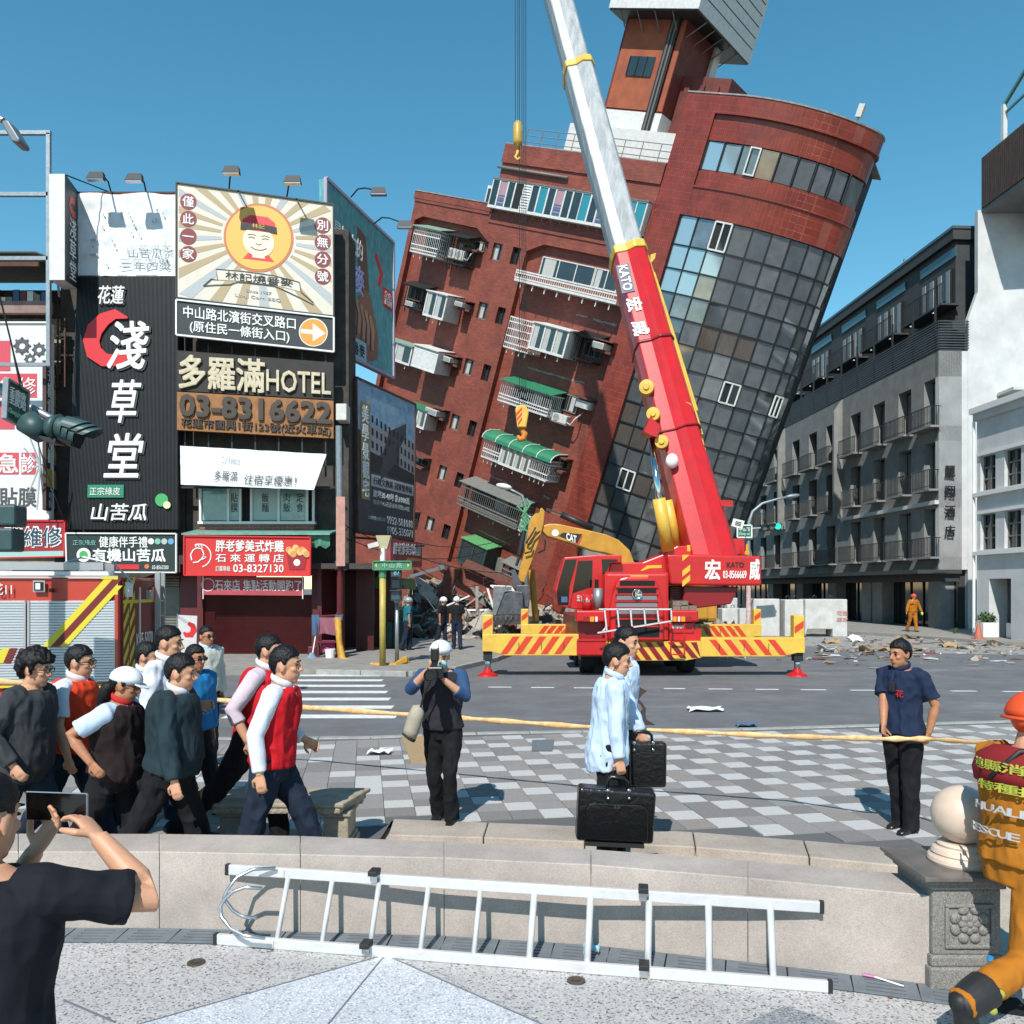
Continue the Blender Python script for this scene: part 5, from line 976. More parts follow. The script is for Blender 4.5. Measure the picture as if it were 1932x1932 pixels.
# white awning banner
ab = thing('awning_banner', 'torn white banner with black brush lettering above the shop windows', 'banner', P(470, 920, YS - .6)); BA = Board(ab, P(340, 841, YS - .55), P(616, 857, YS - .4), P(592, 924, YS - 1.0), P(341, 914, YS - 1.0))
mb = MB(); N1, N2 = 30, 12; vs = [BA.at(i / N1, j / N2, .03 * noise.noise(V((i * .4, j * .5, 1)))) for j in range(N2 + 1) for i in range(N1 + 1)]
mb.add(vs, [((j + 1) * (N1 + 1) + i, (j + 1) * (N1 + 1) + i + 1, j * (N1 + 1) + i + 1, j * (N1 + 1) + i) for j in range(N2) for i in range(N1)]); obj('fabric', mb, mat('awning_white', 'cdd2d3', .8, ns=3, na=.12), ab, smooth=True)
BA.T('多羅滿', .25, .62, .42, .88, m_ink, off=.05, depth=.004); BA.T('住宿享優惠！', .47, .68, .86, .95, m_ink, off=.05, depth=.004); BA.T('Our Romance', .29, .2, .42, .4, m_faint, off=.05, depth=.004)
# red fried-chicken sign, red banner
B5 = pboard('red_shop_sign', 'bright red fried chicken shop sign with white lettering', 'sign', [(348, 1011), (586, 1014), (585, 1086), (348, 1085)], YS - .9, mat('shop_red', 'bb2a26', .5), thick=.2, frame=m_redl, fw=.04)
B5.T('胖老爹美式炸雞', .25, .1, .79, .39, m_ltr, bold=.03); B5.T('石 來 運 轉 店', .25, .45, .79, .66, m_ltr, bold=.02); B5.T('訂購專線:', .25, .76, .37, .9, m_ltr); B5.T('03-8327130', .39, .72, .79, .92, m_ltr, bold=.02)
B5.disc(.12, .5, .36, m_ltr, off=.01, ring=.03, a0=-1.3, a1=2.0, name='ring'); B5.path([(.06, .62), (.05, .48), (.07, .36), (.1, .3), (.14, .33), (.155, .45), (.145, .56), (.11, .66), (.07, .68)], .035, m_ltr, off=.012, name='hen_outline'); B5.path([(.09, .28), (.1, .2), (.12, .27), (.14, .22), (.14, .33)], .03, m_ltr, off=.012, name='comb'); B5.path([(.145, .5), (.175, .54), (.14, .6)], .03, m_ltr, off=.012, name='beak')
B5.pg([(.81, .42), (.98, .42), (.955, .85), (.835, .85)], mat('tub_crimson', '8d1a24', .5), off=.012, name='tub'); random.seed(1)
for k in range(9): B5.disc(.83 + .018 * k, .33 + .07 * (k % 3) * .8 - .05 * (k in (3, 4, 5)), .1, [mat('fried_gold', 'c08a4a', .6), mat('fried_light', 'd5a96b', .6)][k % 2], off=.014 + .003 * k, n=10, name='fried_piece')
B5.disc(.895, .66, .1, m_ltr, off=.018, name='tub_badge')
B6 = pboard('red_banner', 'faded red cloth banner under the red shop sign', 'banner', [(380, 1088), (574, 1089), (573, 1124), (382, 1122)], YS - .55, mat('banner_pinkred', 'a8434a', .7, ns=3, na=.2), thick=.02)
B6.T('石來店 集點活動開跑了', .13, .15, .98, .75, m_ltr, off=.006, depth=.004, bold=.01); B6.disc(.06, .45, .2, m_ltr, off=.006, ring=.02, name='ring')
for u in (383, 571): obj('cord', MB().bar(P(u, 1085, YS - .6), P(u, 1130, YS - .55), .03, .03), m_ltr, B6.root)
# dark green gourd sign, red repair sign, tall white repair sign
B7 = pboard('gourd_shop_sign', 'dark green shop sign with white lettering and green gourd badge', 'sign', [(125, 1006), (333, 1007), (333, 1080), (127, 1079)], YS - .95, mat('board_green', '1f2c2c', .5), thick=.18, frame=m_ww, fw=.04)
B7.T('健康伴手禮', .3, .08, .74, .36, m_ltr, bold=.02); B7.T('有機山苦瓜', .24, .4, .9, .72, m_ltr, bold=.045); B7.T('正宗綠皮', .06, .17, .27, .31, mat('mint', '6fa796', .5)); B7.disc(.155, .56, .21, m_ltr, off=.01, name='badge'); B7.disc(.155, .56, .13, mat('leaf_print', '4a9a55', .5), off=.016, name='badge_leaf')
for k in range(4): B7.disc(.77 + .06 * k, .2, .09, [m_ltr, mat('mint', '6fa796', .5), m_faint, mat('sky_print', '5d93b5', .5)][k], off=.01, name='dot')
B7.quad(.45, .8, .66, .92, m_redl, name='red_tab'); B7.T('03-8563200', .78, .82, .93, .92, m_ltr); B7.disc(.73, .85, .07, mat('disc_orange', 'c06a3a', .5), off=.01, name='dot')
B8 = pboard('red_repair_sign', 'red sign with outlined buy and repair characters', 'sign', [(-60, 982), (123, 983), (122, 1050), (-60, 1054)], YS - .8, mat('repair_red', '8f2028', .5), thick=.15, frame=m_redl, fw=.04)
B8.T('收購維修', .18, .18, .97, .72, m_ltr, bold=.06, off=.012); B8.T('收購維修', .19, .2, .96, .7, mat('ink_blue', '1d3a52', .5), bold=.0, off=.03); B8.quad(0, .84, 1, 1, mat('mint_strip', '8fb5ad', .5), name='strip')
B9 = pboard('tall_white_sign', 'tall white repair shop sign with red panels and grey gears', 'sign', [(-70, 609), (94, 609), (93, 979), (-70, 979)], YS - .5, mat('panel_white', 'cfd0d0', .5, ns=3, na=.1), thick=.25, frame=m_ww, fw=.05)
fx = lambda u: (u + 70) / 164; fy = lambda v: (v - 609) / 370
m_pred = mat('panel_red', 'bd4450', .5); m_gear = mat('gear_grey', '4b4b4d', .5)
for u0, v0, u1, v1 in ((-70, 643, 20, 700), (-70, 705, 70, 750), (-70, 758, 28, 810), (-25, 854, 36, 895), (41, 854, 69, 895)): B9.quad(fx(u0), fy(v0), fx(u1), fy(v1), m_pred, name='red_panel')
for u, v, r_ in ((42, 653, .22), (74, 660, .18), (57, 678, .15)): B9.disc(fx(u), fy(v), r_, m_gear, off=.012, ring=r_ * .55, name='gear'); [B9.disc(fx(u) + math.cos(a) * r_ * 1.08 / B9.ax.length, fy(v) + math.sin(a) * r_ * 1.08 / B9.ay.length, r_ * .22, m_gear, off=.012, n=4, name='gear_tooth') for a in [k * math.pi / 4 for k in range(8)]]
B9.T('急修', fx(0), fy(712), fx(69), fy(746), m_ltr, off=.016); B9.T('急', fx(-2), fy(857), fx(35), fy(892), m_ltr, off=.016, bold=.03); B9.T('診', fx(42), fy(857), fx(68), fy(892), m_ltr, off=.016, bold=.03); B9.T('貼膜', fx(0), fy(920), fx(69), fy(956), m_gear, bold=.02)
B10 = pboard('price_column_sign', 'narrow brown vertical sign crowded with yellow and white characters', 'sign', [(87, 680), (106, 690), (106, 968), (87, 962)], (YS - 1.0, YS + .2), mat('column_brown', '43302b', .6), thick=.1)
B10.quad(.05, .72, .95, .84, mat('column_yellow', 'b39a4a', .5), name='strip'); B10.quad(.05, .86, .95, .99, mat('column_navy', '1d2c3a', .5), name='strip'); B10.T('手\n機\n電\n腦\n平\n板', .1, .03, .45, .68, m_ltr); B10.T('大\n螢\n幕\n電\n池', .55, .03, .92, .68, mat('column_gold', 'c9a04a', .5)); B10.T('收\n購', .2, .87, .8, .98, m_faint)
# ---- billboards along the side street
m_tealb = mat('teal_print', '2b7d84', .55, ns=9, na=.5, col2='7fb5b5', stretch=(1, 1, .35))
B11 = board('teal_billboard', 'teal billboard with a fist gripping a corn cob', 'billboard', P(615, 336, 27.2), P(742, 458, 32.1), P(742, 713, 32.1), P(615, 651, 27.2), m_tealb, thick=.25, frame=mat('pale_frame', '9a93a6', .5), fw=.1)
m_hand = mat('print_brown', '8a5b4a', .6); m_hand2 = mat('print_hand_light', 'a97c66', .6)
B11.T('最好吃的', .1, .2, .5, .33, m_ltr, off=.01, bold=.01); B11.T('燒番麥', .1, .38, .52, .56, mat('print_violet', '9c9ec8', .5), off=.01, bold=.03)
B11.pg([(.42, .12), (.55, .14), (.6, .5), (.5, .55), (.44, .5)], mat('corn_brown', '6b4a3a', .6), off=.006, name='corn_cob')
B11.pg([(.0, .9), (.1, .78), (.28, .68), (.42, .6), (.52, .5), (.62, .52), (.66, .62), (.7, .66), (.74, .78), (.72, .93), (.6, .97), (.4, .96)], m_hand, off=.01, name='fist')
for k in range(4): B11.path([(.4 + .07 * k, .6 + .02 * k), (.46 + .065 * k, .68 + .02 * k), (.44 + .07 * k, .82 + .02 * k)], [.2, .3, .16], m_hand2, off=.016, name='finger'); B11.path([(.37 + .07 * k, .6 + .02 * k), (.425 + .065 * k, .7 + .02 * k), (.4 + .07 * k, .84 + .02 * k)], .04, m_ink, off=.02, name='finger_line')
B11.quad(.0, .86, .55, .99, mat('print_sky', '8fb0bd', .5), off=.022, name='strip'); B11.T('林記燒番麥', .1, .885, .52, .97, m_ink, off=.032); B11.quad(.82, .38, .98, .52, m_redl, off=.01, name='red_seal'); B11.T('全台\n首創', .84, .4, .96, .5, m_ltr, off=.02); B11.path([(.7, .2), (.8, .3), (.75, .4)], .25, m_redl, off=.008, name='red_stroke')
obj('back_post', MB().bar(P(609, 340, 27.4), P(609, 650, 27.4), .2, .2), m_rustb, B11.root)
B12 = board('grey_billboard', 'dark grey billboard picturing a building above phone numbers', 'billboard', P(671, 712, 27.6), P(783, 763, 31.8), P(780, 1019, 31.8), P(674, 1003, 27.6), mat('slate_print', '3e4046', .55), thick=.2, frame=m_rustb, fw=.07)
B12.quad(.0, .0, 1, .33, mat('print_blue', '5e8aa8', .6, ns=3, na=.5, col2='b6c4cc'), name='sky_print')
B12.pg([(.2, .12), (1, .3), (1, .52), (.2, .48)], mat('print_concrete', '8e8b90', .6), off=.012, name='building_print')
for r_ in range(3):
    for k in range(11): x = .23 + k * .071; y = .2 + r_ * .085 + (x - .2) * .12; B12.pg([(x, y), (x + .03, y + .004), (x + .03, y + .05), (x, y + .05)], m_ink, off=.018, name='window_print')
B12.pg([(.2, .45), (1, .52), (1, .58), (.2, .58)], mat('print_dark', '26262b', .6), off=.018, name='shade_print')
B12.quad(.06, .14, .2, .78, mat('print_tan', '8d7d5a', .6), off=.018, name='tan_strip'); B12.T('美\n學\n景\n觀\n宅', .08, .16, .18, .76, m_ltr, off=.03, bold=.03)
B12.quad(.22, .6, .98, .68, mat('print_grey', 'a3a4a8', .6), off=.018, name='strip'); B12.T('行政文教區 冠軍雙學區', .25, .615, .95, .665, m_ink, off=.028); B12.T('建坪38-48坪 售1988萬', .25, .7, .9, .75, m_ltr, off=.02); B12.T('接待中心:花蓮市中華路2-8號', .25, .765, .9, .8, m_faint, off=.02); B12.T('0932-581018', .48, .86, .97, .915, m_faint, off=.02); B12.T('0905-335071', .48, .93, .97, .985, m_faint, off=.02); B12.T('上順建設有限公司', .15, .88, .45, .905, m_faint, off=.02)
for u, v, Y, u2, v2, Y2 in ((671, 715, 27.6, 783, 766, 31.8), (674, 1004, 27.6, 780, 1020, 31.8), (655, 700, 27.8, 660, 1010, 27.8), (640, 700, 27.2, 672, 740, 27.6), (640, 1012, 27.2, 780, 1022, 31.8), (645, 860, 27.4, 672, 870, 27.6)): obj('frame_strut', MB().bar(P(u, v, Y + .15), P(u2, v2, Y2 + .15), .07, .07), m_rustb, B12.root)
B13 = board('side_red_sign', 'faded red shop sign turned towards the side street', 'sign', P(737, 1016, 27.4), P(796, 1026, 29.6), P(796, 1070, 29.6), P(737, 1072, 27.4), mat('faded_red', '8f4248', .6, ns=4, na=.3), thick=.2); B13.T('胖老爹美式炸雞', .08, .12, .95, .52, m_faint, off=.01, bold=.02); B13.quad(.5, .62, .95, .75, m_oran, name='strip')
obj('hanger', MB().bar(P(700, 1030, 27.2), P(800, 1030, 29.5), .06, .06), m_dmet, B13.root)
# flood lamps on arms
m_lamp = mat('lamp_grey', '6f7477', .4, metal=.4)
def flood(label, base, head, Y0, Y1, mirror=1):
    t = thing('flood_lamp', label, 'lamp', P(*base, Y0)); a, b = P(*base, Y0), P(*head, Y1); m_ = (a + b) / 2 + V((0, 0, .25)); obj('arm', MB().tube([a, (a + m_) / 2 + V((0, 0, .12)), m_, b + V((0, 0, .1))], .025, 6), m_dmet, t); obj('housing', MB().prism([b + V((-.2, 0, .12)), b + V((.2, 0, .12)), b + V((.26, -.1, -.12)), b + V((-.26, -.1, -.12))], (0, -.16, .03)), m_dmet, t); obj('reflector', MB().prism([b + V((-.24, -.13, -.125)), b + V((.24, -.13, -.125)), b + V((.24, -.25, -.1)), b + V((-.24, -.25, -.1))], (0, 0, -.02)), m_steel, t)
flood('curved arm flood lamp nearer the fin sign, above the white banner', (210, 364), (186, 338), YS - .1, YS - 1.0); flood('curved arm flood lamp above the right part of the white banner', (276, 364), (258, 341), YS - .1, YS - 1.0)
flood('flood lamp on the rim of the portrait billboard above its yellow disc', (432, 358), (440, 327), YS - .3, YS - 1.2); flood('flood lamp on the rim of the portrait billboard near the teal billboard', (541, 373), (555, 345), YS - .2, YS - 1.1); flood('flood lamp on a long arm over the top of the teal billboard', (662, 372), (716, 366), 28.4, 27.4); flood('flood lamp on a long arm at the far end of the teal billboard', (706, 422), (765, 428), 30.4, 29.0)
# utility post with pink strip
up = thing('utility_post', 'grey pole with a long pink paper strip beside the dark gap', 'post', P(640, 1100, YS - .2)); obj('pole', MB().cyl(P(639, 804, YS - .4), P(641, 1060, YS - .4), .1, n=10), m_galv, up); Bq = Board(up, P(634, 937, YS - .6), P(651, 937, YS - .6), P(651, 1068, YS - .6), P(634, 1068, YS - .6)); mb = MB(); mb.prism(Bq.c, -Bq.n * .03); obj('pink_strip', mb, mat('pink_strip', 'b98a7c', .7, ns=4, na=.3), up); obj('foot', MB().cyl(P(641, 1060, YS - .4), V((P(641, 1060, YS - .4).x, YS - .4, PAVE)), .06, n=8), m_maroon, up)
obj('wall_aircon', MB().box(sX(636), sX(656), YS - .2, YS + .4, sW(795), sW(764)), m_ac, sb, bevel=.02); obj('wall_aircon', MB().box(sX(632), sX(650), YS + .0, YS + .4, sW(1075), sW(1058)), m_ac, sb)
# drying frame with cloths, mop, basket by the columns
df = thing('cloth_stall', 'red frame hung with blue and mauve cloths outside the shutter', 'stall', P(615, 1250, YS - 1.2)); YQ = YS - 1.2
for u in (600, 637): obj('post', MB().bar(P(u, 1155, YQ), V((sX(u, YQ), YQ, PAVE)), .07, .07), m_maroon, df)
obj('crossbar', MB().bar(P(590, 1163, YQ), P(648, 1160, YQ), .05, .05), m_maroon, df); obj('shelf', MB().box(sX(600, YQ), sX(637, YQ), YQ - .2, YQ + .2, sW(1212, YQ), sW(1209, YQ)), m_maroon, df)
for u0, u1, v0, v1, m in ((588, 602, 1160, 1200, m_blue), (602, 634, 1165, 1197, mat('mauve_cloth', '84505f', .9)), (632, 646, 1160, 1196, m_blue), (608, 632, 1208, 1232, mat('pink_cloth', '95345f', .9))):
    o = P(u0, v1, YQ - .05); obj('cloth', MB().grid(o, P(u1, v1, YQ - .05) - o, P(u0, v0, YQ - .05) - o, 10, 8, lambda x, y: V((0, .05 * math.sin(x * 9 + y * 3) * (1 - y), .03 * math.sin(x * 5) * (1 - y)))), m, df, smooth=True)
mp = thing('mop', 'blue mop leaning beside the cloth stall', 'mop', P(588, 1250, YQ)); obj('handle', MB().cyl(P(597, 1190, YQ), P(588, 1243, YQ - .2), .018, n=6), m_ltr, mp); mb = MB(); mb.lathe(V((P(588, 1243, YQ - .2).x, YQ - .2, PAVE)), [(0, .16), (.05, .15), (.12, .05), (.16, 0), (0, 0)], 12); obj('mop_head', mb, mat('mop_blue', '6d92a6', .9, ns=20, na=.4), mp)
bk = obj('white_bucket', MB().lathe(V((sX(623, YQ - .2), YQ - .2, PAVE)), [(0, 0), (.13, 0), (.16, .26), (.15, .26), (.12, .02), (0, .02)], 16), m_ltr, label='small white tub on the ground by the cloth stall', cat='tub')
ty = obj('yellow_tarp_roll', MB().tube([P(637, 1165, YQ - .2), P(640, 1210, YQ - .25), P(645, 1244, YQ - .3), P(656, 1248, YQ - .5), P(680, 1248, YQ - .3)], [.1, .09, .13, .1, .08], 8), mat('barrier_yellow', 'c08f2c', .6, ns=9, na=.35), label='crumpled yellow barrier tape hanging from the red frame', cat='tape', smooth=True)
bx_ = obj('red_box', MB().box(sX(576, YQ), sX(592, YQ), YQ + .3, YQ + .9, PAVE, sW(1220, YQ + .3)), m_maroon, label='low red box against the maroon shutter', cat='box', bevel=.02)
ban = pboard('white_flag_banner', 'white upright flag with a red crescent before the grey shutter', 'banner', [(335, 1160), (372, 1162), (370, 1235), (334, 1230)], YS - 1.4, mat('flag_white', 'c3c2c0', .8, ns=8, na=.2), thick=.015); ban.path([(.55, .2), (.78, .26), (.85, .38), (.72, .5), (.45, .52), (.32, .45)], [.1, .16, .18, .18, .14, .05], m_redl, off=.003, name='crescent'); obj('pole', MB().bar(P(335, 1158, YS - 1.4), V((P(334, 1235, YS - 1.4).x, YS - 1.4, PAVE)), .03, .03), m_galv, ban.root)
# ================================================================ truck crane
m_cred = mat('crane_red', 'bd1519', .33, coat=.15, ns=2.2, na=.45, col2='8a1a18', bs=.06, bscale=9); m_cdk = mat('crane_dark_red', '7a1016', .4); m_cyel = mat('crane_yellow', 'd6b044', .45, ns=4, na=.45, col2='a5803a', bs=.06, bscale=12); m_cstr = mat('stripe_red', 'c23a22', .4); m_chr = mat('chrome', 'c9cbcc', .12, metal=1.0)
m_tyre = mat('tyre', '1c1c1d', .85, bs=.3, bscale=30); m_glassk = mat('cab_glass', '0e1416', .08, spec=.4); m_amber = mat('amber_lens', 'd98a1e', .2); m_rlens = mat('red_lens', '8a1a1a', .2); m_boomg = mat('boom_grey', 'b2b5b6', .45, metal=.1, ns=3, na=.4, stretch=(2, 2, .25)); m_yelr = mat('reflective_yellow', 'dba632', .4); m_grl = mat('grille_silver', '8f8a92', .3, metal=.7)
k1 = lambda x, y: (1036.4 + x * .1667, 1026.4 + y * .1667); k2 = lambda x, y: (1207.5 + x * .17183, 855.3 + y * .17183); kD = lambda x, y: (1081.7 + x * .3386, 402.5 + y * .3386); k4 = lambda x, y: (930.8 + x * .16927, 945.9 + y * .16927); k8 = lambda x, y: (1257.8 + x * .3489, 1056.6 + y * .3489); k5 = lambda x, y: (754.7 + x * .2083, 1106.9 + y * .2083)
def fbx(name, zf, x0, y0, x1, y1, Y, dep, m, par, **k):
    a, b = P(*zf(x0, y1), Y), P(*zf(x1, y0), Y); return obj(name, MB().box(a.x, b.x, Y, Y + dep, a.z, b.z), m, par, **k)
def fpoly(name, zf, pts, Y, dep, m, par, **k): return obj(name, MB().prism([P(*zf(*p), Y) for p in pts], (0, dep, 0)), m, par, **k)
ident = lambda x, y: (x, y)
cr = thing('truck_crane', 'red truck crane with raised telescopic boom and striped outriggers spread', 'crane', G(1205, 1270, ROAD))
YF, YR = 20.9, 27.5
# carrier
a, b = P(1091, 1236, YF), P(1323, 1140, YF)
obj('chassis', MB().box(a.x + .1, b.x - .1, YF + .25, YR + 1.2, .45, 1.35), m_cdk, cr)
fbx('front_panel', k1, 640, 330, 1350, 1110, YF - .05, 1.8, m_cred, cr, bevel=.06)
obj('grille_surround', MB().prism([P(*k1(*p), YF - .3) for p in ((690, 1100), (690, 720), (745, 470), (790, 390), (880, 368), (1120, 368), (1200, 395), (1245, 480), (1300, 720), (1300, 1100))], (0, .3, 0)), m_cred, cr, bevel=.05)
for y0, y1, x0, x1, m in ((415, 470, 800, 1195, m_black), (505, 555, 775, 1210, m_black), (585, 632, 765, 1215, m_grl), (668, 715, 760, 1220, m_grl), (750, 790, 755, 1225, m_grl), (865, 915, 750, 1240, m_black), (950, 1050, 750, 1245, m_black)):
    fbx('grille_slot', k1, x0, y0, x1, y1, YF - .32, .05, m, cr)
for y in (480, 560, 640, 722, 800, 840, 925): fbx('grille_bar', k1, 750, y, 1235, y + 14, YF - .35, .06, m_cred, cr)
c = P(*k1(993, 568), YF - .38); mb = MB(); mb.lathe(c, [(0, .0), (.1, .0), (.125, .03), (.115, .04), (.1, .02), (0, .02)], 24, axis=(0, -1, 0)); obj('emblem', mb, m_chr, cr, smooth=True); text('K', c + V((-.05, -.03, -.055)), (1, 0, 0), (0, 0, 1), .1, .11, m_chr, cr, depth=.02, bold=.04)
for x0, x1 in ((305, 630), (1392, 1690)):
    lb = fbx('lamp_box', k1, x0, 752, x1, 882, YF - .15, .7, m_cred, cr, bevel=.04)
    o = 390 if x0 < 500 else 1400
    for dx0, dx1, m in (((0, 65, m_rlens), (70, 120, m_amber), (132, 155, m_ltr)) if False else [(0, 65, m_rlens), (72, 120, m_amber), (132, 156, m_ltr)] if x0 < 500 else [(0, 38, m_amber), (52, 80, m_ltr), (92, 140, m_amber), (150, 220, m_rlens)]): pass
    lam = [(385, 455, m_rlens), (460, 508, m_amber), (522, 546, m_ltr)] if x0 < 500 else [(1402, 1440, m_amber), (1456, 1480, m_ltr), (1492, 1538, m_amber), (1545, 1610, m_rlens)]
    for l0, l1, m in lam: fbx('lamp', k1, l0, 822, l1, 878, YF - .17, .05, m, lb)
fbx('lower_panel', k1, 312, 1088, 640, 1262, YF - .1, .8, m_cred, cr, bevel=.03); fbx('step_recess', k1, 320, 885, 640, 1085, YF + .15, .6, m_cdk, cr); fbx('step_edge', k1, 318, 1075, 640, 1098, YF - .13, .1, m_cred, cr)
fbx('side_panel', k1, 1360, 960, 1720, 1110, YF + .05, .7, m_cred, cr); fbx('side_recess', k1, 1355, 890, 1640, 1010, YF + .02, .6, m_cred, cr, bevel=.02); fbx('plate', k1, 1395, 925, 1530, 955, YF - .0, .03, m_ltr, cr)
# striped bumper
bp = obj('bumper', MB().prism([P(*k1(*p), YF - .12) for p in ((640, 1108), (1720, 1100), (1720, 1285), (1540, 1318), (640, 1318))], (0, .25, 0)), m_cyel, cr)
for k in range(9):
    x = 560 + k * 130
    if x + 100 < 640: continue
    mm = (lambda q: max(642, min(1716, q))); fpoly('stripe', k1, [(mm(x), 1112), (mm(x + 70), 1112), (mm(x + 215), 1312 if x < 1300 else 1290), (mm(x + 145), 1312 if x < 1300 else 1290)], YF - .128, .008, m_cdk if k % 1 == 0 else m_cstr, bp)
for x in (1372, 1528): obj('ladder_rail', MB().bar(P(*k1(x, 905), YF - .25), P(*k1(x, 1250), YF - .25), .03, .03), m_cred, cr)
for y in (965, 1105, 1250): obj('ladder_step', MB().bar(P(*k1(1372, y), YF - .25), P(*k1(1528, y), YF - .25), .03, .03), m_cred, cr)
for p, q in (((560, 738), (1385, 738)), ((545, 1005), (1390, 870)), ((625, 740), (650, 985)), ((770, 740), (790, 960)), ((918, 740), (935, 935)), ((1072, 740), (1088, 915)), ((1222, 740), (1238, 890)), ((1378, 740), (1385, 872)), ((600, 990), (640, 945))): obj('guard_bar', MB().bar(P(*k1(*p), YF - .5), P(*k1(*q), YF - .5), .035, .035), m_alu, cr)
mb = MB(); mb.cyl(P(*k1(552, 725), YF + .1), P(*k1(552, 500), YF + .1), .12, n=16); obj('exhaust_shield', mb, m_galv, cr, smooth=True); mb = MB(); mb.cyl(P(*k1(430, 745), YF + .1), P(*k1(430, 580), YF + .1), .13, n=16); obj('air_tank', mb, m_cred, cr, smooth=True); obj('tank_band', MB().cyl(P(*k1(430, 655), YF + .1), P(*k1(430, 630), YF + .1), .135, n=16), m_chr, cr); mb = MB(); mb.cyl(P(*k1(535, 500), YF + .15), P(*k1(535, 400), YF + .15), .05, n=10); obj('exhaust_pipe', mb, m_black, cr)
for x, y in ((640, 325), (1330, 325)): obj('rail_post', MB().bar(P(*k1(x, y), YF), P(*k1(x, 1100), YF), .06, .06), m_cred, cr)
obj('rail_top', MB().bar(P(*k1(640, 325), YF), P(*k1(1330, 325), YF), .05, .05), m_cred, cr)
# wheels
for Yw in (22.0, 23.9, 26.0):
    for X in (P(1107, 1230, 22).x, P(1292, 1230, 22).x):
        wl_ = obj('wheel', MB().lathe(V((X - .18, Yw, .48)), [(0, .06), (.22, .04), (.3, 0), (.48, 0), (.51, .05), (.51, .31), (.48, .36), (.3, .36), (.22, .32), (0, .3)], 28, axis=(1, 0, 0)), m_tyre, cr, smooth=False)
        obj('hub', MB().lathe(V((X - .2, Yw, .48)), [(0, 0), (.15, 0), (.22, .06), (.22, .34), (.15, .4), (0, .4)], 20, axis=(1, 0, 0)), m_cyel, wl_)
# outriggers
def outrigger(uo, ui, v0, v1, vp0, pw, Y, vpad, side):
    a, b = P(min(uo, ui), v1, Y), P(max(uo, ui), v0, Y); z0, z1 = a.z, b.z; xo = a.x if side < 0 else b.x; xi = b.x if side < 0 else a.x; ch = (z1 - z0) * .55
    ob = obj('outrigger_beam', MB().prism([V((xo, Y, z1)), V((xi, Y, z1)), V((xi, Y, z0)), V((xo - side * 1.0 * -1 if False else xo - side * .55, Y, z0)), V((xo - side * .2, Y, z0 + ch * .35)), V((xo, Y, z0 + ch * .35))], (0, .4, 0)), m_cyel, cr, bevel=.015)
    n = 6; L_ = abs(xi - xo) - .4
    for k in range(n):
        x = xo - side * (.45 + L_ * k / n); w_ = .17; s = .3
        q = [V((x, Y - .006, z0 + .04)), V((x - side * w_, Y - .006, z0 + .04)), V((x - side * (w_ + s), Y - .006, z1 - .05)), V((x - side * s, Y - .006, z1 - .05))]
        if max(abs(p.x - xo) for p in q) < abs(xi - xo): obj('stripe', MB().prism(q, (0, .01, 0)), m_cstr, ob)
    for k in range(3): x = xo - side * (.9 + L_ * .28 * k); obj('hook', MB().bar((x, Y - .02, z0 + .15), (x, Y - .02, z0 + .32), .012, .012), m_dmet, ob)
    pz1 = P(0, vp0, Y).z; pc = xo - side * pw / 2; px_ = obj('jack_post', MB().box(pc - pw / 2, pc + pw / 2, Y + .05, Y + .33, z0 + .1, pz1), m_cyel, cr, bevel=.02)
    obj('stripe', MB().prism([V((pc - pw / 2 + .02, Y + .044, z1 + .1)), V((pc + pw / 2 - .02, Y + .044, z1 + .25)), V((pc + pw / 2 - .02, Y + .044, z1 + .42)), V((pc - pw / 2 + .02, Y + .044, z1 + .27))], (0, .01, 0)), m_cstr, px_)
    obj('jack_collar', MB().box(pc - .11, pc + .11, Y + .08, Y + .3, z0 - .12, z0 + .2), m_dmet, px_); mb = MB(); mb.cyl((pc, Y + .19, ROAD + .1), (pc, Y + .19, z0), .075, n=14); obj('jack_rod', mb, m_chr, px_, smooth=True)
    mb = MB(); mb.lathe((pc, Y + .19, ROAD), [(0, .18), (.1, .18), (.12, .1), (.24, .04), (.27, 0), (0, 0)], 16); obj('jack_pad', mb, m_cred, px_)
outrigger(910, 1092, 1197, 1237, 1160, .26, YF, 1276, -1); outrigger(1519, 1322, 1203, 1239, 1161, .26, YF, 1280, 1)
outrigger(983, 1092, 1178, 1206, 1149, .24, YR, 1237, -1); outrigger(1437, 1322, 1178, 1206, 1149, .24, YR, 1240, 1)
# turntable deck, body, counterweight
fpoly('slew_body', k1, [(640, 460), (690, 215), (1060, 205), (1290, 115), (1450, 20), (1600, 20), (1650, 110), (1650, 470)], 22.0, 2.0, m_cred, cr, bevel=.03)
fpoly('counterweight', k2, [(300, 1110), (600, 1110), (1330, 1128), (1338, 1440), (1320, 1452), (640, 1452), (330, 1440), (320, 1320)], 21.6, 1.7, m_cred, cr, bevel=.05)
fpoly('counterweight_base', k2, [(480, 1455), (1090, 1465), (1000, 1655), (640, 1700), (470, 1620)], 21.8, 1.4, m_cdk, cr, bevel=.03)
fpoly('engine_grille', k2, [(325, 1455), (545, 1455), (480, 1600), (340, 1620)], 22.0, .6, m_black, cr)
for k in range(8): fbx('grille_fin', k2, 335, 1470 + k * 18, 520 - k * 5, 1478 + k * 18, 21.98, .03, m_cdk, cr)
fbx('rear_box', k2, 610, 938, 1150, 1112, 22.5, 1.2, m_cred, cr, bevel=.02)
for k in range(3): y = 1112 + k * 110; fpoly('warning_stripe', k2, [(465, y + 70), (550, y), (550, y + 65), (465, y + 135)] if k else [(465, 1115), (545, 1115), (465, 1185)], 21.592, .01, m_yelr, cr)
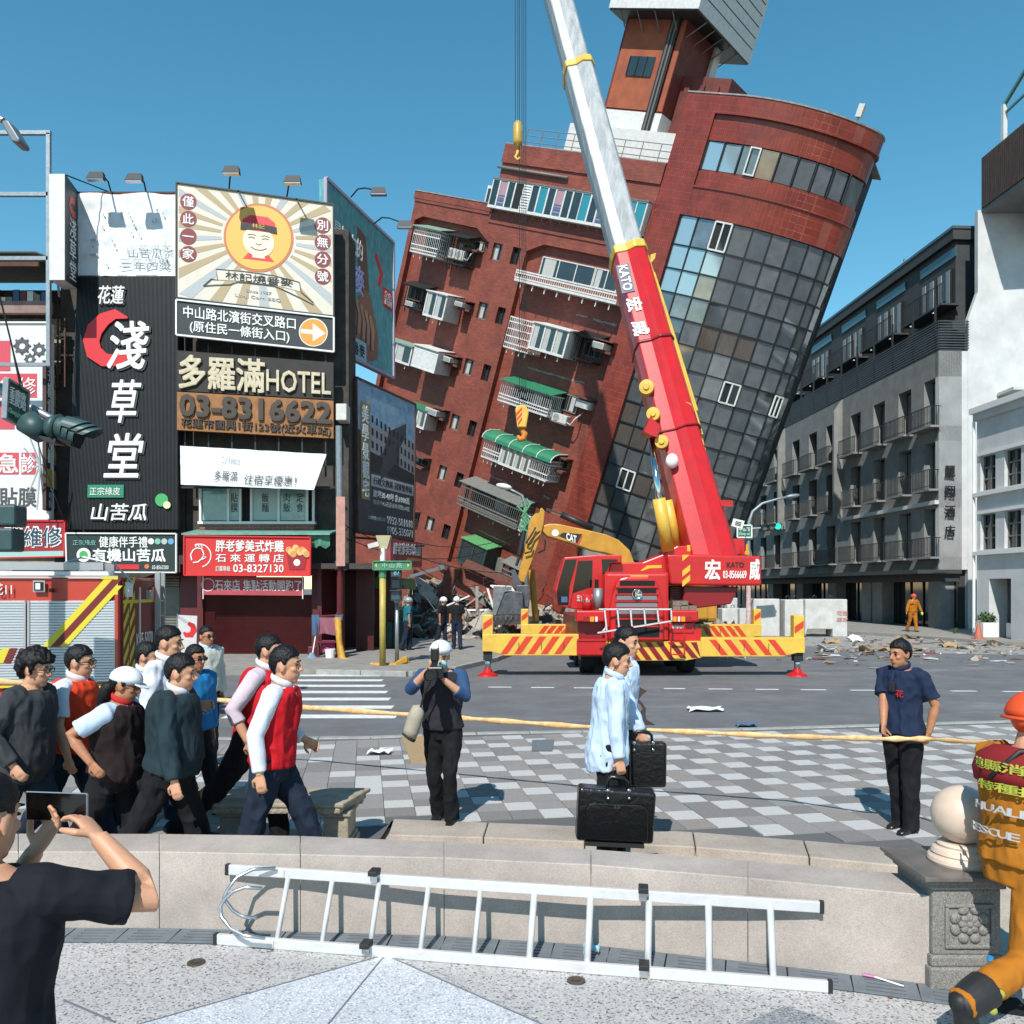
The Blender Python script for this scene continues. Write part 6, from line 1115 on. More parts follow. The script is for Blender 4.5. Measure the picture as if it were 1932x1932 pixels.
fpoly('warning_stripe', k2, [(518, 1008), (552, 1008), (552, 1075), (518, 1075)], 21.99, .01, m_yelr, cr); fpoly('warning_stripe', k1, [(1030, 302), (1110, 242), (1270, 238), (1270, 272), (1130, 275), (1060, 302)], 21.99, .01, m_yelr, cr)
fbx('warning_stripe', k1, 918, 355, 1120, 368, YF - .07, .02, m_yelr, cr)
def ktext(t, zf, x0, y0, x1, y1, Y, m, **k): a, b = P(*zf(x0, y1), Y), P(*zf(x1, y0), Y); return text(t, a, (1, 0, 0), (0, 0, 1), b.x - a.x, b.z - a.z, m, cr, depth=.008, **k)
ktext('宏', k2, 715, 1170, 880, 1385, 21.588, m_ltr, bold=.04); ktext('威', k2, 1205, 1165, 1312, 1385, 21.588, m_ltr, bold=.04); ktext('KATO', k2, 955, 1195, 1142, 1252, 21.588, m_ink, bold=.03); ktext('03-8566669', k2, 912, 1290, 1168, 1372, 21.588, m_ltr, bold=.03)
for x, y in ((672, 1112), (1175, 1112)): c = P(*k2(x, y), 22.2); mb = MB(); mb.lathe(c, [(.07, 0), (.07, .06), (.035, .1), (.03, .26), (0, .28)], 12); obj('beacon', mb, m_amber, cr)
for k, (x, y) in enumerate(((360, 1620), (445, 1620), (360, 1680), (450, 1665), (540, 1675))): fbx('timber_block', k2, x, y, x + 84, y + 55, YF + .35 + .05 * (k % 2), .5, mat('grey_timber', '7d7468', .8, ns=8, na=.4), cr)
# cab
cab = fpoly('cab', k1, [(165, 150), (535, 122), (820, 122), (820, 215), (690, 218), (650, 500), (640, 725), (500, 742), (300, 742), (92, 700), (62, 520)], 21.7, 1.1, m_cred, cr, bevel=.03)
fpoly('windscreen', k1, [(180, 178), (316, 172), (232, 470), (215, 690), (100, 690), (80, 560), (110, 420)], 21.69, .02, m_glassk, cab); fpoly('door_window', k1, [(332, 192), (490, 186), (482, 486), (245, 560)], 21.69, .02, m_glassk, cab); fpoly('rear_window', k1, [(592, 172), (765, 172), (775, 195), (690, 215), (640, 340), (640, 375), (600, 350)], 21.69, .02, m_glassk, cab)
fbx('operator_jacket', k1, 135, 595, 205, 660, 21.68, .01, m_blue, cab)
for k, ch in enumerate('宏威起重'): ktext(ch, k1, 312 + 48 * k, 575, 350 + 48 * k, 650, 21.685, m_ltr)
obj('door_edge', MB().bar(P(*k1(320, 165), 21.68), P(*k1(225, 700), 21.68), .05, .04), m_cred, cab)
# boom
BA, BT = P(1348, 1085, 22.3), P(985, -255, 29.3); ax_ = (BT - BA); BLn = ax_.length; ax_.normalize()
def bpt(u, v):   # point of the boom axis seen at picture row v
    lo, hi = 0.0, 1.0
    for _ in range(40):
        m_ = (lo + hi) / 2; p = BA.lerp(BT, m_); vv = HY - (p.z - CH) / p.y * F
        if vv > v: lo = m_
        else: hi = m_
    return BA.lerp(BT, lo)
bz = V((0, -1, 0)); bx__ = ax_.cross(bz).normalized() * -1; bn = (bz - ax_ * bz.dot(ax_)).normalized()
if bx__.x < 0: bx__ = -bx__
def section(name, v0, v1, w0, w1, d0, d1, m, par, **k):
    p, q = bpt(0, v0), bpt(0, v1); mb = MB(); prof = [(-.5, .1), (-.42, .5), (-.1, .5), (.12, .62), (.4, .55), (.5, .3), (.5, -.5), (-.5, -.5)]
    vs = [c + bx__ * (x * w) + bn * (y * d) for c, w, d in ((p, w0, d0), (q, w1, d1)) for x, y in prof]; n = len(prof)
    mb.add(vs, [(i, (i + 1) % n, n + (i + 1) % n, n + i) for i in range(n)] + [tuple(range(n))[::-1], tuple(range(n, 2 * n))]); return obj(name, mb, m, par, bevel=.03, **k)
bm_ = section('boom_base', 1080, 487, 1.3, 1.0, 1.1, .95, m_cred, cr); section('boom_stage', 490, 137, .93, .93, .85, .85, m_boomg, cr); section('boom_stage', 140, -120, .82, .82, .75, .75, m_boomg, cr); section('boom_stage', -118, -255, .7, .7, .65, .65, m_boomg, cr)
section('boom_collar', 492, 478, 1.08, 1.08, 1.02, 1.02, m_cyel, cr); section('boom_collar', 143, 132, 1.0, 1.0, .92, .92, m_cyel, cr); section('boom_collar', -117, -126, .9, .9, .8, .8, m_cyel, cr)
section('boom_band', 660, 655, 1.16, 1.16, 1.08, 1.08, m_cdk, cr); section('boom_band', 826, 822, 1.28, 1.28, 1.12, 1.12, m_cdk, cr)
def on_boom(px, out=.56): u, v = px; p = bpt(0, v); Y = p.y - out; return P(u, v, Y)
for px, r_ in ((kD(408, 968), .2), (kD(445, 1118), .18), (kD(492, 1272), .18)):
    c = on_boom(px, .7); mb = MB(); mb.lathe(c, [(0, .1), (r_ * .4, .1), (r_ * .45, .06), (r_, .05), (r_, -.35), (0, -.35)], 20, axis=(-.25, -1, 0)); obj('roller_cap', mb, m_cyel, cr)
c = on_boom(kD(550, 1380), .75); mb = MB(); mb.ell(c, (.17, .15, .2), None, 14, 10); obj('work_lamp', mb, m_ltr, cr, smooth=True)
def boomtext(t, pts, m, back=None, bold=.02, turn=True):
    for ch, px, h in pts:
        c = on_boom(px, .56 if not back else .6); ay_ = bx__ if turn else ax_ ; a_ = -ax_ if turn else bx__
        text(ch, c - a_ * h / 2 - ay_ * h / 2, a_, ay_, h, h, m, cr, depth=.02, bold=bold)
p0, p1 = on_boom(kD(272, 285), .555), on_boom(kD(308, 440), .555); e = bx__ * .19
obj('name_plate', MB().prism([p0 - e, p0 + e, p1 + e, p1 - e], bn * .01), mat('plate_navy', '1d2547', .4), cr)
dd = (p1 - p0); text('KATO', p0 + dd * .06 - bx__ * .13 + bn * .02, dd, bx__, dd.length * .88, .26, m_ltr, cr, depth=.012, bold=.03)
boomtext(None, [('宏', kD(340, 508), .42), ('威', kD(374, 640), .44)], m_ltr, bold=.04)
mb = MB(); mb.cyl(on_boom(kD(432, 1225), .35), P(*kD(478, 1600), 21.75), .085, n=16); obj('lift_rod', mb, m_chr, cr, smooth=True); mb = MB(); mb.cyl(P(*kD(477, 1590), 21.75), P(*kD(528, 1880), 22.0), .165, n=18); obj('lift_cylinder', mb, m_cyel, cr, smooth=True)
mb = MB(); mb.cyl(P(*kD(520, 1600), 22.6), P(*kD(575, 1850), 22.7), .15, n=14); obj('lift_cylinder', mb, m_cyel, cr, smooth=True)
fpoly('cylinder_bracket', kD, [(395, 1215), (430, 1130), (480, 1180), (470, 1250), (420, 1230)], 22.5, .5, m_cred, cr)
obj('hose_rail', MB().tube([on_boom(kD(408, 225), .2), on_boom(kD(560, 700), .2), on_boom(kD(715, 1235), .2)], .05, 8), m_cyel, cr); obj('hose_rail', MB().tube([on_boom(kD(450, 330), .25), on_boom(kD(575, 720), .25), on_boom(kD(690, 1100), .25)], .03, 6), m_cyel, cr)
fpoly('hose_drum', kD, [(628, 1050), (655, 1060), (690, 1170), (655, 1175)], 23.0, .3, m_cyel, cr); fpoly('jib_bracket', kD, [(430, 230), (460, 220), (455, 250), (430, 280)], 24.9, .3, m_cyel, cr); fpoly('jib_bracket', kD, [(375, 225), (415, 215), (405, 260), (385, 300)], 24.9, .3, m_cred, cr)
obj('cross_arm', MB().bar(P(*kD(705, 1615), 22.3), P(*kD(885, 1618), 22.3), .14, .16), m_cred, cr)
random.seed(8)
for k in range(6): o_ = kD(700 + k * 12, 1290 + k * 46); c = P(*o_, 22.8); obj('hose_loop', MB().tube([c + V((.12 * math.cos(t), 0, .2 * math.sin(t))) for t in [i * .7 for i in range(10)]], .025, 6), m_cyel, cr)
for k in range(4): obj('winch_rope', MB().tube([P(*kD(790 + k * 8, 1640), 22.6), P(*kD(830 + k * 9, 1740), 22.6), P(*kD(850 + k * 12, 1815), 22.6)], .012, 5), m_dmet, cr)
# ropes, hook blocks
tipY = 29.3
for u, v1 in ((972.3, 230), (977, 232), (980.1, 768), (984.8, 768), (988.5, 768), (992.2, 768)): obj('hoist_rope', MB().tube([P(u, -250, tipY), P(u, v1, tipY)], .011, 5), m_dmet, cr)
ab_ = obj('aux_hook_weight', MB().lathe(P(977, 286, tipY), [(0, 0), (.04, .0), (.05, .18), (.15, .24), (.17, .34), (.17, .84), (.13, .98), (.06, 1.06), (0, 1.06)], 16), mat('hook_yellow', 'b89a45', .4, ns=5, na=.25), cr, smooth=True); mb = MB(); mb.tube([P(977, 284, tipY), P(976, 290, tipY), P(972, 296, tipY), P(976, 302, tipY), P(981, 298, tipY)], .05, 8); obj('hook', mb, m_cyel, ab_, smooth=True)
m_horg = mat('hook_orange', 'c8792a', .4)
hk = obj('hook_block', MB().prism([P(972, 770, tipY - .2), P(980, 763, tipY - .2), P(993, 765, tipY - .2), P(998, 776, tipY - .2), P(993, 806, tipY - .2), P(976, 806, tipY - .2)], (0, .4, 0)), m_cyel, cr, bevel=.04)
for k in range(3): obj('stripe', MB().prism([P(973 + k * 2, 780 + k * 9, tipY - .21), P(985, 768 + k * 9, tipY - .21), P(985, 773 + k * 9, tipY - .21), P(974 + k * 2, 785 + k * 9, tipY - .21)], (0, .01, 0)), m_cstr, hk)
mb = MB(); mb.tube([P(985, 804, tipY), P(985, 811, tipY), P(990, 818, tipY), P(988, 827, tipY), P(981, 829, tipY), P(976, 822, tipY)], [.1, .1, .11, .12, .1, .05], 10); obj('hook', mb, m_horg, hk, smooth=True)
# ================================================================ yellow excavator behind it
m_cat = mat('excavator_yellow', 'bf8a2e', .45, ns=2.5, na=.25); m_catk = mat('bucket_steel', '3f4246', .5, metal=.4, ns=5, na=.4, col2='7b7d80'); ex = thing('excavator', 'yellow excavator reaching its arm and bucket into the rubble', 'excavator', G(1230, 1180, ROAD)); YE = 31.5
bo = fpoly('boom', k4, [(540, 275), (620, 248), (720, 250), (1000, 308), (1250, 365), (1400, 430), (1520, 545), (1580, 700), (1640, 900), (1480, 900), (1410, 680), (1360, 610), (1250, 575), (1100, 548), (900, 478), (600, 388), (540, 330)], YE, .75, m_cat, ex, bevel=.04)
fpoly('stick', k4, [(480, 118), (540, 68), (575, 110), (560, 260), (500, 470), (440, 640), (345, 905), (270, 885), (300, 700), (345, 540), (375, 370), (412, 200)], YE - .1, .6, m_cat, ex, bevel=.03)
obj('cylinder_rod', MB().cyl(P(*k4(588, 90), YE + .2), P(*k4(770, 152), YE + .2), .06, n=10), m_chr, ex); obj('cylinder', MB().cyl(P(*k4(755, 145), YE + .2), P(*k4(1110, 305), YE + .2), .12, n=12), m_dmet, ex, smooth=True)
obj('cylinder_rod', MB().cyl(P(*k4(330, 500), YE - .2), P(*k4(255, 720), YE - .2), .06, n=10), m_dmet, ex); obj('cylinder', MB().cyl(P(*k4(345, 330), YE - .2), P(*k4(290, 600), YE - .2), .09, n=12), m_dmet, ex)
for pts in ([(470, 290), (440, 350), (380, 440), (370, 470)], [(520, 330), (450, 400), (420, 470), (380, 480)], [(540, 380), (580, 450), (570, 540), (500, 575)], [(440, 500), (420, 560), (350, 580)]): obj('hose', MB().tube([P(*k4(*p), YE - .25) for p in pts], .035, 6), m_dmet, ex, smooth=True)
fpoly('linkage', k4, [(255, 935), (395, 930), (410, 1000), (400, 1180), (250, 1180)], YE - .3, .7, m_catk, ex, bevel=.03); fpoly('linkage_arm', k4, [(200, 760), (240, 760), (300, 880), (290, 960), (230, 960)], YE - .2, .3, m_catk, ex)
bk_ = MB(); prof = [(120, 1010), (210, 995), (330, 1010), (340, 1230), (320, 1270), (30, 1270), (60, 1150)]
obj('bucket', MB().prism([P(*k4(*p), YE - .6) for p in prof], (0, 1.3, 0)), m_catk, ex, bevel=.04); fpoly('bucket_cheek', k4, [(0, 945), (205, 950), (205, 990), (125, 1010), (30, 1260), (-10, 1260)], YE - .65, .12, mat('worn_steel', '8a8b8d', .4, metal=.5, ns=6, na=.4), ex)
for k in range(6): x = 10 + k * 58; fpoly('tooth', k4, [(x, 1265), (x + 28, 1265), (x + 20, 1320), (x + 6, 1320)], YE - .6, .15, m_catk, ex)
fpoly('logo_panel', k4, [(775, 348), (990, 365), (940, 470), (725, 385)], YE - .012, .01, m_ink, ex); fpoly('logo_panel', k4, [(995, 385), (955, 478), (935, 470), (985, 370)], YE - .014, .01, m_cstr, ex)
a_, b_ = P(*k4(815, 428), YE - .025), P(*k4(925, 465), YE - .025); text('CAT', a_, b_ - a_, (0, 0, 1), (b_ - a_).length, .26, m_ltr, ex, depth=.01, bold=.05)
c = P(*k4(690, 352), YE - .01); mb = MB(); mb.lathe(c, [(0, .01), (.13, .01), (.13, 0)], 20, axis=(0, -1, 0)); obj('round_badge', mb, m_ltr, ex)
obj('house', MB().box(P(1215, 0, YE).x, P(1330, 0, YE).x, YE - .6, YE + 2.2, 1.0, 2.6), m_cat, ex, bevel=.08); obj('counterweight', MB().box(P(1290, 0, YE).x, P(1350, 0, YE).x, YE - .4, YE + 2.0, .9, 1.9), m_cat, ex, bevel=.15)
for dy in (-.9, 1.9): obj('track', MB().box(P(1190, 0, YE).x, P(1355, 0, YE).x, YE + dy, YE + dy + .6, ROAD, .85), m_tyre, ex, bevel=.2)
obj('cab', MB().box(P(1195, 0, YE).x, P(1225, 0, YE).x, YE + .4, YE + 1.6, 1.0, 2.9), m_cat, ex, bevel=.06)
# yellow boom pole standing by the bucket
yp = thing('yellow_pole', 'tall yellow steel pole standing beside the excavator bucket', 'pole', G(1008, 1185, ROAD)); obj('shaft', MB().tube([P(1003, 1075, 33.0), P(1011, 1172, 33.0)], .13, 10), m_cat, yp, smooth=True); obj('foot_plate', MB().prism([P(1000, 1172, 33), P(1022, 1172, 33), P(1022, 1182, 33), P(1000, 1182, 33)], (0, .3, 0)), m_greyp, yp)
# ================================================================ concrete blocks
m_blk = mat('block_concrete', 'c0c0bc', .85, ns=2.5, na=.25, bs=.3, bscale=25)
def cblock(label, x0, x1, y0, y1, Y, notch=False):
    t = thing('concrete_block', label, 'concrete block', G(*k8((x0 + x1) / 2, 410), ROAD), 'concrete blocks across the street'); a, b = P(*k8(x0, y1), Y), P(*k8(x1, y0), Y)
    if notch:
        w_ = b.x - a.x; mb = MB(); mb.prism([V((a.x, Y, a.z)), V((a.x, Y, b.z)), V((b.x, Y, b.z)), V((b.x, Y, ROAD)), V((b.x - w_ * .35, Y, ROAD)), V((b.x - w_ * .35, Y, ROAD + .35)), V((a.x + w_ * .05, Y, ROAD + .35))], (0, .9, 0)); obj('block', mb, m_blk, t, bevel=.04)
    else: obj('block', MB().box(a.x, b.x, Y, Y + .9, ROAD, b.z), m_blk, t, bevel=.04)
    for q in (.3, .7): c = V((a.x + (b.x - a.x) * q, Y + .45, b.z)); obj('lifting_eye', MB().tube([c + V((-.08, 0, -.02)), c + V((-.07, 0, .12)), c + V((0, 0, .17)), c + V((.07, 0, .12)), c + V((.08, 0, -.02))], .018, 6), m_dmet, t)
    return t
cblock('tall concrete block with a clean face beside the far outrigger post', 470, 612, 210, 412, 38.4); cblock('narrow concrete block between two wider ones', 640, 745, 214, 412, 38.2); cblock('wide concrete block notched underneath with red stencil marks', 750, 978, 212, 412, 37.9, True); cblock('low concrete block behind the crane counterweight', 300, 400, 262, 412, 39.6); cblock('low concrete block filling the gap left of the tall one', 395, 474, 262, 412, 39.2); cblock('slanted tall concrete block just behind the crane counterweight', 320, 384, 205, 412, 40.6)
ktx = P(*k8(925, 330), 37.88); 
for k, t in enumerate(('花蓮', '縣政')): text(t, P(*k8(920, 300 + k * 35), 37.88), (1, 0, 0), (0, 0, 1), .5, .2, mat('stencil_red', 'b06a62', .8), [o for o in bpy.data.objects if o.get('label', '').startswith('wide concrete')][0], depth=.004)
# ================================================================ far traffic lights and street lamp
m_pole = mat('pole_grey', '7f8a8c', .45, metal=.3); tl = thing('street_lamp', 'grey street lamp with curved arm, traffic lights and green sign', 'street lamp', G(1412, 1190, ROAD)); Yt = 35.0
obj('pole', MB().tube([V((P(1412, 0, Yt).x, Yt, ROAD)), P(1412, 1010, Yt), P(1413, 985, Yt), P(1420, 965, Yt), P(1438, 950, Yt), P(1465, 942, Yt), P(1490, 937, Yt)], [.09, .08, .07, .06, .055, .05, .05], 10), m_pole, tl, smooth=True); mb = MB(); mb.ell(P(1495, 936, Yt), (.32, .14, .09), Matrix.Rotation(R(-8), 3, 'Y').to_4x4(), 14, 8); obj('lamp_head', mb, m_pole, tl, smooth=True)
obj('signal_arm', MB().tube([P(1412, 998, Yt), P(1440, 996, Yt), P(1475, 992, Yt)], .045, 8), m_pole, tl)
sg = obj('signal_head', MB().prism([P(1436, 989, Yt - .1), P(1474, 986, Yt - .1), P(1474, 999, Yt - .1), P(1436, 1003, Yt - .1)], (0, .3, 0)), m_dmet, tl, bevel=.04)
for u, m in ((1443, mat('lens_grey', '59605e', .3)), (1456, mat('lens_grey', '59605e', .3)), (1468, mat('green_light', '1fae86', .4, emit=('22d49a', 1.6)))): c = P(u, 995 - (u - 1443) * .09, Yt - .12); obj('lens', MB().lathe(c, [(0, .02), (.11, .0), (.13, -.02)], 16, axis=(0, -1, 0)), m, sg); obj('visor', MB().lathe(c, [(.135, 0), (.135, .14)], 16, axis=(0, -1, 0), ang=math.pi * 1.0), m_dmet, sg)
Bs = pboard('x', '', '', [(1391, 991), (1418, 991), (1418, 1014), (1391, 1014)], Yt - .15, mat('street_green', '1f6b54', .5), thick=.04, root=tl, bname='street_sign', frame=m_ltr, fw=.05); Bs.T('中山路', .12, .15, .88, .5, m_ltr); Bs.T('Zhongshan', .12, .6, .88, .85, m_ltr)
obj('striped_base', MB().cyl(V((P(1412, 0, Yt).x, Yt, ROAD)), P(1412, 1105, Yt), .1, n=12), mat('pole_stripe', 'c9bdb8', .5, ns=4, na=.6, col2='a5383a'), tl)
Bp = board('notice_plate', 'small white notice plate hanging behind the crane', 'sign', P(1384, 978, 33), P(1405, 983, 33), P(1400, 998, 33), P(1380, 992, 33), m_ltr, thick=.03); [Bp.quad(.25, .25 + .2 * k, .8, .36 + .2 * k, m_ink, name='text_line') for k in range(3)]; obj('stay', MB().bar(P(1392, 985, 33.1), P(1412, 1000, 35), .03, .03), m_dmet, Bp.root)
# ================================================================ near signal post, road-name sign, by the shop corner
ys = thing('yellow_sign_pole', 'yellow pole carrying the green road name sign at the shop corner', 'sign post', G(722, 1256, PAVE)); Yy = G(722, 1256, PAVE).y; bx0 = P(722, 1256, Yy)
mb = MB(); mb.cyl((bx0.x, Yy, PAVE), P(722, 1090, Yy), .085, n=12); obj('pole', mb, mat('pole_yellow', 'b7a152', .5, ns=4, na=.3), ys, smooth=True); mb = MB(); mb.cyl(P(722, 1090, Yy), P(722, 1072, Yy), .1, n=12); obj('clamp', mb, mat('street_green2', '3e7a5a', .5), ys)
B = pboard('x', '', '', [(704, 1059), (776, 1059), (776, 1074), (704, 1075)], Yy - .12, mat('street_green2', '3e7a5a', .5), thick=.06, root=ys, bname='name_board', frame=mat('street_green2', '3e7a5a', .5), fw=.03); B.T('中 山 路', .24, .2, .76, .8, mat('sign_mint', '9cc0a8', .5)); B.pg([(.04, .5), (.1, .25), (.1, .75)], m_gold, name='arrow'); B.pg([(.96, .5), (.9, .25), (.9, .75)], m_gold, name='arrow')
obj('post_cap', MB().prism([P(709, 1010, Yy), P(737, 1010, Yy), P(730, 1036, Yy), P(716, 1036, Yy)], (0, .3, 0)), mat('cap_cream', 'a39a78', .6), ys); obj('upper_pole', MB().cyl(P(722, 1060, Yy), P(722, 1034, Yy), .07, n=10), m_ltr, ys); obj('camera_box', MB().bar(P(695, 1031, Yy - .2), P(715, 1026, Yy - .2), .12, .12), m_ac, ys)
ps = thing('pedestrian_signal', 'grey pole with a three part pedestrian countdown signal', 'traffic light', G(750, 1252, PAVE)); Yp = G(750, 1252, PAVE).y
mb = MB(); mb.cyl(V((P(749, 0, Yp).x, Yp, PAVE)), P(749, 1133, Yp), .055, n=12); obj('pole', mb, m_galv, ps, smooth=True); obj('base_flange', MB().box(P(743, 0, Yp).x, P(756, 0, Yp).x, Yp - .12, Yp + .12, PAVE, PAVE + .05), m_galv, ps); mb = MB(); mb.ell(P(749, 1133, Yp), .09, None, 12, 8); obj('finial', mb, m_galv, ps, smooth=True)
m_sgr = mat('signal_green', '2c3f3e', .5)
for k in range(3):
    v0 = 1069 + k * 22; bxx = obj('signal_box', MB().box(P(740, 0, Yp).x, P(759, 0, Yp).x, Yp - .3, Yp - .05, P(0, v0 + 21, Yp - .3).z, P(0, v0, Yp - .3).z), m_sgr, ps, bevel=.02)
    obj('screen', MB().box(P(742.5, 0, Yp).x, P(756.5, 0, Yp).x, Yp - .31, Yp - .3, P(0, v0 + 18, Yp - .3).z, P(0, v0 + 3, Yp - .3).z), mat('screen_blue', '2e4a5a', .2), bxx); obj('visor', MB().box(P(740, 0, Yp).x, P(759, 0, Yp).x, Yp - .42, Yp - .3, P(0, v0 + 2, Yp - .3).z, P(0, v0, Yp - .3).z), m_sgr, bxx)
text('87', P(743, 1085, Yp - .315), (1, 0, 0), (0, 0, 1), .16, .16, mat('digit_blue', '7fb0c8', .4), ps, depth=.004)
obj('yellow_tape_heap', MB().tube([P(700, 1253, Yp - .3), P(720, 1256, Yp - .4), P(745, 1255, Yp - .3), P(762, 1248, Yp), P(766, 1240, Yp), P(770, 1252, Yp + .1)], [.05, .08, .07, .12, .04, .06], 7), MATS['barrier_yellow'], label='heap of yellow barrier tape at the foot of the signal pole', cat='tape')
fl_ = thing('fallen_lamp_arm', 'grey fallen street lamp arm lying across the rubble', 'street lamp', P(800, 1090, 31)); obj('arm', MB().bar(P(772, 1088, 31), P(832, 1071, 31.5), .14, .1), m_galv, fl_); obj('arm_head', MB().bar(P(828, 1072, 31.4), P(836, 1069, 31.5), .2, .16), m_galv, fl_); obj('stump', MB().cyl(P(772, 1088, 31.05), V((P(772, 0, 31).x, 31.05, ROAD)), .05, n=8), m_galv, fl_)
gl_ = thing('green_lamp_post', 'bent street lamp wrapped in green cloth before the building', 'street lamp', P(992, 1010, 33)); obj('arm', MB().tube([V((P(993, 0, 33).x, 33, ROAD)), P(993, 1010, 33), P(991, 955, 33), P(985, 935, 33), P(972, 928, 33), P(958, 921, 33)], [.09, .08, .07, .06, .05, .05], 8), m_pole, gl_, smooth=True); mb = MB(); mb.ell(P(951, 918, 33), (.32, .16, .12), Matrix.Rotation(R(12), 3, 'Y').to_4x4(), 14, 8); obj('lamp_head', mb, m_ltr, gl_, smooth=True)
mb = MB(); random.seed(6)
for k in range(14): c = P(988 + random.uniform(-5, 8), 940 + k * 4.5, 32.9); mb.tube([c, c + V((random.uniform(-.2, .2), -.05, -.25)), c + V((random.uniform(-.2, .2), -.1, -.5))], [.03, .06, .02], 5)
obj('green_cloth', mb, mat('net_green', '5f9e78', .8, ns=8, na=.4), gl_)
# ================================================================ overhead signal arm at the left edge
sa = thing('signal_gantry', 'signal arm with green Chongqing road name sign and dark traffic lights', 'traffic light', G(-120, 1420, ROAD)); Yg = 11.0
obj('post', MB().cyl((P(-60, 0, Yg).x, Yg, ROAD), P(-60, 240, Yg), .11, n=12), m_galv, sa); obj('arm', MB().tube([P(-60, 690, Yg + .7), P(30, 755, Yg + .55), P(135, 810, Yg + .1)], [.08, .065, .045], 10), m_galv, sa, smooth=True); obj('sign_bracket', MB().bar(P(30, 757, Yg + .05), P(30, 757, Yg + .55), .05, .05), m_galv, sa)
kg = lambda x, y: (x * .19538, 679.2 + y * .19538)
B = board('x', '', '', P(*kg(62, 180), Yg - .25), P(*kg(262, 305), Yg + .25), P(*kg(248, 660), Yg + .25), P(*kg(42, 560), Yg - .25), mat('gantry_green', '15573f', .45), thick=.03, root=sa, bname='name_board', frame=m_galv, fw=.03); B.T('重慶路', .12, .12, .9, .58, m_ltr, off=.008); B.T('Chongqing Rd', .12, .68, .9, .86, mat('sign_mint', '9cc0a8', .5), off=.008)
m_sig = mat('signal_teal', '2f4a4c', .5, ns=4, na=.25)
for k in range(3):   # three hoods seen from the side, lenses face right
    c = P(*kg(600 + k * 62, 640 + k * 34), Yg + .02 * k); mb = MB(); mb.lathe(c + V((-.12, 0, 0)), [(0, 0), (.1, .0), (.15, .06), (.15, .18)], 18, axis=(1, 0, -.25)); obj('lamp_body', mb, m_sig, sa, smooth=True)
    mb = MB(); q = V((1, 0, -.28)).normalized(); vs = []
    for i in range(13):
        a = math.pi * i / 12; r_ = .15; yv = V((0, 1, 0)); zv = q.cross(yv).normalized() * -1
        if zv.z < 0: zv = -zv
        vs += [c + q * .05 + yv * math.cos(a) * r_ + zv * math.sin(a) * r_, c + q * (.18 + .16 * math.sin(a)) + yv * math.cos(a) * r_ + zv * math.sin(a) * r_]
    mb.add(vs, [(2 * i, 2 * i + 2, 2 * i + 3, 2 * i + 1) for i in range(12)]); obj('visor', mb, m_sig, sa, solid=.012)
    obj('lens', MB().lathe(c + q * .06, [(0, .0), (.14, 0)], 16, axis=q), m_black, sa)
mb = MB(); mb.cyl(P(*kg(255, 590), Yg), P(*kg(420, 720), Yg), .16, .13, n=18); obj('signal_back', mb, m_sig, sa, smooth=True); mb = MB(); mb.cyl(P(*kg(470, 640), Yg), P(*kg(560, 660), Yg), .13, .19, n=18); obj('signal_back', mb, m_sig, sa, smooth=True); obj('signal_under', MB().prism([P(*kg(340, 720), Yg - .1), P(*kg(540, 760), Yg - .1), P(*kg(530, 800), Yg - .1), P(*kg(440, 790), Yg - .1)], (0, .25, 0)), m_dmet, sa); obj('signal_visor_base', MB().prism([P(*kg(545, 740), Yg - .1), P(*kg(690, 790), Yg - .1), P(*kg(680, 830), Yg - .1), P(*kg(560, 770), Yg - .1)], (0, .25, 0)), m_black, sa)
for v0, v1 in ((952, 992), (996, 1040)): obj('side_signal', MB().box(P(-30, 0, 10.6).x, P(27 if v0 < 960 else 22, 0, 10.6).x, 10.6, 10.9, P(0, v1, 10.6).z, P(0, v0, 10.6).z), m_sig, sa, bevel=.03)
obj('side_signal_arm', MB().bar(P(-60, 990, 10.9), P(0, 990, 10.8), .06, .06), m_galv, sa); obj('cable', MB().tube([P(0, 560, Yg), P(22, 650, Yg), P(40, 735, Yg)], .012, 5), m_black, sa)
lh = thing('gantry_lamp', 'grey street lamp head hanging over the empty steel frame', 'lamp', P(0, 230, 11)); obj('arm', MB().tube([P(-60, 240, 11), P(-30, 205, 11), P(6, 228, 11)], .04, 8), m_galv, lh); obj('head', MB().prism([P(4, 226, 10.9), P(14, 225, 10.9), P(37, 262, 10.9), P(35, 268, 10.9), P(22, 267, 10.9), P(2, 232, 10.9)], (0, .25, 0)), m_lamp, lh, bevel=.02)
burst = thing('antenna_burst', 'thin white twig-like antenna cluster in front of the white sign', 'antenna', P(76, 880, YS - 1.4)); c = P(76, 877, YS - 1.4)
for u, v in ((53, 817), (45, 845), (46, 890), (54, 930), (70, 962), (72, 830)): obj('rod', MB().tube([c, P(u, v, YS - 1.6)], [.03, .02], 5), m_faint, burst)
obj('post', MB().bar(c, P(84, 960, YS - .6), .05, .05), m_faint, burst); obj('stay', MB().bar(c, P(90, 878, YS - .52), .04, .04), m_faint, burst)

